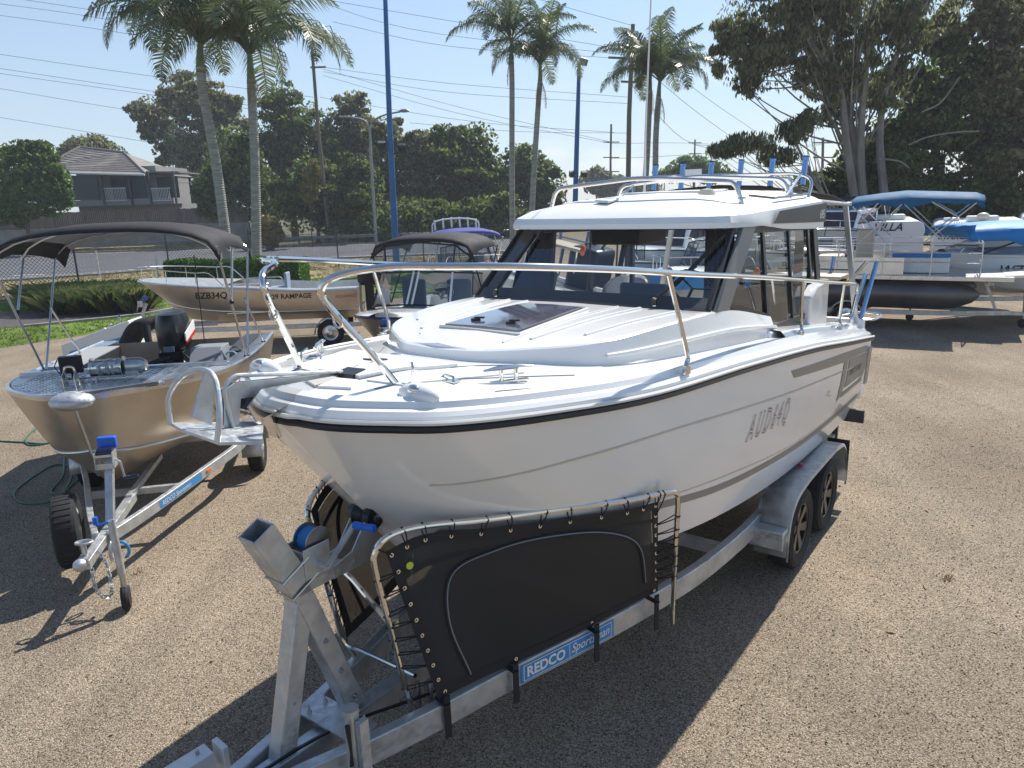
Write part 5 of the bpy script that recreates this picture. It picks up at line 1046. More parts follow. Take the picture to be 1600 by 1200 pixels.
    if rocket:
        y1 = (top[1] if top else fd_+1.4); z_ = zs+topz+.26; w_ = hb_*.72; b = MB(); P = [Vector((-w_, y1, z_-.15)), Vector((-w_*.9, y1, z_+.14)), Vector((0, y1, z_+.22)), Vector((w_*.9, y1, z_+.14)), Vector((w_, y1, z_-.15))]; b.tube(catm(P, 5), .02, 6); rk = b.build('rod_rack', 'white_plastic', t)
        for k in range(6):
            u = -1+.4*k; zz_ = z_+.20-.06*u*u; b = MB(); b.cyl((u*w_*.88, y1, zz_-.22), (u*w_*.88, y1+.03, zz_+.06), .026, 8); b.build('rod_holder', 'white_plastic', rk)
    for tx in txt: side_text(tx[0], h, BV if tx[5] > 0 else BL, tx[1], tx[2], tx[3], tx[4], side=tx[5], **(tx[6] if len(tx) > 6 else {}))
    return t
# broadside aluminium boat, bow to the left: local +y (aft) runs to the right of the view
RZr = -R(85)
yb = 16.9
p_ = at(217, 436, yb)
boat_generic('aluminium_dinghy', 'open aluminium runabout lettered BZB34Q and 429 RAMPAGE in front of the hedge', (p_.x, p_.y, 0), RZr, L=4.95, Bm=1.9, zb=1.52, zs=1.24, zk=.52, hullm='alum_hull', deckm='alum_deck', screen=False, rail=True, seats=False,
    txt=(('BZB34Q', 1.42, 1.14, .2, 'letter_black', 1, dict(bold=.004, shear=.15)), ('429 RAMPAGE', 3.02, 1.08, .15, 'letter_black', 1, dict(bold=.003)), ('AQUAMASTER', 4.45, 1.05, .09, 'letter_red', 1, dict(shear=.2))))
dk_ = bpy.data.objects['aluminium_dinghy']
for x_, y_ in ((.35, 3.35),): b = MB(); b.box((x_, y_, 1.42), (.42, .06, .38)); b.box((x_, y_-.2, 1.26), (.42, .4, .08)); b.build('folding_seat', 'seat_blue', dk_, bevel=.02)
b = MB(); b.tube(fillet([(.75, 2.2, 1.28), (.72, 2.22, 1.42), (.72, 3.0, 1.42), (.75, 3.02, 1.27)], .06, 3), .014, 6); b.tube(fillet([(-.75, 2.2, 1.28), (-.72, 2.22, 1.42), (-.72, 3.0, 1.42), (-.75, 3.02, 1.27)], .06, 3), .014, 6); b.build('grab_rail', 'alum_tube', dk_)
b = MB(); b.beam((-.8, 2.6, 1.15), (.8, 2.6, 1.15), .25, .03); b.build('thwart', 'alum_deck', dk_)
rs = random.Random(3); bb = MB()
for k in range(9): pass
drawtrailer('boat_trailer', 'galvanized trailer with chrome rims under the runabout lettered 429 RAMPAGE', (p_.x-.9, p_.y-.08, 0), RZr, 5.9, 4.35+.9-.05, .92, zr=.42, wr=.29, guards='galv', jock=(.0, .3))
# black-topped runabout between the dinghy and the big cruiser
p_ = at(575, 489, 13.4)
bp = thing('runabout', 'white runabout under a black bimini with clear curtains, behind the big bow rail', 'boat', (-2.1, 12.3, -.33), R(-14))
SHb = [(0, 0, 1.50), (.3, .03, 1.50), (.62, .25, 1.48), (.85, .7, 1.44), (1.0, 1.3, 1.40), (1.08, 2.2, 1.32), (1.1, 3.5, 1.26), (1.08, 4.9, 1.24)]
CHb = [(0, .45, 1.0), (.1, .5, .95), (.3, .65, .9), (.55, 1.0, .85), (.75, 1.6, .8), (.9, 2.4, .76), (.95, 3.5, .74), (.94, 4.9, .74)]
KLb = [(0, .45, 1.0), (0, .55, .85), (0, .75, .7), (0, 1.1, .6), (0, 1.7, .53), (0, 2.5, .5), (0, 3.5, .5), (0, 4.9, .5)]
hB, aB, cB, kB, BVb, BLb = hullform(bp, SHb, CHb, KLb, 'hull_runabout' if 0 else 'alum_hull')
edge_tube(aB, .02, hB, 'gunwale', 'navy'); side_text('Mako', hB, BLb, 1.9, 1.12, .26, 'letter_white', side=-1, shear=.3, bold=.003)
ysb = [p.y for p in aB]; xsb = [p.x for p in aB]; zsb = [p.z for p in aB]; hwb = lambda y: float(np.interp(y, ysb, xsb)); hzb = lambda y: float(np.interp(y, ysb, zsb))
b = MB(); b.grid([[Vector((u*hwb(y), y, hzb(y)+.03+.07*(1-u*u))) for u in np.linspace(-1, 1, 9)] for y in np.linspace(.03, 1.5, 9)]); b.build('deck', 'gelcoat', bp)
for sg in (1, -1):
    b = MB(); b.grid([[Vector((sg*hwb(y), y, hzb(y)+.03)), Vector((sg*(hwb(y)-.18), y, hzb(y)+.05)), Vector((sg*(hwb(y)-.2), y, hzb(y)-.5))] for y in np.linspace(1.5, 4.9, 7)]); b.build('side_deck', 'gelcoat', bp)
    b = MB(); b.tube([(sg*.7, .55, 1.52), (sg*.69, .56, 1.62), (sg*.95, 1.3, 1.60), (sg*.97, 1.35, 1.46)], .011, 6); b.build('deck_rail', 'steel', bp)
b = MB(); b.box((0, 3.2, .8), (1.9, 3.2, .02)); b.box((0, 4.85, 1.05), (2.0, .05, .45)); b.build('cockpit', 'gelcoat', bp)
bs_ = [(-1.0, 2.6, 1.36), (-1.0, 1.75, 1.44), (-.72, 1.3, 1.52), (-.05, 1.15, 1.57), (.05, 1.15, 1.57), (.72, 1.3, 1.52), (1.0, 1.75, 1.44), (1.0, 2.6, 1.36)]
ts_ = [(-.96, 2.7, 1.98), (-.94, 2.15, 2.04), (-.66, 1.75, 2.09), (-.05, 1.62, 2.12), (.05, 1.62, 2.12), (.66, 1.75, 2.09), (.94, 2.15, 2.04), (.96, 2.7, 1.98)]
b = MB(); b.grid([bs_, ts_]); b.build('windscreen', 'glass_tint', bp, angle=0)
b = MB(); b.tube(bs_, .016, 6); b.tube(ts_, .02, 6); [b.tube([p0, p1], .012, 6) for p0, p1 in ((bs_[1], ts_[1]), (bs_[6], ts_[6]))]; b.build('windscreen_frame', 'black_plastic', bp)
for i in (3, 4, 5): b = MB(); b.tube([bs_[i], ts_[i]], .022, 6); b.build('windscreen_mullion', 'white_plastic', bp)
rows = [bow_pts(1.02, 1.85, 2.46, 2.66, drop=.14), bow_pts(1.03, 1.95, 2.50, 2.74, drop=.1), bow_pts(1.03, 2.6, 2.52, 2.78, drop=.05), bow_pts(1.03, 3.5, 2.5, 2.75, drop=.05), bow_pts(1.02, 3.9, 2.42, 2.62, drop=.1)]
canopy(bp, rows, 'canvas_black', 'canvas_black')
b = MB(); c0 = [Vector(p)+Vector((0, -.0, 0)) for p in ts_[1:7]]; c1_ = [Vector((x*1.06, 1.86, z)) for x, z in zip([p[0] for p in ts_[1:7]], (2.36, 2.58, 2.64, 2.64, 2.58, 2.36))]; b.grid([c0, c1_]); b.build('clear_curtain', 'clear_vinyl', bp, angle=0)
b = MB(); [b.tube([c0[i], c1_[i]], .016, 5) for i in (1, 4)]; b.tube(c1_, .02, 5); [b.tube([(sg*1.0, 2.7, 1.4), (sg*1.0, 1.9, 2.45)], .016, 6) for sg in (1, -1)]; [b.tube([(sg*1.0, 2.7, 1.4), (sg*1.0, 3.8, 2.45)], .016, 6) for sg in (1, -1)]; b.build('curtain_binding', 'canvas_black', bp)
for x in (-.45, .5): b = MB(); b.box((x, 2.6, 1.55), (.5, .12, .65)); b.box((x, 2.35, 1.28), (.5, .45, .14)); b.build('seat', 'seat_blue', bp, bevel=.05)
b = MB(); b.lathe([(.18, 0), (.19, .02), (.18, .03)], (.4, 1.95, 1.72), (0, .8, .5), 18); b.tube([(.4, 1.8, 1.6), (.4, 1.95, 1.72)], .03, 6); b.build('steering_wheel', 'white_plastic', bp)
drawtrailer('boat_trailer', 'galvanized trailer under the black-topped runabout', (-2.3, 11.3, 0), R(-14), 5.4, 4.0, .92, zr=.2, wr=.25)
# further boats seen over and through the cruiser (positions on the lot, each facing the camera side)
BG = [
 ('centre_console_boat', 'blue-topped boat with a white arched rod rack behind the black bimini', (-.1, 17.6), -20, dict(L=5.2, Bm=1.9, top=(2.5, 3.9), topm='canvas_purple', rocket=True, topz=1.0, zb=1.5, zs=1.1)),
 ('cuddy_boat', 'white cuddy boat with tinted screen seen through the left half of the cruiser windscreen', (.9, 15.2), 30, dict(L=5.4, Bm=2.2, zb=1.75, zs=1.4)),
 ('cabin_boat', 'small white cabin boat parked behind the middle of the cruiser windscreen', (2.6, 17.6), 34, dict(L=5.8, Bm=2.3, zb=1.8, zs=1.45, cabin=True, screen=False)),
 ('bowrider', 'white bowrider with a blue side band beyond the cruiser cabin', (3.0, 13.9), 36, dict(L=5.2, Bm=2.1, zb=1.6, band='sticker_blue')),
 ('runabout', 'white runabout with steel bow rail seen through the right half of the cruiser windscreen', (4.7, 17.4), 38, dict(L=5.3, Bm=2.2, zb=1.7, zs=1.35)),
 ('fishing_boat', 'bare aluminium fishing boat with white rod rack behind the cruiser roof', (4.6, 21.5), 38, dict(L=5.6, Bm=2.2, hullm='alum_hull', deckm='alum_deck', rocket=True, zb=1.9, zs=1.6, topz=1.0)),
 ('runabout', 'low white runabout with blue band behind the cruiser side windows', (6.9, 18.2), 42, dict(L=5.2, Bm=2.2, zb=1.6, band='navy')),
 ('cabin_boat', 'white cabin boat with dark windows just right of the cruiser roof', (9.6, 24.5), 48, dict(L=5.6, Bm=2.3, zb=1.8, cabin=True, screen=False, top=(3.6, 4.9), topm='canvas_black', topz=1.3)),
 ('runabout', 'white runabout with black bimini parked nearest the blue pole', (1.4, 21.5), 15, dict(L=5.4, Bm=2.2, zb=1.7)),
]
for nm, lb, (x, y), rz, kw in BG:
    boat_generic(nm, lb, (x, y, 0), -R(rz), group='boats for sale parked in rows', **kw)
    th_ = R(rz); drawtrailer('boat_trailer', 'galvanized trailer carrying the '+lb.split(' with ')[0].split(' seen ')[0].split(' parked ')[0].split(' beyond ')[0].split(' behind ')[0].split(' just ')[0]+' at '+('%s' % lb.split(' ')[-3:][0])+' '+' '.join(lb.split(' ')[-2:]), (x-math.sin(th_)*.9, y-math.cos(th_)*.9, 0), -th_, 5.6, 4.2, .9, group='trailers under the parked boats')
# pontoon boat with blue bimini on the right
pt = thing('pontoon_boat', 'aluminium pontoon boat BRR21Q with blue bimini and open rails at right', 'boat', (10.65, 15.9, .06), R(60))
# local: x across, y aft; deck 2.4 x 5
for x in (-.78, .78):
    b = MB(); b.lathe([(.02, -.0), (.16, .12), (.29, .42), (.33, .8), (.33, 5.0), (.3, 5.1)], (x, .45, .72), (0, 1, 0), 18, caps=True); b.build('pontoon', 'pontoon_alum', pt)
b = MB(); b.box((0, 2.5, 1.09), (2.3, 5.2, .10)); b.build('deck', 'alum_tube', pt, bevel=.01)
b = MB(); b.prism([(-1.0, .05, 1.10), (1.0, .05, 1.10), (.8, -.45, 1.12), (-.8, -.45, 1.12)], (0, 0, .05)); b.build('bow_plate', 'alum_tube', pt)
for sg in (1, -1):
    for z in (1.42, 1.62, 1.82): b = MB(); b.cyl((sg*1.1, .5, z), (sg*1.1, 4.9, z), .014, 6); b.build('rail', 'alum_tube', pt)
    for y in (.5, 1.4, 2.3, 3.2, 4.1, 4.9): b = MB(); b.cyl((sg*1.1, y, 1.14), (sg*1.1, y, 1.82), .016, 6); b.build('rail_post', 'alum_tube', pt)
    b = MB(); b.box((sg*1.1, 3.4, 1.33), (.012, 3.0, .36)); sp_ = b.build('side_panel', 'alum_tube', pt)
for z in (1.42, 1.82): b = MB(); b.cyl((-1.1, .5, z), (-.3, .5, z), .014, 6); b.cyl((.3, .5, z), (1.1, .5, z), .014, 6); b.build('front_rail', 'alum_tube', pt)
put_text('BRR21Q', 'letter_black', pt, frame((-1.112, 4.4, 1.22), (0, -1, 0), (0, 0, 1)), .26, sx=.9, outline=.006)
b = MB(); b.box((-.2, 2.75, 1.6), (.5, .34, .95)); b.box((.1, 3.5, 1.3), (.8, .55, .35)); b.build('console', 'tan_board', pt, bevel=.04)
b = MB(); b.box((-.4, 1.6, 1.32), (.6, 1.1, .34)); b.build('esky_bench', 'white_plastic', pt, bevel=.03); b = MB(); b.box((-.4, 1.6, 1.52), (.62, 1.12, .05)); b.build('bench_lid', 'blue_rope', pt, bevel=.01)
W_ = 1.02; rows = [bow_pts(W_, .55, 2.60, 2.76, drop=.10), bow_pts(W_, .7, 2.64, 2.82, drop=.05), bow_pts(W_, 1.5, 2.66, 2.87, drop=.02), bow_pts(W_, 2.0, 2.68, 2.9, drop=.16), bow_pts(W_, 2.5, 2.66, 2.86, drop=.02), bow_pts(W_, 3.0, 2.62, 2.8, drop=.06), bow_pts(W_, 3.1, 2.56, 2.72, drop=.1)]
canopy(pt, rows, 'canvas_blue', 'canvas_grey_lining')
for sg in (1, -1):
    for P in ([(sg*1.08, 1.55, 1.84), (sg*1.02, .7, 2.62)], [(sg*1.08, 1.2, 1.84), (sg*1.02, 2.0, 2.62)], [(sg*1.08, 2.8, 1.84), (sg*1.02, 2.05, 2.62)], [(sg*1.08, 2.3, 1.84), (sg*1.02, 3.0, 2.60)], [(sg*1.04, 1.0, 2.35), (sg*1.02, 1.5, 2.66)], [(sg*1.04, 2.75, 2.35), (sg*1.02, 2.5, 2.66)]):
        b = MB(); b.tube(P, .014, 6); b.build('bimini_leg', 'alum_tube', pt)
drawtrailer('boat_trailer', 'galvanized trailer with tall jockey stand under the pontoon boat', (11.1, 15.4, 0), R(60), 5.6, 3.6, .85, zr=.36, jock=(.3, .2), pole=.85)
# WZ boat at the right edge
p_ = gp(1640, 500)
wz = boat_generic('half_cabin_boat', 'white half-cabin boat lettered WZ with bright blue covers at the right edge', (10.6, 13.4, 0), R(80), L=6.0, Bm=2.3, zb=1.75, zs=1.62, zk=.75, rail=False, seats=False) if 0 else None
wzb = thing('half_cabin_boat', 'white half-cabin boat with bright blue canvas covers cut by the right edge', 'boat', (10.0, 17.3, -.28), R(-92))
S = [(0, 0, 1.80), (.3, .05, 1.8), (.6, .35, 1.79), (.9, 1.0, 1.77), (1.1, 2.0, 1.74), (1.18, 3.4, 1.7), (1.18, 5.0, 1.68), (1.15, 6.0, 1.68)]
C = [(0, .45, 1.25), (.12, .5, 1.2), (.35, .75, 1.12), (.6, 1.2, 1.05), (.85, 2.0, .98), (1.0, 3.4, .94), (1.02, 5, .92), (1.0, 6.0, .92)]
K = [(0, .45, 1.25), (0, .6, 1.05), (0, .85, .9), (0, 1.3, .8), (0, 2.0, .74), (0, 3.4, .7), (0, 5, .7), (0, 6.0, .7)]
hW, aW, cW, kW, BVw, BLw = hullform(wzb, S, C, K, 'gelcoat'); edge_tube(aW, .03, hW, 'gunwale', 'white_plastic')
side_text('WZB15Q', hW, BVw, .95, 1.38, .26, 'letter_black', side=1, bold=.004)
b = MB(); b.grid([[Vector((u*np.interp(y, [p.y for p in aW], [p.x for p in aW]), y, 1.8+.1*(1-u*u))) for u in np.linspace(-1, 1, 7)] for y in np.linspace(.05, 6, 12)]); b.build('deck', 'gelcoat', wzb)
b = MB(); b.grid([[(-.85, .55, 1.84), (0, .4, 1.92), (.85, .55, 1.84)], [(-.9, 1.5, 2.18), (0, 1.4, 2.26), (.9, 1.5, 2.18)]]); b.grid([[(.87, .55, 1.84), (.98, 2.6, 1.80)], [(.9, 1.5, 2.18), (.92, 2.6, 2.2)]]); b.build('windscreen', 'glass_tint', wzb, angle=0)
b = MB(); b.tube([(.88, .5, 1.85), (.92, 1.5, 2.2), (.94, 2.7, 2.22)], .02, 6); b.tube([(.98, 1.9, 1.82), (.94, 1.95, 2.34)], .02, 6); b.build('windscreen_frame', 'black_plastic', wzb)
b = MB(); rows = [bow_pts(1.0, .1, 2.25, 2.40, drop=.10), bow_pts(1.0, .2, 2.28, 2.45, drop=.12), bow_pts(1.0, .9, 2.28, 2.48, drop=.15), bow_pts(1.0, 1.3, 2.28, 2.5, drop=.3), bow_pts(1.0, 4.2, 2.26, 2.48, drop=.3)]; b.grid(rows); b.build('blue_cover', 'canvas_sky', wzb, solid=.01, angle=50)
b = MB(); b.tube([(1.01, 1.35, 2.30), (1.01, 1.8, 1.95)], .018, 6); b.build('cover_trim', 'white_plastic', wzb)
b = MB(); b.tube([(.5, .2, 1.85), (.55, .25, 1.95), (1.1, 2.2, 1.95)], .012, 6); b.build('deck_rail', 'steel', wzb)
drawtrailer('boat_trailer', 'galvanized trailer with rollers under the half-cabin boat at the right edge', (9.3, 17.35, 0), R(-92), 6.4, 4.4, .95, zr=.5)
# caravans
def caravan(label, x0, x1, y, zt, zb, txts, dome=True, rz=0):
    cx = (x0+x1)/2; W = x1-x0; t = thing('caravan', label, 'caravan', (cx, y, 0), -math.atan2(cx, y)*.9, 'white caravans along the tree line')
    b = MB(); pr = [(-W/2, 0, zb), (W/2, 0, zb), (W/2, 0, zt-.22), (W/2-.06, 0, zt-.08), (W/2-.2, 0, zt), (-W/2+.2, 0, zt), (-W/2+.06, 0, zt-.08), (-W/2, 0, zt-.22)]; b.prism(pr, (0, 5.5, 0)); bd = b.build('body', 'caravan_white', t, bevel=.04)
    b = MB(); b.box((.0, 1.2, zt+.10), (.95, .7, .2)); b.build('air_conditioner', 'white_plastic', t, bevel=.05)
    b = MB(); b.box((-.9 if W > 2.4 else -.6, 2.0, zt+.06), (.5, .5, .12)); b.build('roof_vent', 'white_plastic', t, bevel=.03)
    if dome: b = MB(); b.ball((.0, .9, zt+.18), .2, (1, 1, .7)); b.build('roof_dome', 'cream_plastic', t)
    b = MB(); b.prism([(-W*.3, -.01, zt-1.35), (W*.3, -.01, zt-1.35), (W*.3, -.01, zt-1.0), (-W*.3, -.01, zt-1.0)], (0, -.02, 0)); b.build('front_window', 'seat_grey', t)
    for s_, x, z, sz, sh in txts: put_text(s_, 'letter_black', t, frame((x, -.03, z), (1, 0, 0), (0, 0, 1)), sz, shear=sh, bold=.006)
    for sg in (1, -1): wheel(t, (sg*(W/2-.12), 2.8, .33), .33, .2, (sg, 0, 0), 'white_plastic')
    b = MB(); b.box((0, 2.75, .5), (W*.7, 5.4, .1)); b.beam((-.6, .1, .5), (0, -1.2, .48), .06, .1); b.beam((.6, .1, .5), (0, -1.2, .48), .06, .1); b.build('chassis', 'alum_dark', t); return t
yc = 25.5
x0, x1 = at(1334, 400, yc).x, at(1446, 400, yc).x
caravan('white caravan with VILLA lettering behind the pontoon boat console', x0+.15, x1-.25, yc, at(1390, 346, yc).z, .55, [('VILLA', -.55, 1.62, .36, .3)], False)
yc2 = 25.0; x0, x1 = at(1463, 400, yc2).x, at(1600, 400, yc2).x
caravan('white caravan with Starcraft lettering and cream roof dome at right', x0, x1, yc2, at(1520, 349, yc2).z, .55, [('STARCRAFT', -1.3, 1.28, .26, .3), ('JAYCO', -.9, 1.72, .16, .3)])
x0, x1 = at(1602, 400, 27).x, at(1740, 400, 27).x
caravan('white caravan half out of view at the right edge of the picture', x0, x1, 27, at(1600, 338, 27).z, .55, [], False)
x0, x1 = at(1285, 400, 28).x, at(1328, 400, 28).x+.4
caravan('narrow white caravan with dark front window left of the VILLA caravan', x0-1.4, x1, 29, at(1300, 352, 29).z, .55, [], False)
# ================================================================== ground and surroundings
def gsheet(name, P, z, m, kind='structure'):
    b = MB(); b.add([(p[0], p[1], z) for p in P], [tuple(range(len(P)))]); return b.build(name, m, None, angle=0, kind=kind)
gsheet('ground', [(-320, -60), (320, -60), (320, 420), (-320, 420)], -.02, 'far_ground')
gsheet('gravel_yard', [(-60, -20), (60, -20), (60, 60), (24, 46), (10, 32), (-3.6, 24.5), (-9.4, 21), (-12.2, 17.2), (-30, 12)], 0, 'gravel')
L0 = [(-12.2, 17.2), (-9.4, 21), (-3.6, 24.5), (6, 29), (6, 34), (-4.5, 33.5), (-12, 31), (-17.2, 28), (-21, 24), (-30, 17), (-30, 12)]
gsheet('lawn', L0, .004, 'lawn_base')
gsheet('mulch_bed', [(-25, 19.2), (-13.6, 20.6), (-11.2, 22.2), (-10.6, 23.6), (-13.8, 24.6), (-25, 21.8)], .012, 'mulch')
gsheet('verge', [(-90, 10), (-30, 17), (-21, 24), (-17.2, 28), (-12, 31), (-4.5, 33.5), (6, 34), (10, 32), (60, 60), (60, 52), (20, 47), (-1, 45), (-14.6, 43), (-24, 36), (-60, 22)], .008, 'dry_grass')
gsheet('road', [(-90, 14), (-60, 22), (-24, 36), (-14.6, 43), (-1, 45), (20, 47), (90, 62), (90, 74), (40, 62), (-10, 60.5), (-40, 60), (-90, 57)], .014, 'asphalt')
b = MB(); kp = [(-13.6, 20.6), (-11.2, 22.2), (-10.4, 23.7), (-8, 25), (-3.6, 26)]; b.path_beam([Vector((x, y, .02)) for x, y in catm([(a, c, 0) for a, c in kp], 4) for _ in (0,)] if 0 else [Vector((p.x, p.y, .03)) for p in catm([(a, c, 0) for a, c in kp], 4)], .14, .08); b.build('kerb', 'kerb', None, kind='structure')
b = MB(); b.path_beam([Vector((p.x, p.y, .05)) for p in catm([(-60, 22, 0), (-24, 36, 0), (-14.6, 43, 0), (-1, 45, 0), (20, 47, 0), (60, 56, 0)], 5)], .3, .1); b.build('kerb', 'kerb', None, kind='structure')
b = MB(); b.path_beam([Vector((x, y, .06)) for x, y in ((-90, 57.4), (-40, 60.4), (-10, 60.9), (40, 62.4))], .3, .12); b.build('kerb', 'kerb', None, kind='structure')
def paint(p, q, w=.14): b = MB(); b.beam((p.x, p.y, .0185), (q.x, q.y, .0185), w, .001); b.build('road_line', 'road_paint', None, kind='structure')
paint(gp(20, 431), gp(70, 429), .25); paint(gp(200, 422), gp(238, 420), .25); paint(gp(-60, 445), gp(-20, 441), .25); paint(gp(320, 414), gp(345, 413), .22)
b = MB(); b.path_beam([Vector((p.x, p.y, .0185)) for p in catm([(-62, 24, 0), (-25.5, 37.6, 0), (-15.6, 44.5, 0), (-1, 46.6, 0), (20, 48.5, 0)], 5)], .14, .001); b.build('road_line', 'road_paint', None, kind='structure')
b = MB(); b.path_beam([Vector((x, y, .0185)) for x, y in ((-40, 58.8), (-10, 59.3), (40, 60.6))], .14, .001); b.build('road_line', 'road_paint', None, kind='structure')
# ---- foliage
def leaf_cloud(clumps, n, size, elong=1.8, droop=.5, seed=0, per=None):
    """small leaf-sized quads spread through ellipsoidal clumps; clumps: (cx,cy,cz,rx,ry,rz)"""
    rg = np.random.default_rng(seed); C_ = np.array(clumps, float); vol = (C_[:, 3]*C_[:, 4]*C_[:, 5])**.67; idx = rg.choice(len(C_), n, p=vol/vol.sum())
    d = rg.normal(size=(n, 3)); q = np.linalg.norm(d, axis=1)[:, None]; d *= np.minimum(1, 2.0/q)*.62
    P = C_[idx, :3]+d*C_[idx, 3:6]
    u = rg.normal(size=(n, 3)); u[:, 2] -= droop*1.6; u /= np.linalg.norm(u, axis=1)[:, None]
    w = rg.normal(size=(n, 3)); w -= (w*u).sum(1)[:, None]*u; w /= np.linalg.norm(w, axis=1)[:, None]
    s = size*rg.uniform(.6, 1.35, n)[:, None]; a = u*s*elong*.5; c = w*s*.5
    V = np.stack([P-a, P+c*.9, P+a, P-c*.9], 1).reshape(-1, 3); return V
def np_mesh(name, V, m, nv=4):
    me = bpy.data.meshes.new(name); n = len(V)//nv; me.vertices.add(len(V)); me.vertices.foreach_set('co', V.astype(np.float32).ravel())
    me.loops.add(len(V)); me.loops.foreach_set('vertex_index', np.arange(len(V), dtype=np.int32)); me.polygons.add(n)
    me.polygons.foreach_set('loop_start', np.arange(0, len(V), nv, dtype=np.int32)); me.update(calc_edges=True); me.materials.append(MATS[m]); return me
def sub_clumps(cl, k, rs_, f=.38, flat=.75):
    out = []
    for (cx, cy, cz, rx, ry, rz) in cl:
        for _ in range(k):
            d = np.array([rs_.gauss(0, 1) for _ in range(3)]); d /= np.linalg.norm(d); r = rs_.uniform(.4, 1.12); q = rs_.uniform(.45, 1.35)*f
            out.append((cx+d[0]*rx*r, cy+d[1]*ry*r, cz+d[2]*rz*r, rx*q, ry*q, rz*q*flat))
    return out
def tree(label, base, cl, n, size, m, seed, trunk=.2, bark='bark_dark', k=9, droop=.5, elong=1.8, f=.5, fill=.14, lw=.18, group='trees behind the road', name='tree', branches=10, cat='tree'):
    t = thing(name, label, cat, base, 0, group); rs_ = random.Random(seed); bx_, by_, bz_ = base
    loc_ = [(c[0]-bx_, c[1]-by_, c[2]-bz_, *c[3:]) for c in cl]; sub = sub_clumps(loc_, k, rs_, f)
    sub = sub_clumps(loc_, k, rs_, f, 1.0); sub = sub_clumps(sub, 7, rs_, .42, .62); V = np.concatenate([leaf_cloud(sub, int(n*(1-fill)), size, elong, droop, seed), leaf_cloud([(a, b_, c, d*.95, e*.95, f_*.95) for a, b_, c, d, e, f_ in loc_], int(n*fill), size, elong, droop, seed+500)])
    link(bpy.data.objects.new('crown', np_mesh('crown', V, m)), t)['kind'] = 'stuff'
    top = max(c[2] for c in loc_); b = MB(); cx = sum(c[0] for c in loc_)/len(loc_); cy = sum(c[1] for c in loc_)/len(loc_)
    P = [Vector((0, 0, -.1)), Vector((cx*.1, cy*.1, top*.25)), Vector((cx*.45, cy*.45, top*.55)), Vector((cx*.8, cy*.8, top*.95))]; Pc = catm(P, 5)
    b.tube(Pc, [trunk*(1-.75*i/(len(Pc)-1)) for i in range(len(Pc))], 7)
    for s_ in rs_.sample(sub, min(branches, len(sub))):
        st = Pc[rs_.randrange(len(Pc)//3, len(Pc)-1)]; e = Vector(s_[:3]); mid = st.lerp(e, .5)+Vector((0, 0, -.08*(e-st).length)); b.tube(catm([st, mid, e], 4), [trunk*x for x in np.linspace(lw, .04, 9)], 5)
    b.build('trunk', bark, t); return t
def cp(u, v, y, ru, rv, ry=None):
    c = at(u, v, y); k = y/FPX; return (c.x, c.y, c.z, ru*k, (ry if ry else ru*.8)*k, rv*k)
def gb(u, y, z=0): c = at(u, 400, y); return (c.x, y, z)
tree('rounded bright green tree in front of the tiled roof at the left edge', gb(50, 60), [cp(45, 285, 60, 50, 42), cp(15, 300, 60, 38, 36), cp(80, 300, 60, 26, 32), cp(30, 240, 60, 24, 16), cp(58, 240, 60, 26, 16), cp(10, 330, 60, 30, 18)], 44200, 0.23, 'leaf_green', 1, k=14, f=.34, droop=.1, elong=1.3)
tree('thin olive tree crown showing above the end of the tiled roof', gb(165, 92), [cp(140, 232, 92, 30, 18), cp(172, 245, 92, 22, 16), cp(118, 230, 92, 16, 10), cp(185, 258, 92, 12, 10)], 13600, 0.27, 'leaf_gum', 2)
tree('tall thin-leaved gum between the house and the first palm', gb(285, 88), [cp(300, 155, 88, 42, 30), cp(246, 180, 92, 30, 24), cp(345, 190, 88, 30, 30), cp(275, 228, 92, 30, 22), cp(330, 240, 88, 34, 26), cp(285, 120, 88, 14, 8), cp(232, 205, 92, 14, 12)], 28900, 0.29, 'leaf_gum', 3, trunk=.4, bark='bark_grey', branches=24)
tree('olive green bushy tree right of the house', gb(310, 86), [cp(300, 222, 86, 34, 28), cp(322, 270, 86, 46, 46), cp(305, 290, 86, 26, 36), cp(350, 255, 86, 30, 36)], 37400, 0.24, 'leaf_gum', 4, f=.34)
tree('dark leafy tree between the two left palms', gb(370, 66), [cp(365, 265, 66, 38, 54), cp(340, 300, 66, 30, 34), cp(400, 300, 66, 34, 36)], 27200, 0.23, 'leaf_dark', 5)
tree('tall spindly gum left of the power pole', gb(465, 76), [cp(440, 150, 76, 20, 18), cp(460, 190, 76, 40, 28), cp(430, 225, 76, 44, 34), cp(480, 250, 76, 40, 40), cp(425, 290, 76, 46, 40)], 32300, 0.24, 'leaf_dark', 6, trunk=.4, branches=22)
tree('tall gum with gaps of sky right of the power pole', gb(545, 78), [cp(552, 165, 78, 22, 18), cp(535, 205, 78, 34, 30), cp(575, 235, 78, 36, 36), cp(515, 240, 78, 34, 34), cp(545, 290, 78, 48, 46)], 32300, 0.24, 'leaf_gum', 7, trunk=.4, branches=22)
tree('dark shrubby tree behind the guardrail in the middle left', gb(500, 64), [cp(470, 320, 64, 48, 34), cp(530, 320, 64, 44, 40), cp(560, 290, 64, 34, 34), cp(490, 280, 64, 34, 30)], 34000, 0.22, 'leaf_dark', 8)
tree('broad tree beside the tall blue pole', gb(620, 72), [cp(600, 215, 72, 24, 24), cp(620, 255, 72, 40, 40), cp(650, 300, 72, 48, 44), cp(590, 300, 72, 36, 50)], 32300, 0.24, 'leaf_gum', 9)
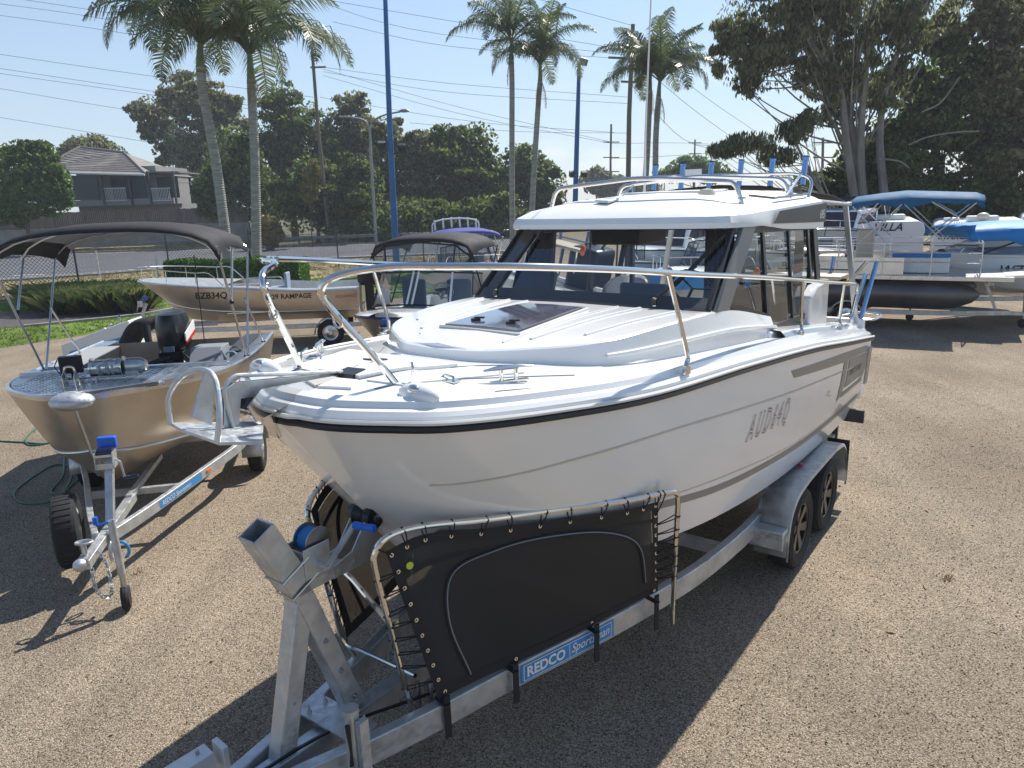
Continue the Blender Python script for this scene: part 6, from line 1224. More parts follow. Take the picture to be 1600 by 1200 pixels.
tree('grey green gum with twin tops left of the middle palms', gb(720, 74), [cp(695, 222, 74, 30, 22), cp(745, 225, 74, 28, 26), cp(718, 255, 74, 52, 34), cp(700, 300, 74, 60, 40), cp(760, 290, 74, 30, 40), cp(672, 218, 74, 16, 10)], 42500, 0.24, 'leaf_dark', 10, bark='bark_grey', branches=18)
tree('smaller tree behind the bases of the middle palms', gb(828, 76), [cp(815, 255, 76, 30, 24), cp(840, 290, 76, 38, 34), cp(800, 310, 76, 40, 36), cp(858, 315, 76, 22, 24), cp(818, 235, 76, 12, 9)], 27200, 0.24, 'leaf_dark', 11)
tree('low dark hedge-like tree under the middle of the treeline', gb(690, 64), [cp(640, 345, 64, 44, 30), cp(700, 350, 64, 50, 28), cp(760, 345, 64, 46, 32), cp(590, 350, 64, 36, 28)], 34000, 0.22, 'leaf_dark', 12)
tree('distant pale tree crown left of the far power pole', gb(945, 150), [cp(930, 285, 150, 22, 14), cp(965, 292, 150, 30, 12), cp(1000, 296, 150, 30, 10)], 6000, .8, 'leaf_gum', 13)
tree('dark rounded tree far behind the rod rack', gb(1085, 100), [cp(1080, 262, 100, 30, 15), cp(1110, 270, 100, 24, 14), cp(1050, 272, 100, 20, 10)], 15300, 0.31, 'leaf_green', 14)
tree('yellow bush by the end of the timber fence', gb(418, 56), [cp(415, 358, 56, 18, 18), cp(425, 370, 56, 14, 12)], 5000, .22, 'leaf_yellow', 15, name='bush', cat='bush', trunk=.06)
tree('pale lime sapling in front of the dark treeline', gb(490, 58), [cp(487, 270, 58, 12, 12), cp(482, 300, 58, 10, 14)], 2500, .22, 'leaf_yellow', 16, trunk=.05)
rsx = random.Random(8)
for i in range(9):
    u = 560+i*62; tree('dark shrub on the far roadside, %s in the row going right from the blue pole' % ('first', 'second', 'third', 'fourth', 'fifth', 'sixth', 'seventh', 'eighth', 'ninth')[i], gb(u, 63), [cp(u+rsx.uniform(-8, 8), 362-rsx.uniform(0, 12), 63, 38, 22), cp(u+20, 350-rsx.uniform(0, 14), 63, 28, 18)], 10200, 0.20, 'leaf_dark', 100+i, k=6, name='shrub', cat='shrub', trunk=.08, group='shrubs along the far side of the road')
# right-hand gum trees
Yg = 34
big = [cp(1190, 40, Yg, 56, 48), cp(1160, 90, Yg, 40, 34), cp(1230, 80, Yg, 60, 46), cp(1290, 30, Yg, 70, 46), cp(1360, 70, Yg, 60, 50), cp(1290, 110, Yg, 50, 36), cp(1175, 130, Yg, 26, 20), cp(1420, 20, Yg, 60, 40), cp(1250, -20, Yg, 90, 40), cp(1360, -30, Yg, 90, 40), cp(1300, 170, Yg, 24, 24), cp(1370, 140, Yg, 50, 36)]
gt = tree('huge grey-barked gum tree arching over from the right with hanging leaves', gb(1345, Yg), big, 88000, .078, 'leaf_gum', 21, trunk=.42, bark='bark_grey', k=16, lw=.13, fill=.10, droop=1.6, elong=3.2, f=.30, branches=70, group='gum trees at the right', name='gum_tree')
low = [cp(1170, 225, 33, 34, 14), cp(1130, 235, 33, 22, 10), cp(1240, 205, 33, 24, 16), cp(1215, 245, 33, 26, 12), cp(1265, 190, 33, 18, 12)]
tree('low drooping gum bough hanging in front of the power poles', gb(1330, 33.5), low, 15000, .085, 'leaf_gum', 22, trunk=.16, bark='bark_grey', k=9, droop=1.8, elong=3.4, f=.34, branches=30, group='gum trees at the right', name='gum_tree')
Yd = 37
for P in ([(1530, 205), (1490, 207), (1450, 214), (1420, 226)], [(1420, 262), (1405, 252), (1375, 248), (1385, 250)], [(1500, 120), (1470, 160), (1440, 175)]):
    b = MB(); b.tube(catm([at(u, v, 33.2)-gt.location for u, v in P], 5), [.05, .045, .04, .035, .03]+[.02]*20 if 0 else .035, 5); b.build('bare_bough', 'bark_grey', gt)
tree('dense dark tree filling the corner behind the caravans', gb(1470, Yd), [cp(1460, 110, Yd, 60, 60), cp(1440, 200, Yd, 80, 60), cp(1400, 260, Yd, 80, 50), cp(1500, 180, Yd, 70, 60), cp(1380, 310, Yd, 80, 40)], 95000, .15, 'leaf_dark', 23, trunk=.4, k=16, f=.32, fill=.05, branches=30, group='gum trees at the right')
tree('dark tree with rusty tips cut off by the right edge', gb(1570, Yd-1), [cp(1560, 60, Yd-1, 60, 60), cp(1580, 150, Yd-1, 70, 60), cp(1570, 240, Yd-1, 80, 60), cp(1530, 10, Yd-1, 60, 40), cp(1620, 200, Yd-1, 60, 90)], 95000, .15, 'leaf_gum', 24, trunk=.4, k=16, f=.32, fill=.05, branches=30, group='gum trees at the right')
tree('leafy undergrowth tree left of the narrow caravan', gb(1270, 38), [cp(1255, 275, 38, 30, 30), cp(1280, 300, 38, 30, 30), cp(1240, 315, 38, 24, 22)], 9000, .2, 'leaf_dark', 25, k=10, group='gum trees at the right', trunk=.1) if 0 else None
tree('dark undergrowth tree directly behind the caravans', gb(1420, 35), [cp(1330, 300, 35, 50, 34), cp(1400, 320, 35, 60, 34), cp(1480, 320, 35, 60, 34), cp(1560, 320, 35, 60, 34), cp(1360, 260, 35, 50, 34), cp(1300, 330, 35, 40, 26)], 60000, .16, 'leaf_dark', 26, k=14, group='gum trees at the right', trunk=.2)
rb_ = random.Random(5)
for lb, P in (('bare pale trunk leaning left at the front of the gum grove', [(1338, 330), (1322, 220), (1310, 130), (1260, 60), (1220, 10)]), ('pale split trunk right of the leaning one', [(1348, 330), (1345, 220), (1352, 120), (1362, 20), (1385, -60)]), ('pale trunk rising out of the middle of the grove', [(1384, 330), (1375, 200), (1400, 90), (1450, 0)])):
    b = MB(); c = catm([at(u, v, 33.6) for u, v in P], 6); b.tube(c, [.2*(1-.7*i/(len(c)-1)) for i in range(len(c))], 8); o = b.build('gum_trunk', 'bark_grey', None); o.name = 'dead_gum'; tag(o, lb, 'tree', 'pale gum trunks')
# ---- palms
def frond_mesh(L, bend, seed, nl=62, ll=.78):
    rg = random.Random(seed); V = []; b = MB(); P = []
    for i in range(13):
        t = i/12; ang = R(62)-bend*t**1.25; 
        P.append(P[-1]+Vector((math.cos(ang), 0, math.sin(ang)))*L/12 if P else Vector((0, 0, 0)))
    b.tube(P, [.035*(1-.85*i/12) for i in range(13)], 4)
    for i in range(nl):
        t = .14+.86*i/(nl-1); a = t*12; k = min(int(a), 11); p = P[k].lerp(P[k+1], a-k); d = (P[k+1]-P[k]).normalized(); l_ = ll*(math.sin(math.pi*min(1, t*.9+.12))**.6)*rg.uniform(.85, 1.1)
        for sg in (1, -1):
            s_ = Vector((0, sg, 0)); dr = (d*.55+s_*.8+Vector((0, 0, rg.uniform(-.1, .35)))).normalized(); m_ = p+dr*l_*.5; e = m_+(dr+Vector((0, 0, -1.0-rg.random()*.7))).normalized()*l_*.55; w_ = d*.017
            b.add([p-w_, p+w_, m_+w_*1.1, m_-w_*1.1], [(0, 1, 2, 3)]); b.add([m_-w_*1.1, m_+w_*1.1, e], [(0, 1, 2)])
    return b.mesh('frond', 0)
FR = [frond_mesh(3.0, R(70), 1), frond_mesh(3.1, R(110), 2), frond_mesh(3.0, R(150), 3), frond_mesh(2.8, R(50), 4)]
DF = frond_mesh(2.4, R(30), 7, 26, .5)
for m_ in FR: m_.materials.append(MATS['leaf_palm'])
DF.materials.append(MATS['dead_frond'])
def palm(label, P, y, r, seed, nf=15, size=1.0, dead=3, group='palms along the front fence'):
    """P: trunk points bottom to crown (pixels) at distance y"""
    W = [at(u, v, y) for u, v in P]; base = Vector((W[0].x, W[0].y, 0)); t = thing('palm_tree', label, 'palm tree', base, 0, group); rg = random.Random(seed)
    Q = [Vector((0, 0, -.1))]+[w-base for w in W]; c = catm(Q, 9); n = len(c); b = MB()
    b.tube(c[:int(n*.80)], [r*(1.15-.35*i/n)*(1.0+.05*(i % 2)) for i in range(int(n*.80))], 10); tr = b.build('trunk', 'palm_trunk', t, angle=60)
    b = MB(); 
    for i in range(1, int(n*.80)*3):
        a = i/3; k = int(a); p = c[k].lerp(c[min(k+1, n-1)], a-k); rr = r*(1.15-.35*a/n)*1.03; b.lathe([(rr, -.03), (rr*1.07, 0), (rr, .03)], p, (0, 0, 1), 10)
    b.build('ring_scars', 'palm_trunk', tr, kind='stuff')
    b = MB(); cc_ = c[int(n*.78):]; b.tube(cc_, [r*(.98-.45*(i/(len(cc_)-1))) for i in range(len(cc_))], 10); b.build('crownshaft', 'crownshaft', t)
    top = c[-1]
    for i in range(nf):
        el = 1-(i/(nf-1)); me = FR[3] if el > .88 else FR[0] if el > .66 else FR[1] if el > .33 else FR[2]
        f_ = link(bpy.data.objects.new('frond', me), t); f_.location = top-Vector((0, 0, .15*(1-el))); f_.rotation_euler = (rg.uniform(-.3, .3), R(rg.uniform(-14, 16))-(R(22) if el > .8 else 0), i*2.4+rg.uniform(-.2, .2)+seed); s_ = size*rg.uniform(.9, 1.1); f_.scale = (s_, s_, s_)
    for i in range(dead):
        f_ = link(bpy.data.objects.new('dead_frond', DF), t); f_.location = top-Vector((0, 0, .7)); f_.rotation_euler = (0, R(128), seed+i*1.9); f_.scale = (.6, .6, .6)
palm('left of the two near palms, its trunk curving up past the bimini', [(357, 408), (349, 340), (335, 240), (318, 150), (313, 100), (313, 66)], 33, .2, 1, nf=17, size=1.75, dead=2)
palm('right of the two near palms, upright with a hanging dead frond', [(401, 405), (400, 330), (398, 240), (394, 160), (392, 120), (390, 82)], 33.6, .19, 2, nf=18, size=1.8, dead=3)
palm('left palm of the middle pair, tall and straight', [(801, 380), (800, 300), (800, 200), (800, 130), (799, 90), (799, 62)], 38, .13, 3, nf=13, size=1.12, dead=1)
palm('right palm of the middle pair, its trunk curving left at the foot', [(830, 360), (833, 290), (838, 210), (842, 150), (844, 125), (844, 98)], 37.4, .13, 4, nf=14, size=1.12, dead=2)
palm('left palm of the pair behind the whip aerial', [(1006, 320), (1010, 260), (1013, 200), (1015, 150), (1015, 140), (1016, 112)], 40, .15, 5, nf=14, size=1.12, dead=1)
palm('right palm of the pair behind the whip aerial, with orange dead fronds', [(1024, 320), (1024, 270), (1025, 210), (1028, 165), (1029, 150), (1031, 124)], 38.5, .14, 6, nf=15, size=1.2, dead=3)
# ---- hedge, lawn grass, tussocks
def leafbox(name, label, cat, x0, x1, y0, y1, h, n, size, m, seed, kind=None, rot=0):
    t = thing(name, label, cat, ((x0+x1)/2, (y0+y1)/2, 0), rot); rg = np.random.default_rng(seed); X, Y = (x1-x0)/2, (y1-y0)/2
    P = rg.uniform(-1, 1, (n, 3)); f_ = rg.integers(0, 5, n); ax = {0: (1, -1), 1: (1, 1), 2: (0, -1), 3: (0, 1), 4: (2, 1)}
    for k, (a, s_) in ax.items(): mk = f_ == k; P[mk, a] = s_*(1-.14*rg.random(mk.sum())**2)
    P[:, 0] *= X; P[:, 1] *= Y; P[:, 2] = (P[:, 2]+1)/2*h+rg.normal(0, .03, n)+.05*np.sin(P[:, 0]*2.1)
    u = rg.normal(size=(n, 3)); u /= np.linalg.norm(u, axis=1)[:, None]; w = rg.normal(size=(n, 3)); w -= (w*u).sum(1)[:, None]*u; w /= np.linalg.norm(w, axis=1)[:, None]; s_ = size*rg.uniform(.6, 1.4, n)[:, None]
    V = np.stack([P-u*s_*.6, P+w*s_*.4, P+u*s_*.6, P-w*s_*.4], 1).reshape(-1, 3); o = link(bpy.data.objects.new('foliage', np_mesh('foliage', V, m)), t); o['kind'] = 'stuff'
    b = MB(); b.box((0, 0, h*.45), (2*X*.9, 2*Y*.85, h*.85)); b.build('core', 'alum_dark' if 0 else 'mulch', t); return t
hx0, hx1 = at(270, 420, 31).x, at(475, 420, 31).x
leafbox('hedge', 'clipped bright green hedge behind the BZB34Q dinghy', 'hedge', hx0, hx1, 30.2, 31.8, .98, 22000, .10, 'leaf_hedge', 1)
def tufts(name, pts, n, h, spread, m, seed, label=None, cat=None, group=None, w=.012, kind=None):
    rg = np.random.default_rng(seed); B_ = np.array(pts)[rg.integers(0, len(pts), n)]; a = rg.uniform(0, 6.28, n); r_ = spread*np.sqrt(rg.random(n)); x = B_[:, 0]+r_*np.cos(a); y = B_[:, 1]+r_*np.sin(a)
    H = h*rg.uniform(.5, 1.2, n); lx = rg.normal(0, .45, n)*H; ly = rg.normal(0, .45, n)*H; z = np.zeros(n); wx = w*np.cos(a+1.5); wy = w*np.sin(a+1.5)
    V = np.stack([np.stack([x-wx, y-wy, z], 1), np.stack([x+wx, y+wy, z], 1), np.stack([x+lx*.5+wx*.6, y+ly*.5+wy*.6, H*.75], 1), np.stack([x+lx, y+ly, H*.95], 1)], 1).reshape(-1, 3)
    o = link(bpy.data.objects.new(name, np_mesh(name, V, m))); tag(o, label, cat, group, kind); return o
rg = random.Random(11)
def inside(x, y, P):
    c = False
    for i in range(len(P)):
        a, b_ = P[i-1], P[i]
        if (a[1] > y) != (b_[1] > y) and x < (b_[0]-a[0])*(y-a[1])/(b_[1]-a[1])+a[0]: c = not c
    return c
bed = [(-25, 19.2), (-13.6, 20.6), (-11.2, 22.2), (-10.6, 23.6), (-13.8, 24.6), (-25, 21.8)]
pts = []
while len(pts) < 9000:
    x, y = rg.uniform(-30, 6), rg.uniform(12, 34)
    if inside(x, y, L0) and not inside(x, y, bed): pts.append((x, y))
tufts('grass', pts, 60000, .055, .12, 'grass_blade', 2, 'short green lawn grass between the gravel and the fence', kind='stuff')
pts = []
VG = [(-90, 10), (-30, 17), (-21, 24), (-17.2, 28), (-12, 31), (-4.5, 33.5), (6, 34), (20, 44), (20, 46), (-1, 44.6), (-14.6, 42.6), (-24, 35.6), (-60, 21.5)]
while len(pts) < 5000:
    x, y = rg.uniform(-40, 12), rg.uniform(17, 45)
    if inside(x, y, VG): pts.append((x, y))
tufts('dry_grass', pts, 30000, .09, .2, 'dry_blade', 3, 'dry straw coloured grass on the road verge', kind='stuff', w=.02)
gs = ['strappy green tussock, %s from the left in the mulch bed' % q for q in ('first', 'second', 'third', 'fourth', 'fifth', 'sixth', 'seventh', 'eighth', 'ninth', 'tenth', 'eleventh', 'twelfth', 'thirteenth')]
for i in range(13):
    u = 70+i*13; y = 24.2+1.2*math.sin(i*2.1); c = at(u, 480, y); tufts('grass_tussock', [(c.x, y)], 900, .75, .33, 'grass_tuft', 40+i, gs[i], 'grass tussock', 'tussocks in the garden bed', w=.014)
# small weeds and leaf litter on the gravel
pts = [gp(u, v)[:2] for u, v in ((215, 895), (1480, 905))]
tufts('weeds', pts, 50, .035, .05, 'dry_blade', 9, 'tiny dry weeds sprouting through the gravel', kind='stuff', w=.004)
rl = np.random.default_rng(12); m_ = 420; lx_ = rl.uniform(-9, 10, m_); ly_ = rl.uniform(3, 16, m_); V = leaf_cloud([(0, 0, 0, .001, .001, .001)], m_, .03, 2.2, 0, 3).reshape(m_, 4, 3); V[:, :, 2] *= .15; V[:, :, 0] += lx_[:, None]; V[:, :, 1] += ly_[:, None]; V[:, :, 2] += .012
tag(link(bpy.data.objects.new('leaf_litter', np_mesh('leaf_litter', V.reshape(-1, 3), 'dead_frond'))), 'dry brown leaf litter scattered thinly over the gravel', kind='stuff')
rgn = np.random.default_rng(5); n = 26000
ang = rgn.uniform(-.75, .75, n); dist = 2.2+11*rgn.random(n)**.8; X = dist*np.sin(ang); Y = dist*np.cos(ang); s_ = rgn.uniform(.004, .011, n); z0 = np.zeros(n)
def jit(k): return rgn.uniform(.6, 1.0, n)*s_
V = []
a0 = rgn.uniform(0, 6.28, n)
q = [np.stack([X+jit(0)*np.cos(a0+k*math.pi/2), Y+jit(0)*np.sin(a0+k*math.pi/2), z0+.0], 1) for k in range(4)]; tp = np.stack([X, Y, s_*.9], 1)
V = np.concatenate([np.stack([q[k], q[(k+1) % 4], tp], 1).reshape(-1, 3) for k in range(4)]); ps_ = link(bpy.data.objects.new('loose_stones', np_mesh('loose_stones', V, 'gravel', 3))); tag(ps_, 'loose chips of pale stone lying on the gravel yard', kind='stuff')
# ---- chain-link fence
fence_pts = [(-24.5, 20.5), (-20.2, 25.0), (-16.7, 29.0), (-15.2, 33.6), (-12.4, 36.2), (-8.6, 38.0), (-4.4, 39.2), (.2, 39.6), (4.8, 40.0), (9.4, 40.4), (14, 41)]
fn = thing('chain_link_fence', 'black chain-link fence with round posts between the yard and the road', 'fence', (0, 0, 0))
for x, y in fence_pts: b = MB(); b.cyl((x, y, 0), (x, y, 2.12), .035, 8); b.build('post', 'dark_grey', fn)
for (xa, ya), (xb, yb_) in zip(fence_pts, fence_pts[1:]):
    L_ = math.hypot(xb-xa, yb_-ya); b = MB(); b.add([(xa, ya, .05), (xb, yb_, .05), (xb, yb_, 1.72), (xa, ya, 1.72)], [(0, 1, 2, 3)]); o = b.build('mesh_panel', 'chain_mesh', fn, angle=0)
    uvl = o.data.uv_layers.new(name='UVMap'); 
    for li, uv in enumerate([(0, 0), (L_, 0), (L_, 1.67), (0, 1.67)]): uvl.data[li].uv = uv
    for z in (.05, 1.72): b = MB(); b.cyl((xa, ya, z), (xb, yb_, z), .012, 5); b.build('tension_wire', 'dark_grey', fn)
    for z in (1.85, 1.97, 2.08): b = MB(); b.cyl((xa, ya, z), (xb, yb_, z), .004, 4); b.build('barbed_wire', 'dark_grey', fn)
for x, y, lb in ((-14.3, 30.5, 'thin white steel stake left of the hedge'), (-19.9, 36.4, 'thin white marker post on the verge by the road')): 
    b = MB(); b.cyl((x, y, 0), (x, y, 1.3), .035, 6); tag(b.build('marker_post', 'white_plastic', None), lb, 'post')
# guardrail
gr = thing('guardrail', 'galvanized road guardrail on the far kerb in front of the dark trees', 'guardrail', (0, 0, 0)); y = 61.4
xa, xb = at(425, 380, y).x, at(880, 380, y).x; b = MB(); b.grid([[(xa, y, z), (xb, y, z)] if 0 else [(xa, y-d, z), (xb, y+.6-d, z)] for z, d in ((.45, 0), (.52, .05), (.58, 0), (.64, .05), (.72, 0))]); b.build('rail', 'pole_metal', gr, solid=.01)
for k in range(12): x = xa+(xb-xa)*k/11; b = MB(); b.box((x, y+.15+.05*k, .36), (.12, .1, .72)); b.build('rail_post', 'timber_fence', gr)
# retaining wall and timber fence on it
y = 65; xa, xb = at(-60, 380, y).x, at(392, 380, y).x; zt = at(250, 352, y).z
b = MB(); b.box(((xa+xb)/2, y+.2, zt/2), (xb-xa, .4, zt)); w_ = b.build('retaining_wall', 'concrete', None); tag(w_, 'long grey rendered retaining wall across the road below the house', 'wall')
tf = thing('timber_fence', 'weathered paling fence standing on top of the retaining wall', 'fence', (0, 0, 0)); zf = at(250, 327, y).z; b = MB(); k = 0; x = xa; rg = random.Random(2)
while x < xb: b.box((x, y+.3, (zt+zf)/2+rg.uniform(-.03, .03)), (.14, .03, zf-zt)); x += .16
b.build('palings', 'timber_fence', tf, kind='stuff', angle=0); x = xa
while x < xb: b = MB(); b.box((x, y+.36, (zt+zf)/2), (.12, .1, zf-zt+.1)); b.build('fence_post', 'timber_fence', tf); x += 2.7
b = MB(); b.box(((xa+xb)/2, 63.2, .15), (xb-xa, 3.0, .3)); b.build('bank', 'dry_grass', None, kind='structure')
# ---- house
Yh = 70; hs = thing('house', 'two-storey house with grey tiled hip roof and shaded balconies at left', 'house', (at(180, 300, Yh).x, Yh, 0))
ox = at(180, 300, Yh).x
def hp_(u, v, dy=0): c = at(u, v, Yh); return Vector((c.x-ox, dy, c.z))
zt_ = hp_(110, 326).z; b = MB()
xl, xr, zl = hp_(108, 265).x, hp_(236, 270).x, 3.0
b.box(((xl+xr)/2, 4.5, (zl+hp_(110, 262).z)/2), (xr-xl, 7, hp_(110, 262).z-zl)); b.build('wall', 'house_wall', hs)
b = MB(); e0, e1 = hp_(70, 268), hp_(238, 272); r0_, r1_ = hp_(92, 231), hp_(140, 240)
ev = [Vector((e0.x, -1.4, e0.z)), Vector((e1.x, -1.4, e1.z)), Vector((e1.x, 9, e1.z)), Vector((e0.x, 9, e0.z))]; rd = [Vector((r0_.x, 3.5, r0_.z+.3)), Vector((r1_.x+1.2, 3.8, r1_.z+.3))]
b.add(ev+rd, [(0, 1, 5, 4), (1, 2, 5), (2, 3, 4, 5), (3, 0, 4), (0, 3, 2, 1)]); rf = b.build('roof', 'roof_tile', hs, angle=0)
for k in range(1, 13):
    t = k/13; a, c = ev[0].lerp(rd[0], t), ev[1].lerp(rd[1], t); b = MB(); b.cyl(a+Vector((0, -.02, .02)), c+Vector((0, -.02, .02)), .035, 4); b.build('tile_course', 'roof_tile', rf)
for a, c in ((ev[0], rd[0]), (ev[1], rd[1]), (rd[0], rd[1])): b = MB(); b.cyl(a, c, .13, 6); b.build('ridge_capping', 'roof_ridge', rf)
b = MB(); b.cyl(ev[0]+Vector((0, -.08, -.1)), ev[1]+Vector((0, -.08, -.1)), .11, 6); b.build('gutter', 'white_plastic', hs)
b = MB(); a, c = hp_(236, 268), hp_(282, 277); b.box(((a.x+c.x)/2, 2, a.z-.1), (c.x-a.x+.2, 5, .12), (0, .03, 0)); b.build('patio_roof', 'roof_tile', hs)
for u in (113, 164, 207, 237, 276): a, c = hp_(u, 268), hp_(u+2, 320); b = MB(); b.box((a.x, -.9, (a.z+c.z)/2), (.16, .16, a.z-c.z)); b.build('balcony_post', 'dark_grey', hs)
for u0, u1 in ((115, 163), (208, 236)): a, c = hp_(u0, 275), hp_(u1, 312); b = MB(); b.box(((a.x+c.x)/2, -.75, (a.z+c.z)/2), (c.x-a.x, .04, a.z-c.z)); b.build('blind', 'house_blind', hs)
for u0, u1 in ((166, 206), (239, 275)):
    a, c = hp_(u0, 295), hp_(u1, 313); b = MB(); b.box(((a.x+c.x)/2, -.85, a.z), (c.x-a.x, .07, .07)); b.box(((a.x+c.x)/2, -.85, c.z), (c.x-a.x, .07, .07))
    x = a.x
    while x < c.x: b.box((x, -.85, (a.z+c.z)/2), (.035, .035, a.z-c.z)); x += .14
    b.build('balustrade', 'white_plastic', hs, kind='stuff')
    b = MB(); q = hp_(u0, 276); b.box(((a.x+c.x)/2, .98, (q.z+c.z)/2), (c.x-a.x, .02, q.z-c.z)); b.build('window', 'house_blind', hs)
a, c = hp_(113, 314), hp_(278, 318); b = MB(); b.box(((a.x+c.x)/2, .3, (a.z+c.z)/2), (c.x-a.x, 2.2, a.z-c.z)); b.build('deck_edge', 'house_wall', hs)
b = MB(); b.box(((a.x+c.x)/2, 3, c.z/2+.2), (c.x-a.x-.4, 5, c.z-.4)); b.build('lower_wall', 'house_wall', hs)
# ---- poles
def pole(name, label, cat, P, y, r0__, r1__, m, base_z=0, group=None):
    W = [at(u, v, y) for u, v in P]; base = Vector((W[0].x, W[0].y, base_z)); t = thing(name, label, cat, base, 0, group); b = MB(); Q = [Vector((0, 0, 0))]+[w-base for w in W]; b.tube(Q, [r0__+(r1__-r0__)*i/(len(Q)-1) for i in range(len(Q))], 10); b.build('pole', m, t); return t, base
t, bs_0 = pole('flood_light_pole', 'tall blue tapering light pole left of centre with floodlights halfway up', 'light pole', [(619, 400), (609, 200), (600, -60)], 34, .19, .085, 'pole_blue')
for u, v in ((597, 232), (628, 236)):
    w = at(u, v, 34)-bs_0; b = MB(); b.box(w, (.34, .3, .16), (.4, 0, .2)); b.box(w+Vector((0, 0, .2)), (.34, .3, .16), (.4, 0, .2)); b.cyl(w, at(611, v+6, 34)-bs_0, .03, 6); b.build('floodlight', 'dark_grey', t)
t, bs_0 = pole('flood_light_pole', 'blue light pole right of the middle palms with one lamp on top', 'light pole', [(898, 345), (902, 200), (905, 100)], 44, .2, .1, 'pole_blue')
w = at(912, 96, 44)-bs_0; b = MB(); b.box(w, (.45, .4, .35), (.3, .3, 0)); b.build('floodlight', 'pole_metal', t)
for u in (894, 912): w = at(u, 272, 44)-bs_0; b = MB(); b.box(w, (.3, .3, .3), (.4, 0, .2)); b.build('floodlight', 'dark_grey', t)
t, bs_0 = pole('street_light', 'grey street light with curved arm beside the blue pole', 'street light', [(589, 400), (580, 250), (578, 205)], 52, .12, .07, 'pole_metal')
b = MB(); b.tube(catm([at(u, v, 52)-bs_0 for u, v in ((578, 206), (582, 190), (600, 180), (628, 174))], 5), .06, 6); b.tube(catm([at(u, v, 52)-bs_0 for u, v in ((578, 206), (572, 190), (555, 184), (530, 182))], 5), .06, 6); b.build('arm', 'pole_metal', t)
b = MB(); b.ball(at(632, 173, 52)-bs_0, .3, (1.2, .6, .4)); b.build('lamp_head', 'pole_metal', t)
t, bs_0 = pole('power_pole', 'leaning timber power pole behind the right near palm', 'power pole', [(515, 378), (497, 200), (487, 68)], 62, .17, .12, 'pole_wood')
b = MB(); b.box(at(497, 105, 62)-bs_0, (1.2, .12, .12)); b.build('crossarm', 'pole_wood', t)
b = MB(); b.tube([at(488, 70, 62)-bs_0, at(486, 66, 62)-bs_0, at(490, 66, 62)-bs_0], .05, 5); b.build('fitting', 'pole_metal', t)
t, bs_0 = pole('power_pole', 'thick dark timber pole behind the whip aerial palms', 'power pole', [(981, 330), (983, 180), (989, 38)], 58, .24, .15, 'pole_wood')
b = MB(); b.box(at(978, 91, 58)-bs_0, (2.6, .14, .14), (0, .05, .1)); b.build('crossarm', 'pole_wood', t)
b = MB(); b.box(at(984, 128, 58)-bs_0, (1.3, .14, .14), (0, .05, .1)); b.build('crossarm', 'pole_wood', t)
for u, v0, v1, y, arms, lb in ((954, 310, 194, 110, (222, 246, 268), 'thin power pole with three crossarms right of the second blue pole'), (1085, 300, 218, 140, (223, 240), 'distant power pole above the rod holders'), (1206, 300, 211, 120, (232,), 'power pole seen through the hanging gum bough'), (1285, 320, 215, 90, (223, 246), 'power pole close to the gum grove with two crossarms'), (866, 340, 250, 150, (262,), 'very distant power pole among the middle palms') if 0 else (1038, 300, 268, 220, (270,), 'tiny far power pole near the horizon')):
    t, bs_0 = pole('power_pole', lb, 'power pole', [(u, v0), (u, (v0+v1)/2), (u+1, v1)], y, .2, .14, 'pole_wood', group=None)
    for v in arms: b = MB(); b.box(at(u+1, v, y)-bs_0, (2.3, .14, .14), (0, .03, 0)); b.build('crossarm', 'pole_wood', t)
t, bs_0 = pole('street_light', 'dark street light column seen past the near palms', 'street light', [(690, 420), (690, 400)], 40, .03, .03, 'pole_metal') if 0 else (None, None)
# ---- overhead wires
WN = [0]
WL = ['thin overhead wire %s' % q for q in ('crossing the left sky, upper of the near-left bundle', 'just under the top one left of the near palms', 'highest over the tiled roof', 'passing low over the left tree crowns', 'between the bundles left of the palms', 'sagging in front of the house at balcony height', 'sagging over the dark trees right of the power pole', 'from the top centre edge to the thick timber pole', 'second from the top running into the thick pole crossarm', 'starting right of the near palms, third into the crossarm', 'fanning right from the leaning pole, uppermost', 'fanning right from the leaning pole, second', 'fanning down to the three-armed pole', 'steepest of the fan from the leaning pole', 'level behind the middle palms', 'short and level left of the thick pole', 'from the top edge down to the top of the thick pole', 'at the very top left corner', 'second from the top left corner', 'third from the top left corner', 'from the thick pole top towards the gum bough', 'from the thick pole crossarm down to the right', 'lowest from the thick pole to the right', 'level behind the rod holders', 'under the level one behind the rod holders', 'between the distant poles at right')]
def wire(P, y0, y1, r=.012):
    W = [at(u, v, y0+(y1-y0)*i/(len(P)-1)) for i, (u, v) in enumerate(P)]; b = MB(); b.tube(catm(W, 6), r, 4); o = b.build('overhead_wire', 'dark_grey', None); WN[0] += 1; tag(o, WL[(WN[0]-1) % len(WL)], 'wire', 'overhead power lines')
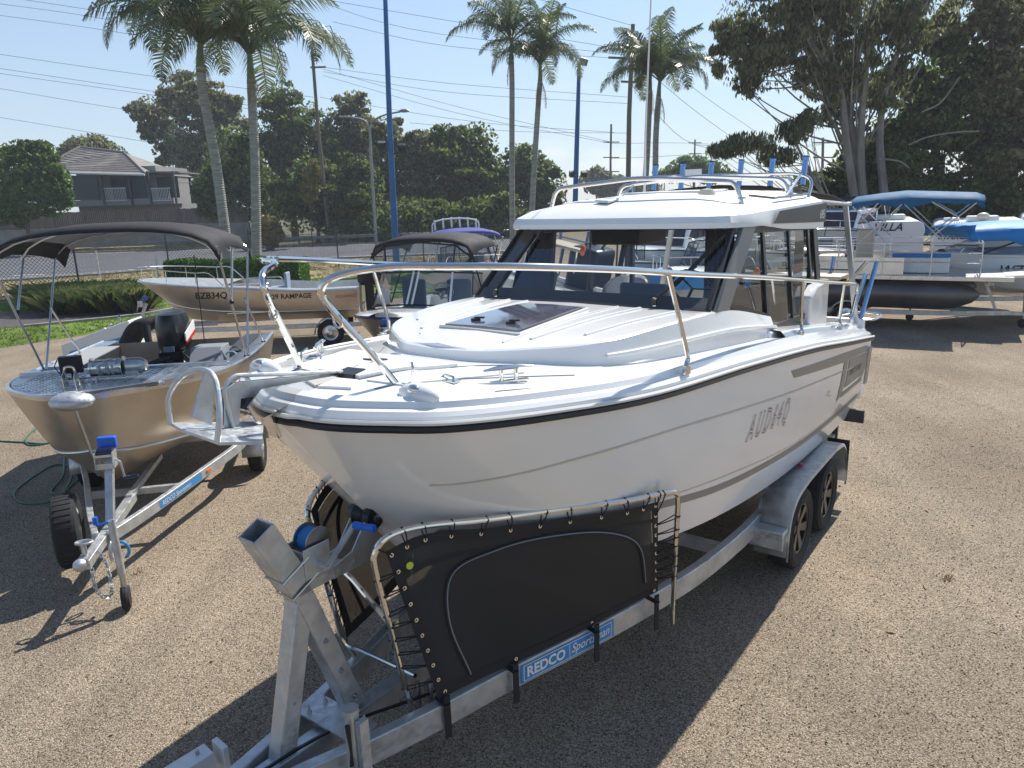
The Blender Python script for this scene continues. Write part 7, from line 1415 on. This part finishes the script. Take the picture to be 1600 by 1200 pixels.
for P in ([(-20, 104), (220, 140), (497, 180)], [(-20, 112), (220, 146), (500, 186)], [(-20, 82), (230, 118), (490, 152)], [(-20, 180), (230, 222), (380, 250)], [(-20, 135), (230, 176), (490, 205)], [(-20, 262), (160, 278), (340, 288), (505, 289)], [(505, 289), (600, 302), (760, 322), (860, 322)]): wire(P, 60, 62, .018)
for P in ([(500, -2), (640, 22), (978, 78)], [(440, -20), (640, 45), (978, 86)], [(520, 34), (700, 72), (978, 92)], [(505, 105), (700, 130), (984, 152)], [(505, 112), (700, 144), (984, 162)], [(505, 108), (720, 168), (955, 222)], [(505, 118), (720, 178), (955, 224)], [(500, 152), (740, 190), (960, 207)], [(640, 192), (800, 205), (984, 208)], [(780, -20), (880, 10), (989, 40)], [(0, -6), (120, 12), (300, 42)], [(0, 6), (130, 24), (310, 56)], [(0, 24), (130, 42), (320, 72)]): wire(P, 60, 58, .016)
for P in ([(989, 60), (1100, 150), (1180, 205)], [(989, 92), (1090, 176), (1180, 240)], [(984, 130), (1085, 226), (1206, 234)], [(955, 224), (1085, 224), (1206, 232)], [(955, 248), (1085, 241), (1285, 225)], [(1086, 226), (1206, 234), (1286, 226)]): wire(P, 58, 90, .02)
b = MB(); w0 = at(874, 6, 54); w1 = at(868, 60, 54); b.tube([w0, w1], .05, 5); tag(b.build('spear_leaf', 'dead_frond', None), 'thin unopened spear of the right middle palm', 'palm spear')
# ---- summer haze over the whole place
hzm = bpy.data.materials.new('haze'); hzm.use_nodes = True; hn, hl = hzm.node_tree.nodes, hzm.node_tree.links
hn.remove(hn['Principled BSDF']); pv = hn.new('ShaderNodeVolumePrincipled'); pv.inputs['Color'].default_value = (.85, .92, 1, 1); pv.inputs['Density'].default_value = .0008; pv.inputs['Anisotropy'].default_value = .15
hl.new(pv.outputs[0], hn['Material Output'].inputs['Volume']); MATS['haze'] = hzm
b = MB(); b.box((0, 180, 20), (660, 500, 42.04)); b.build('haze', 'haze', None, angle=0, kind='stuff')
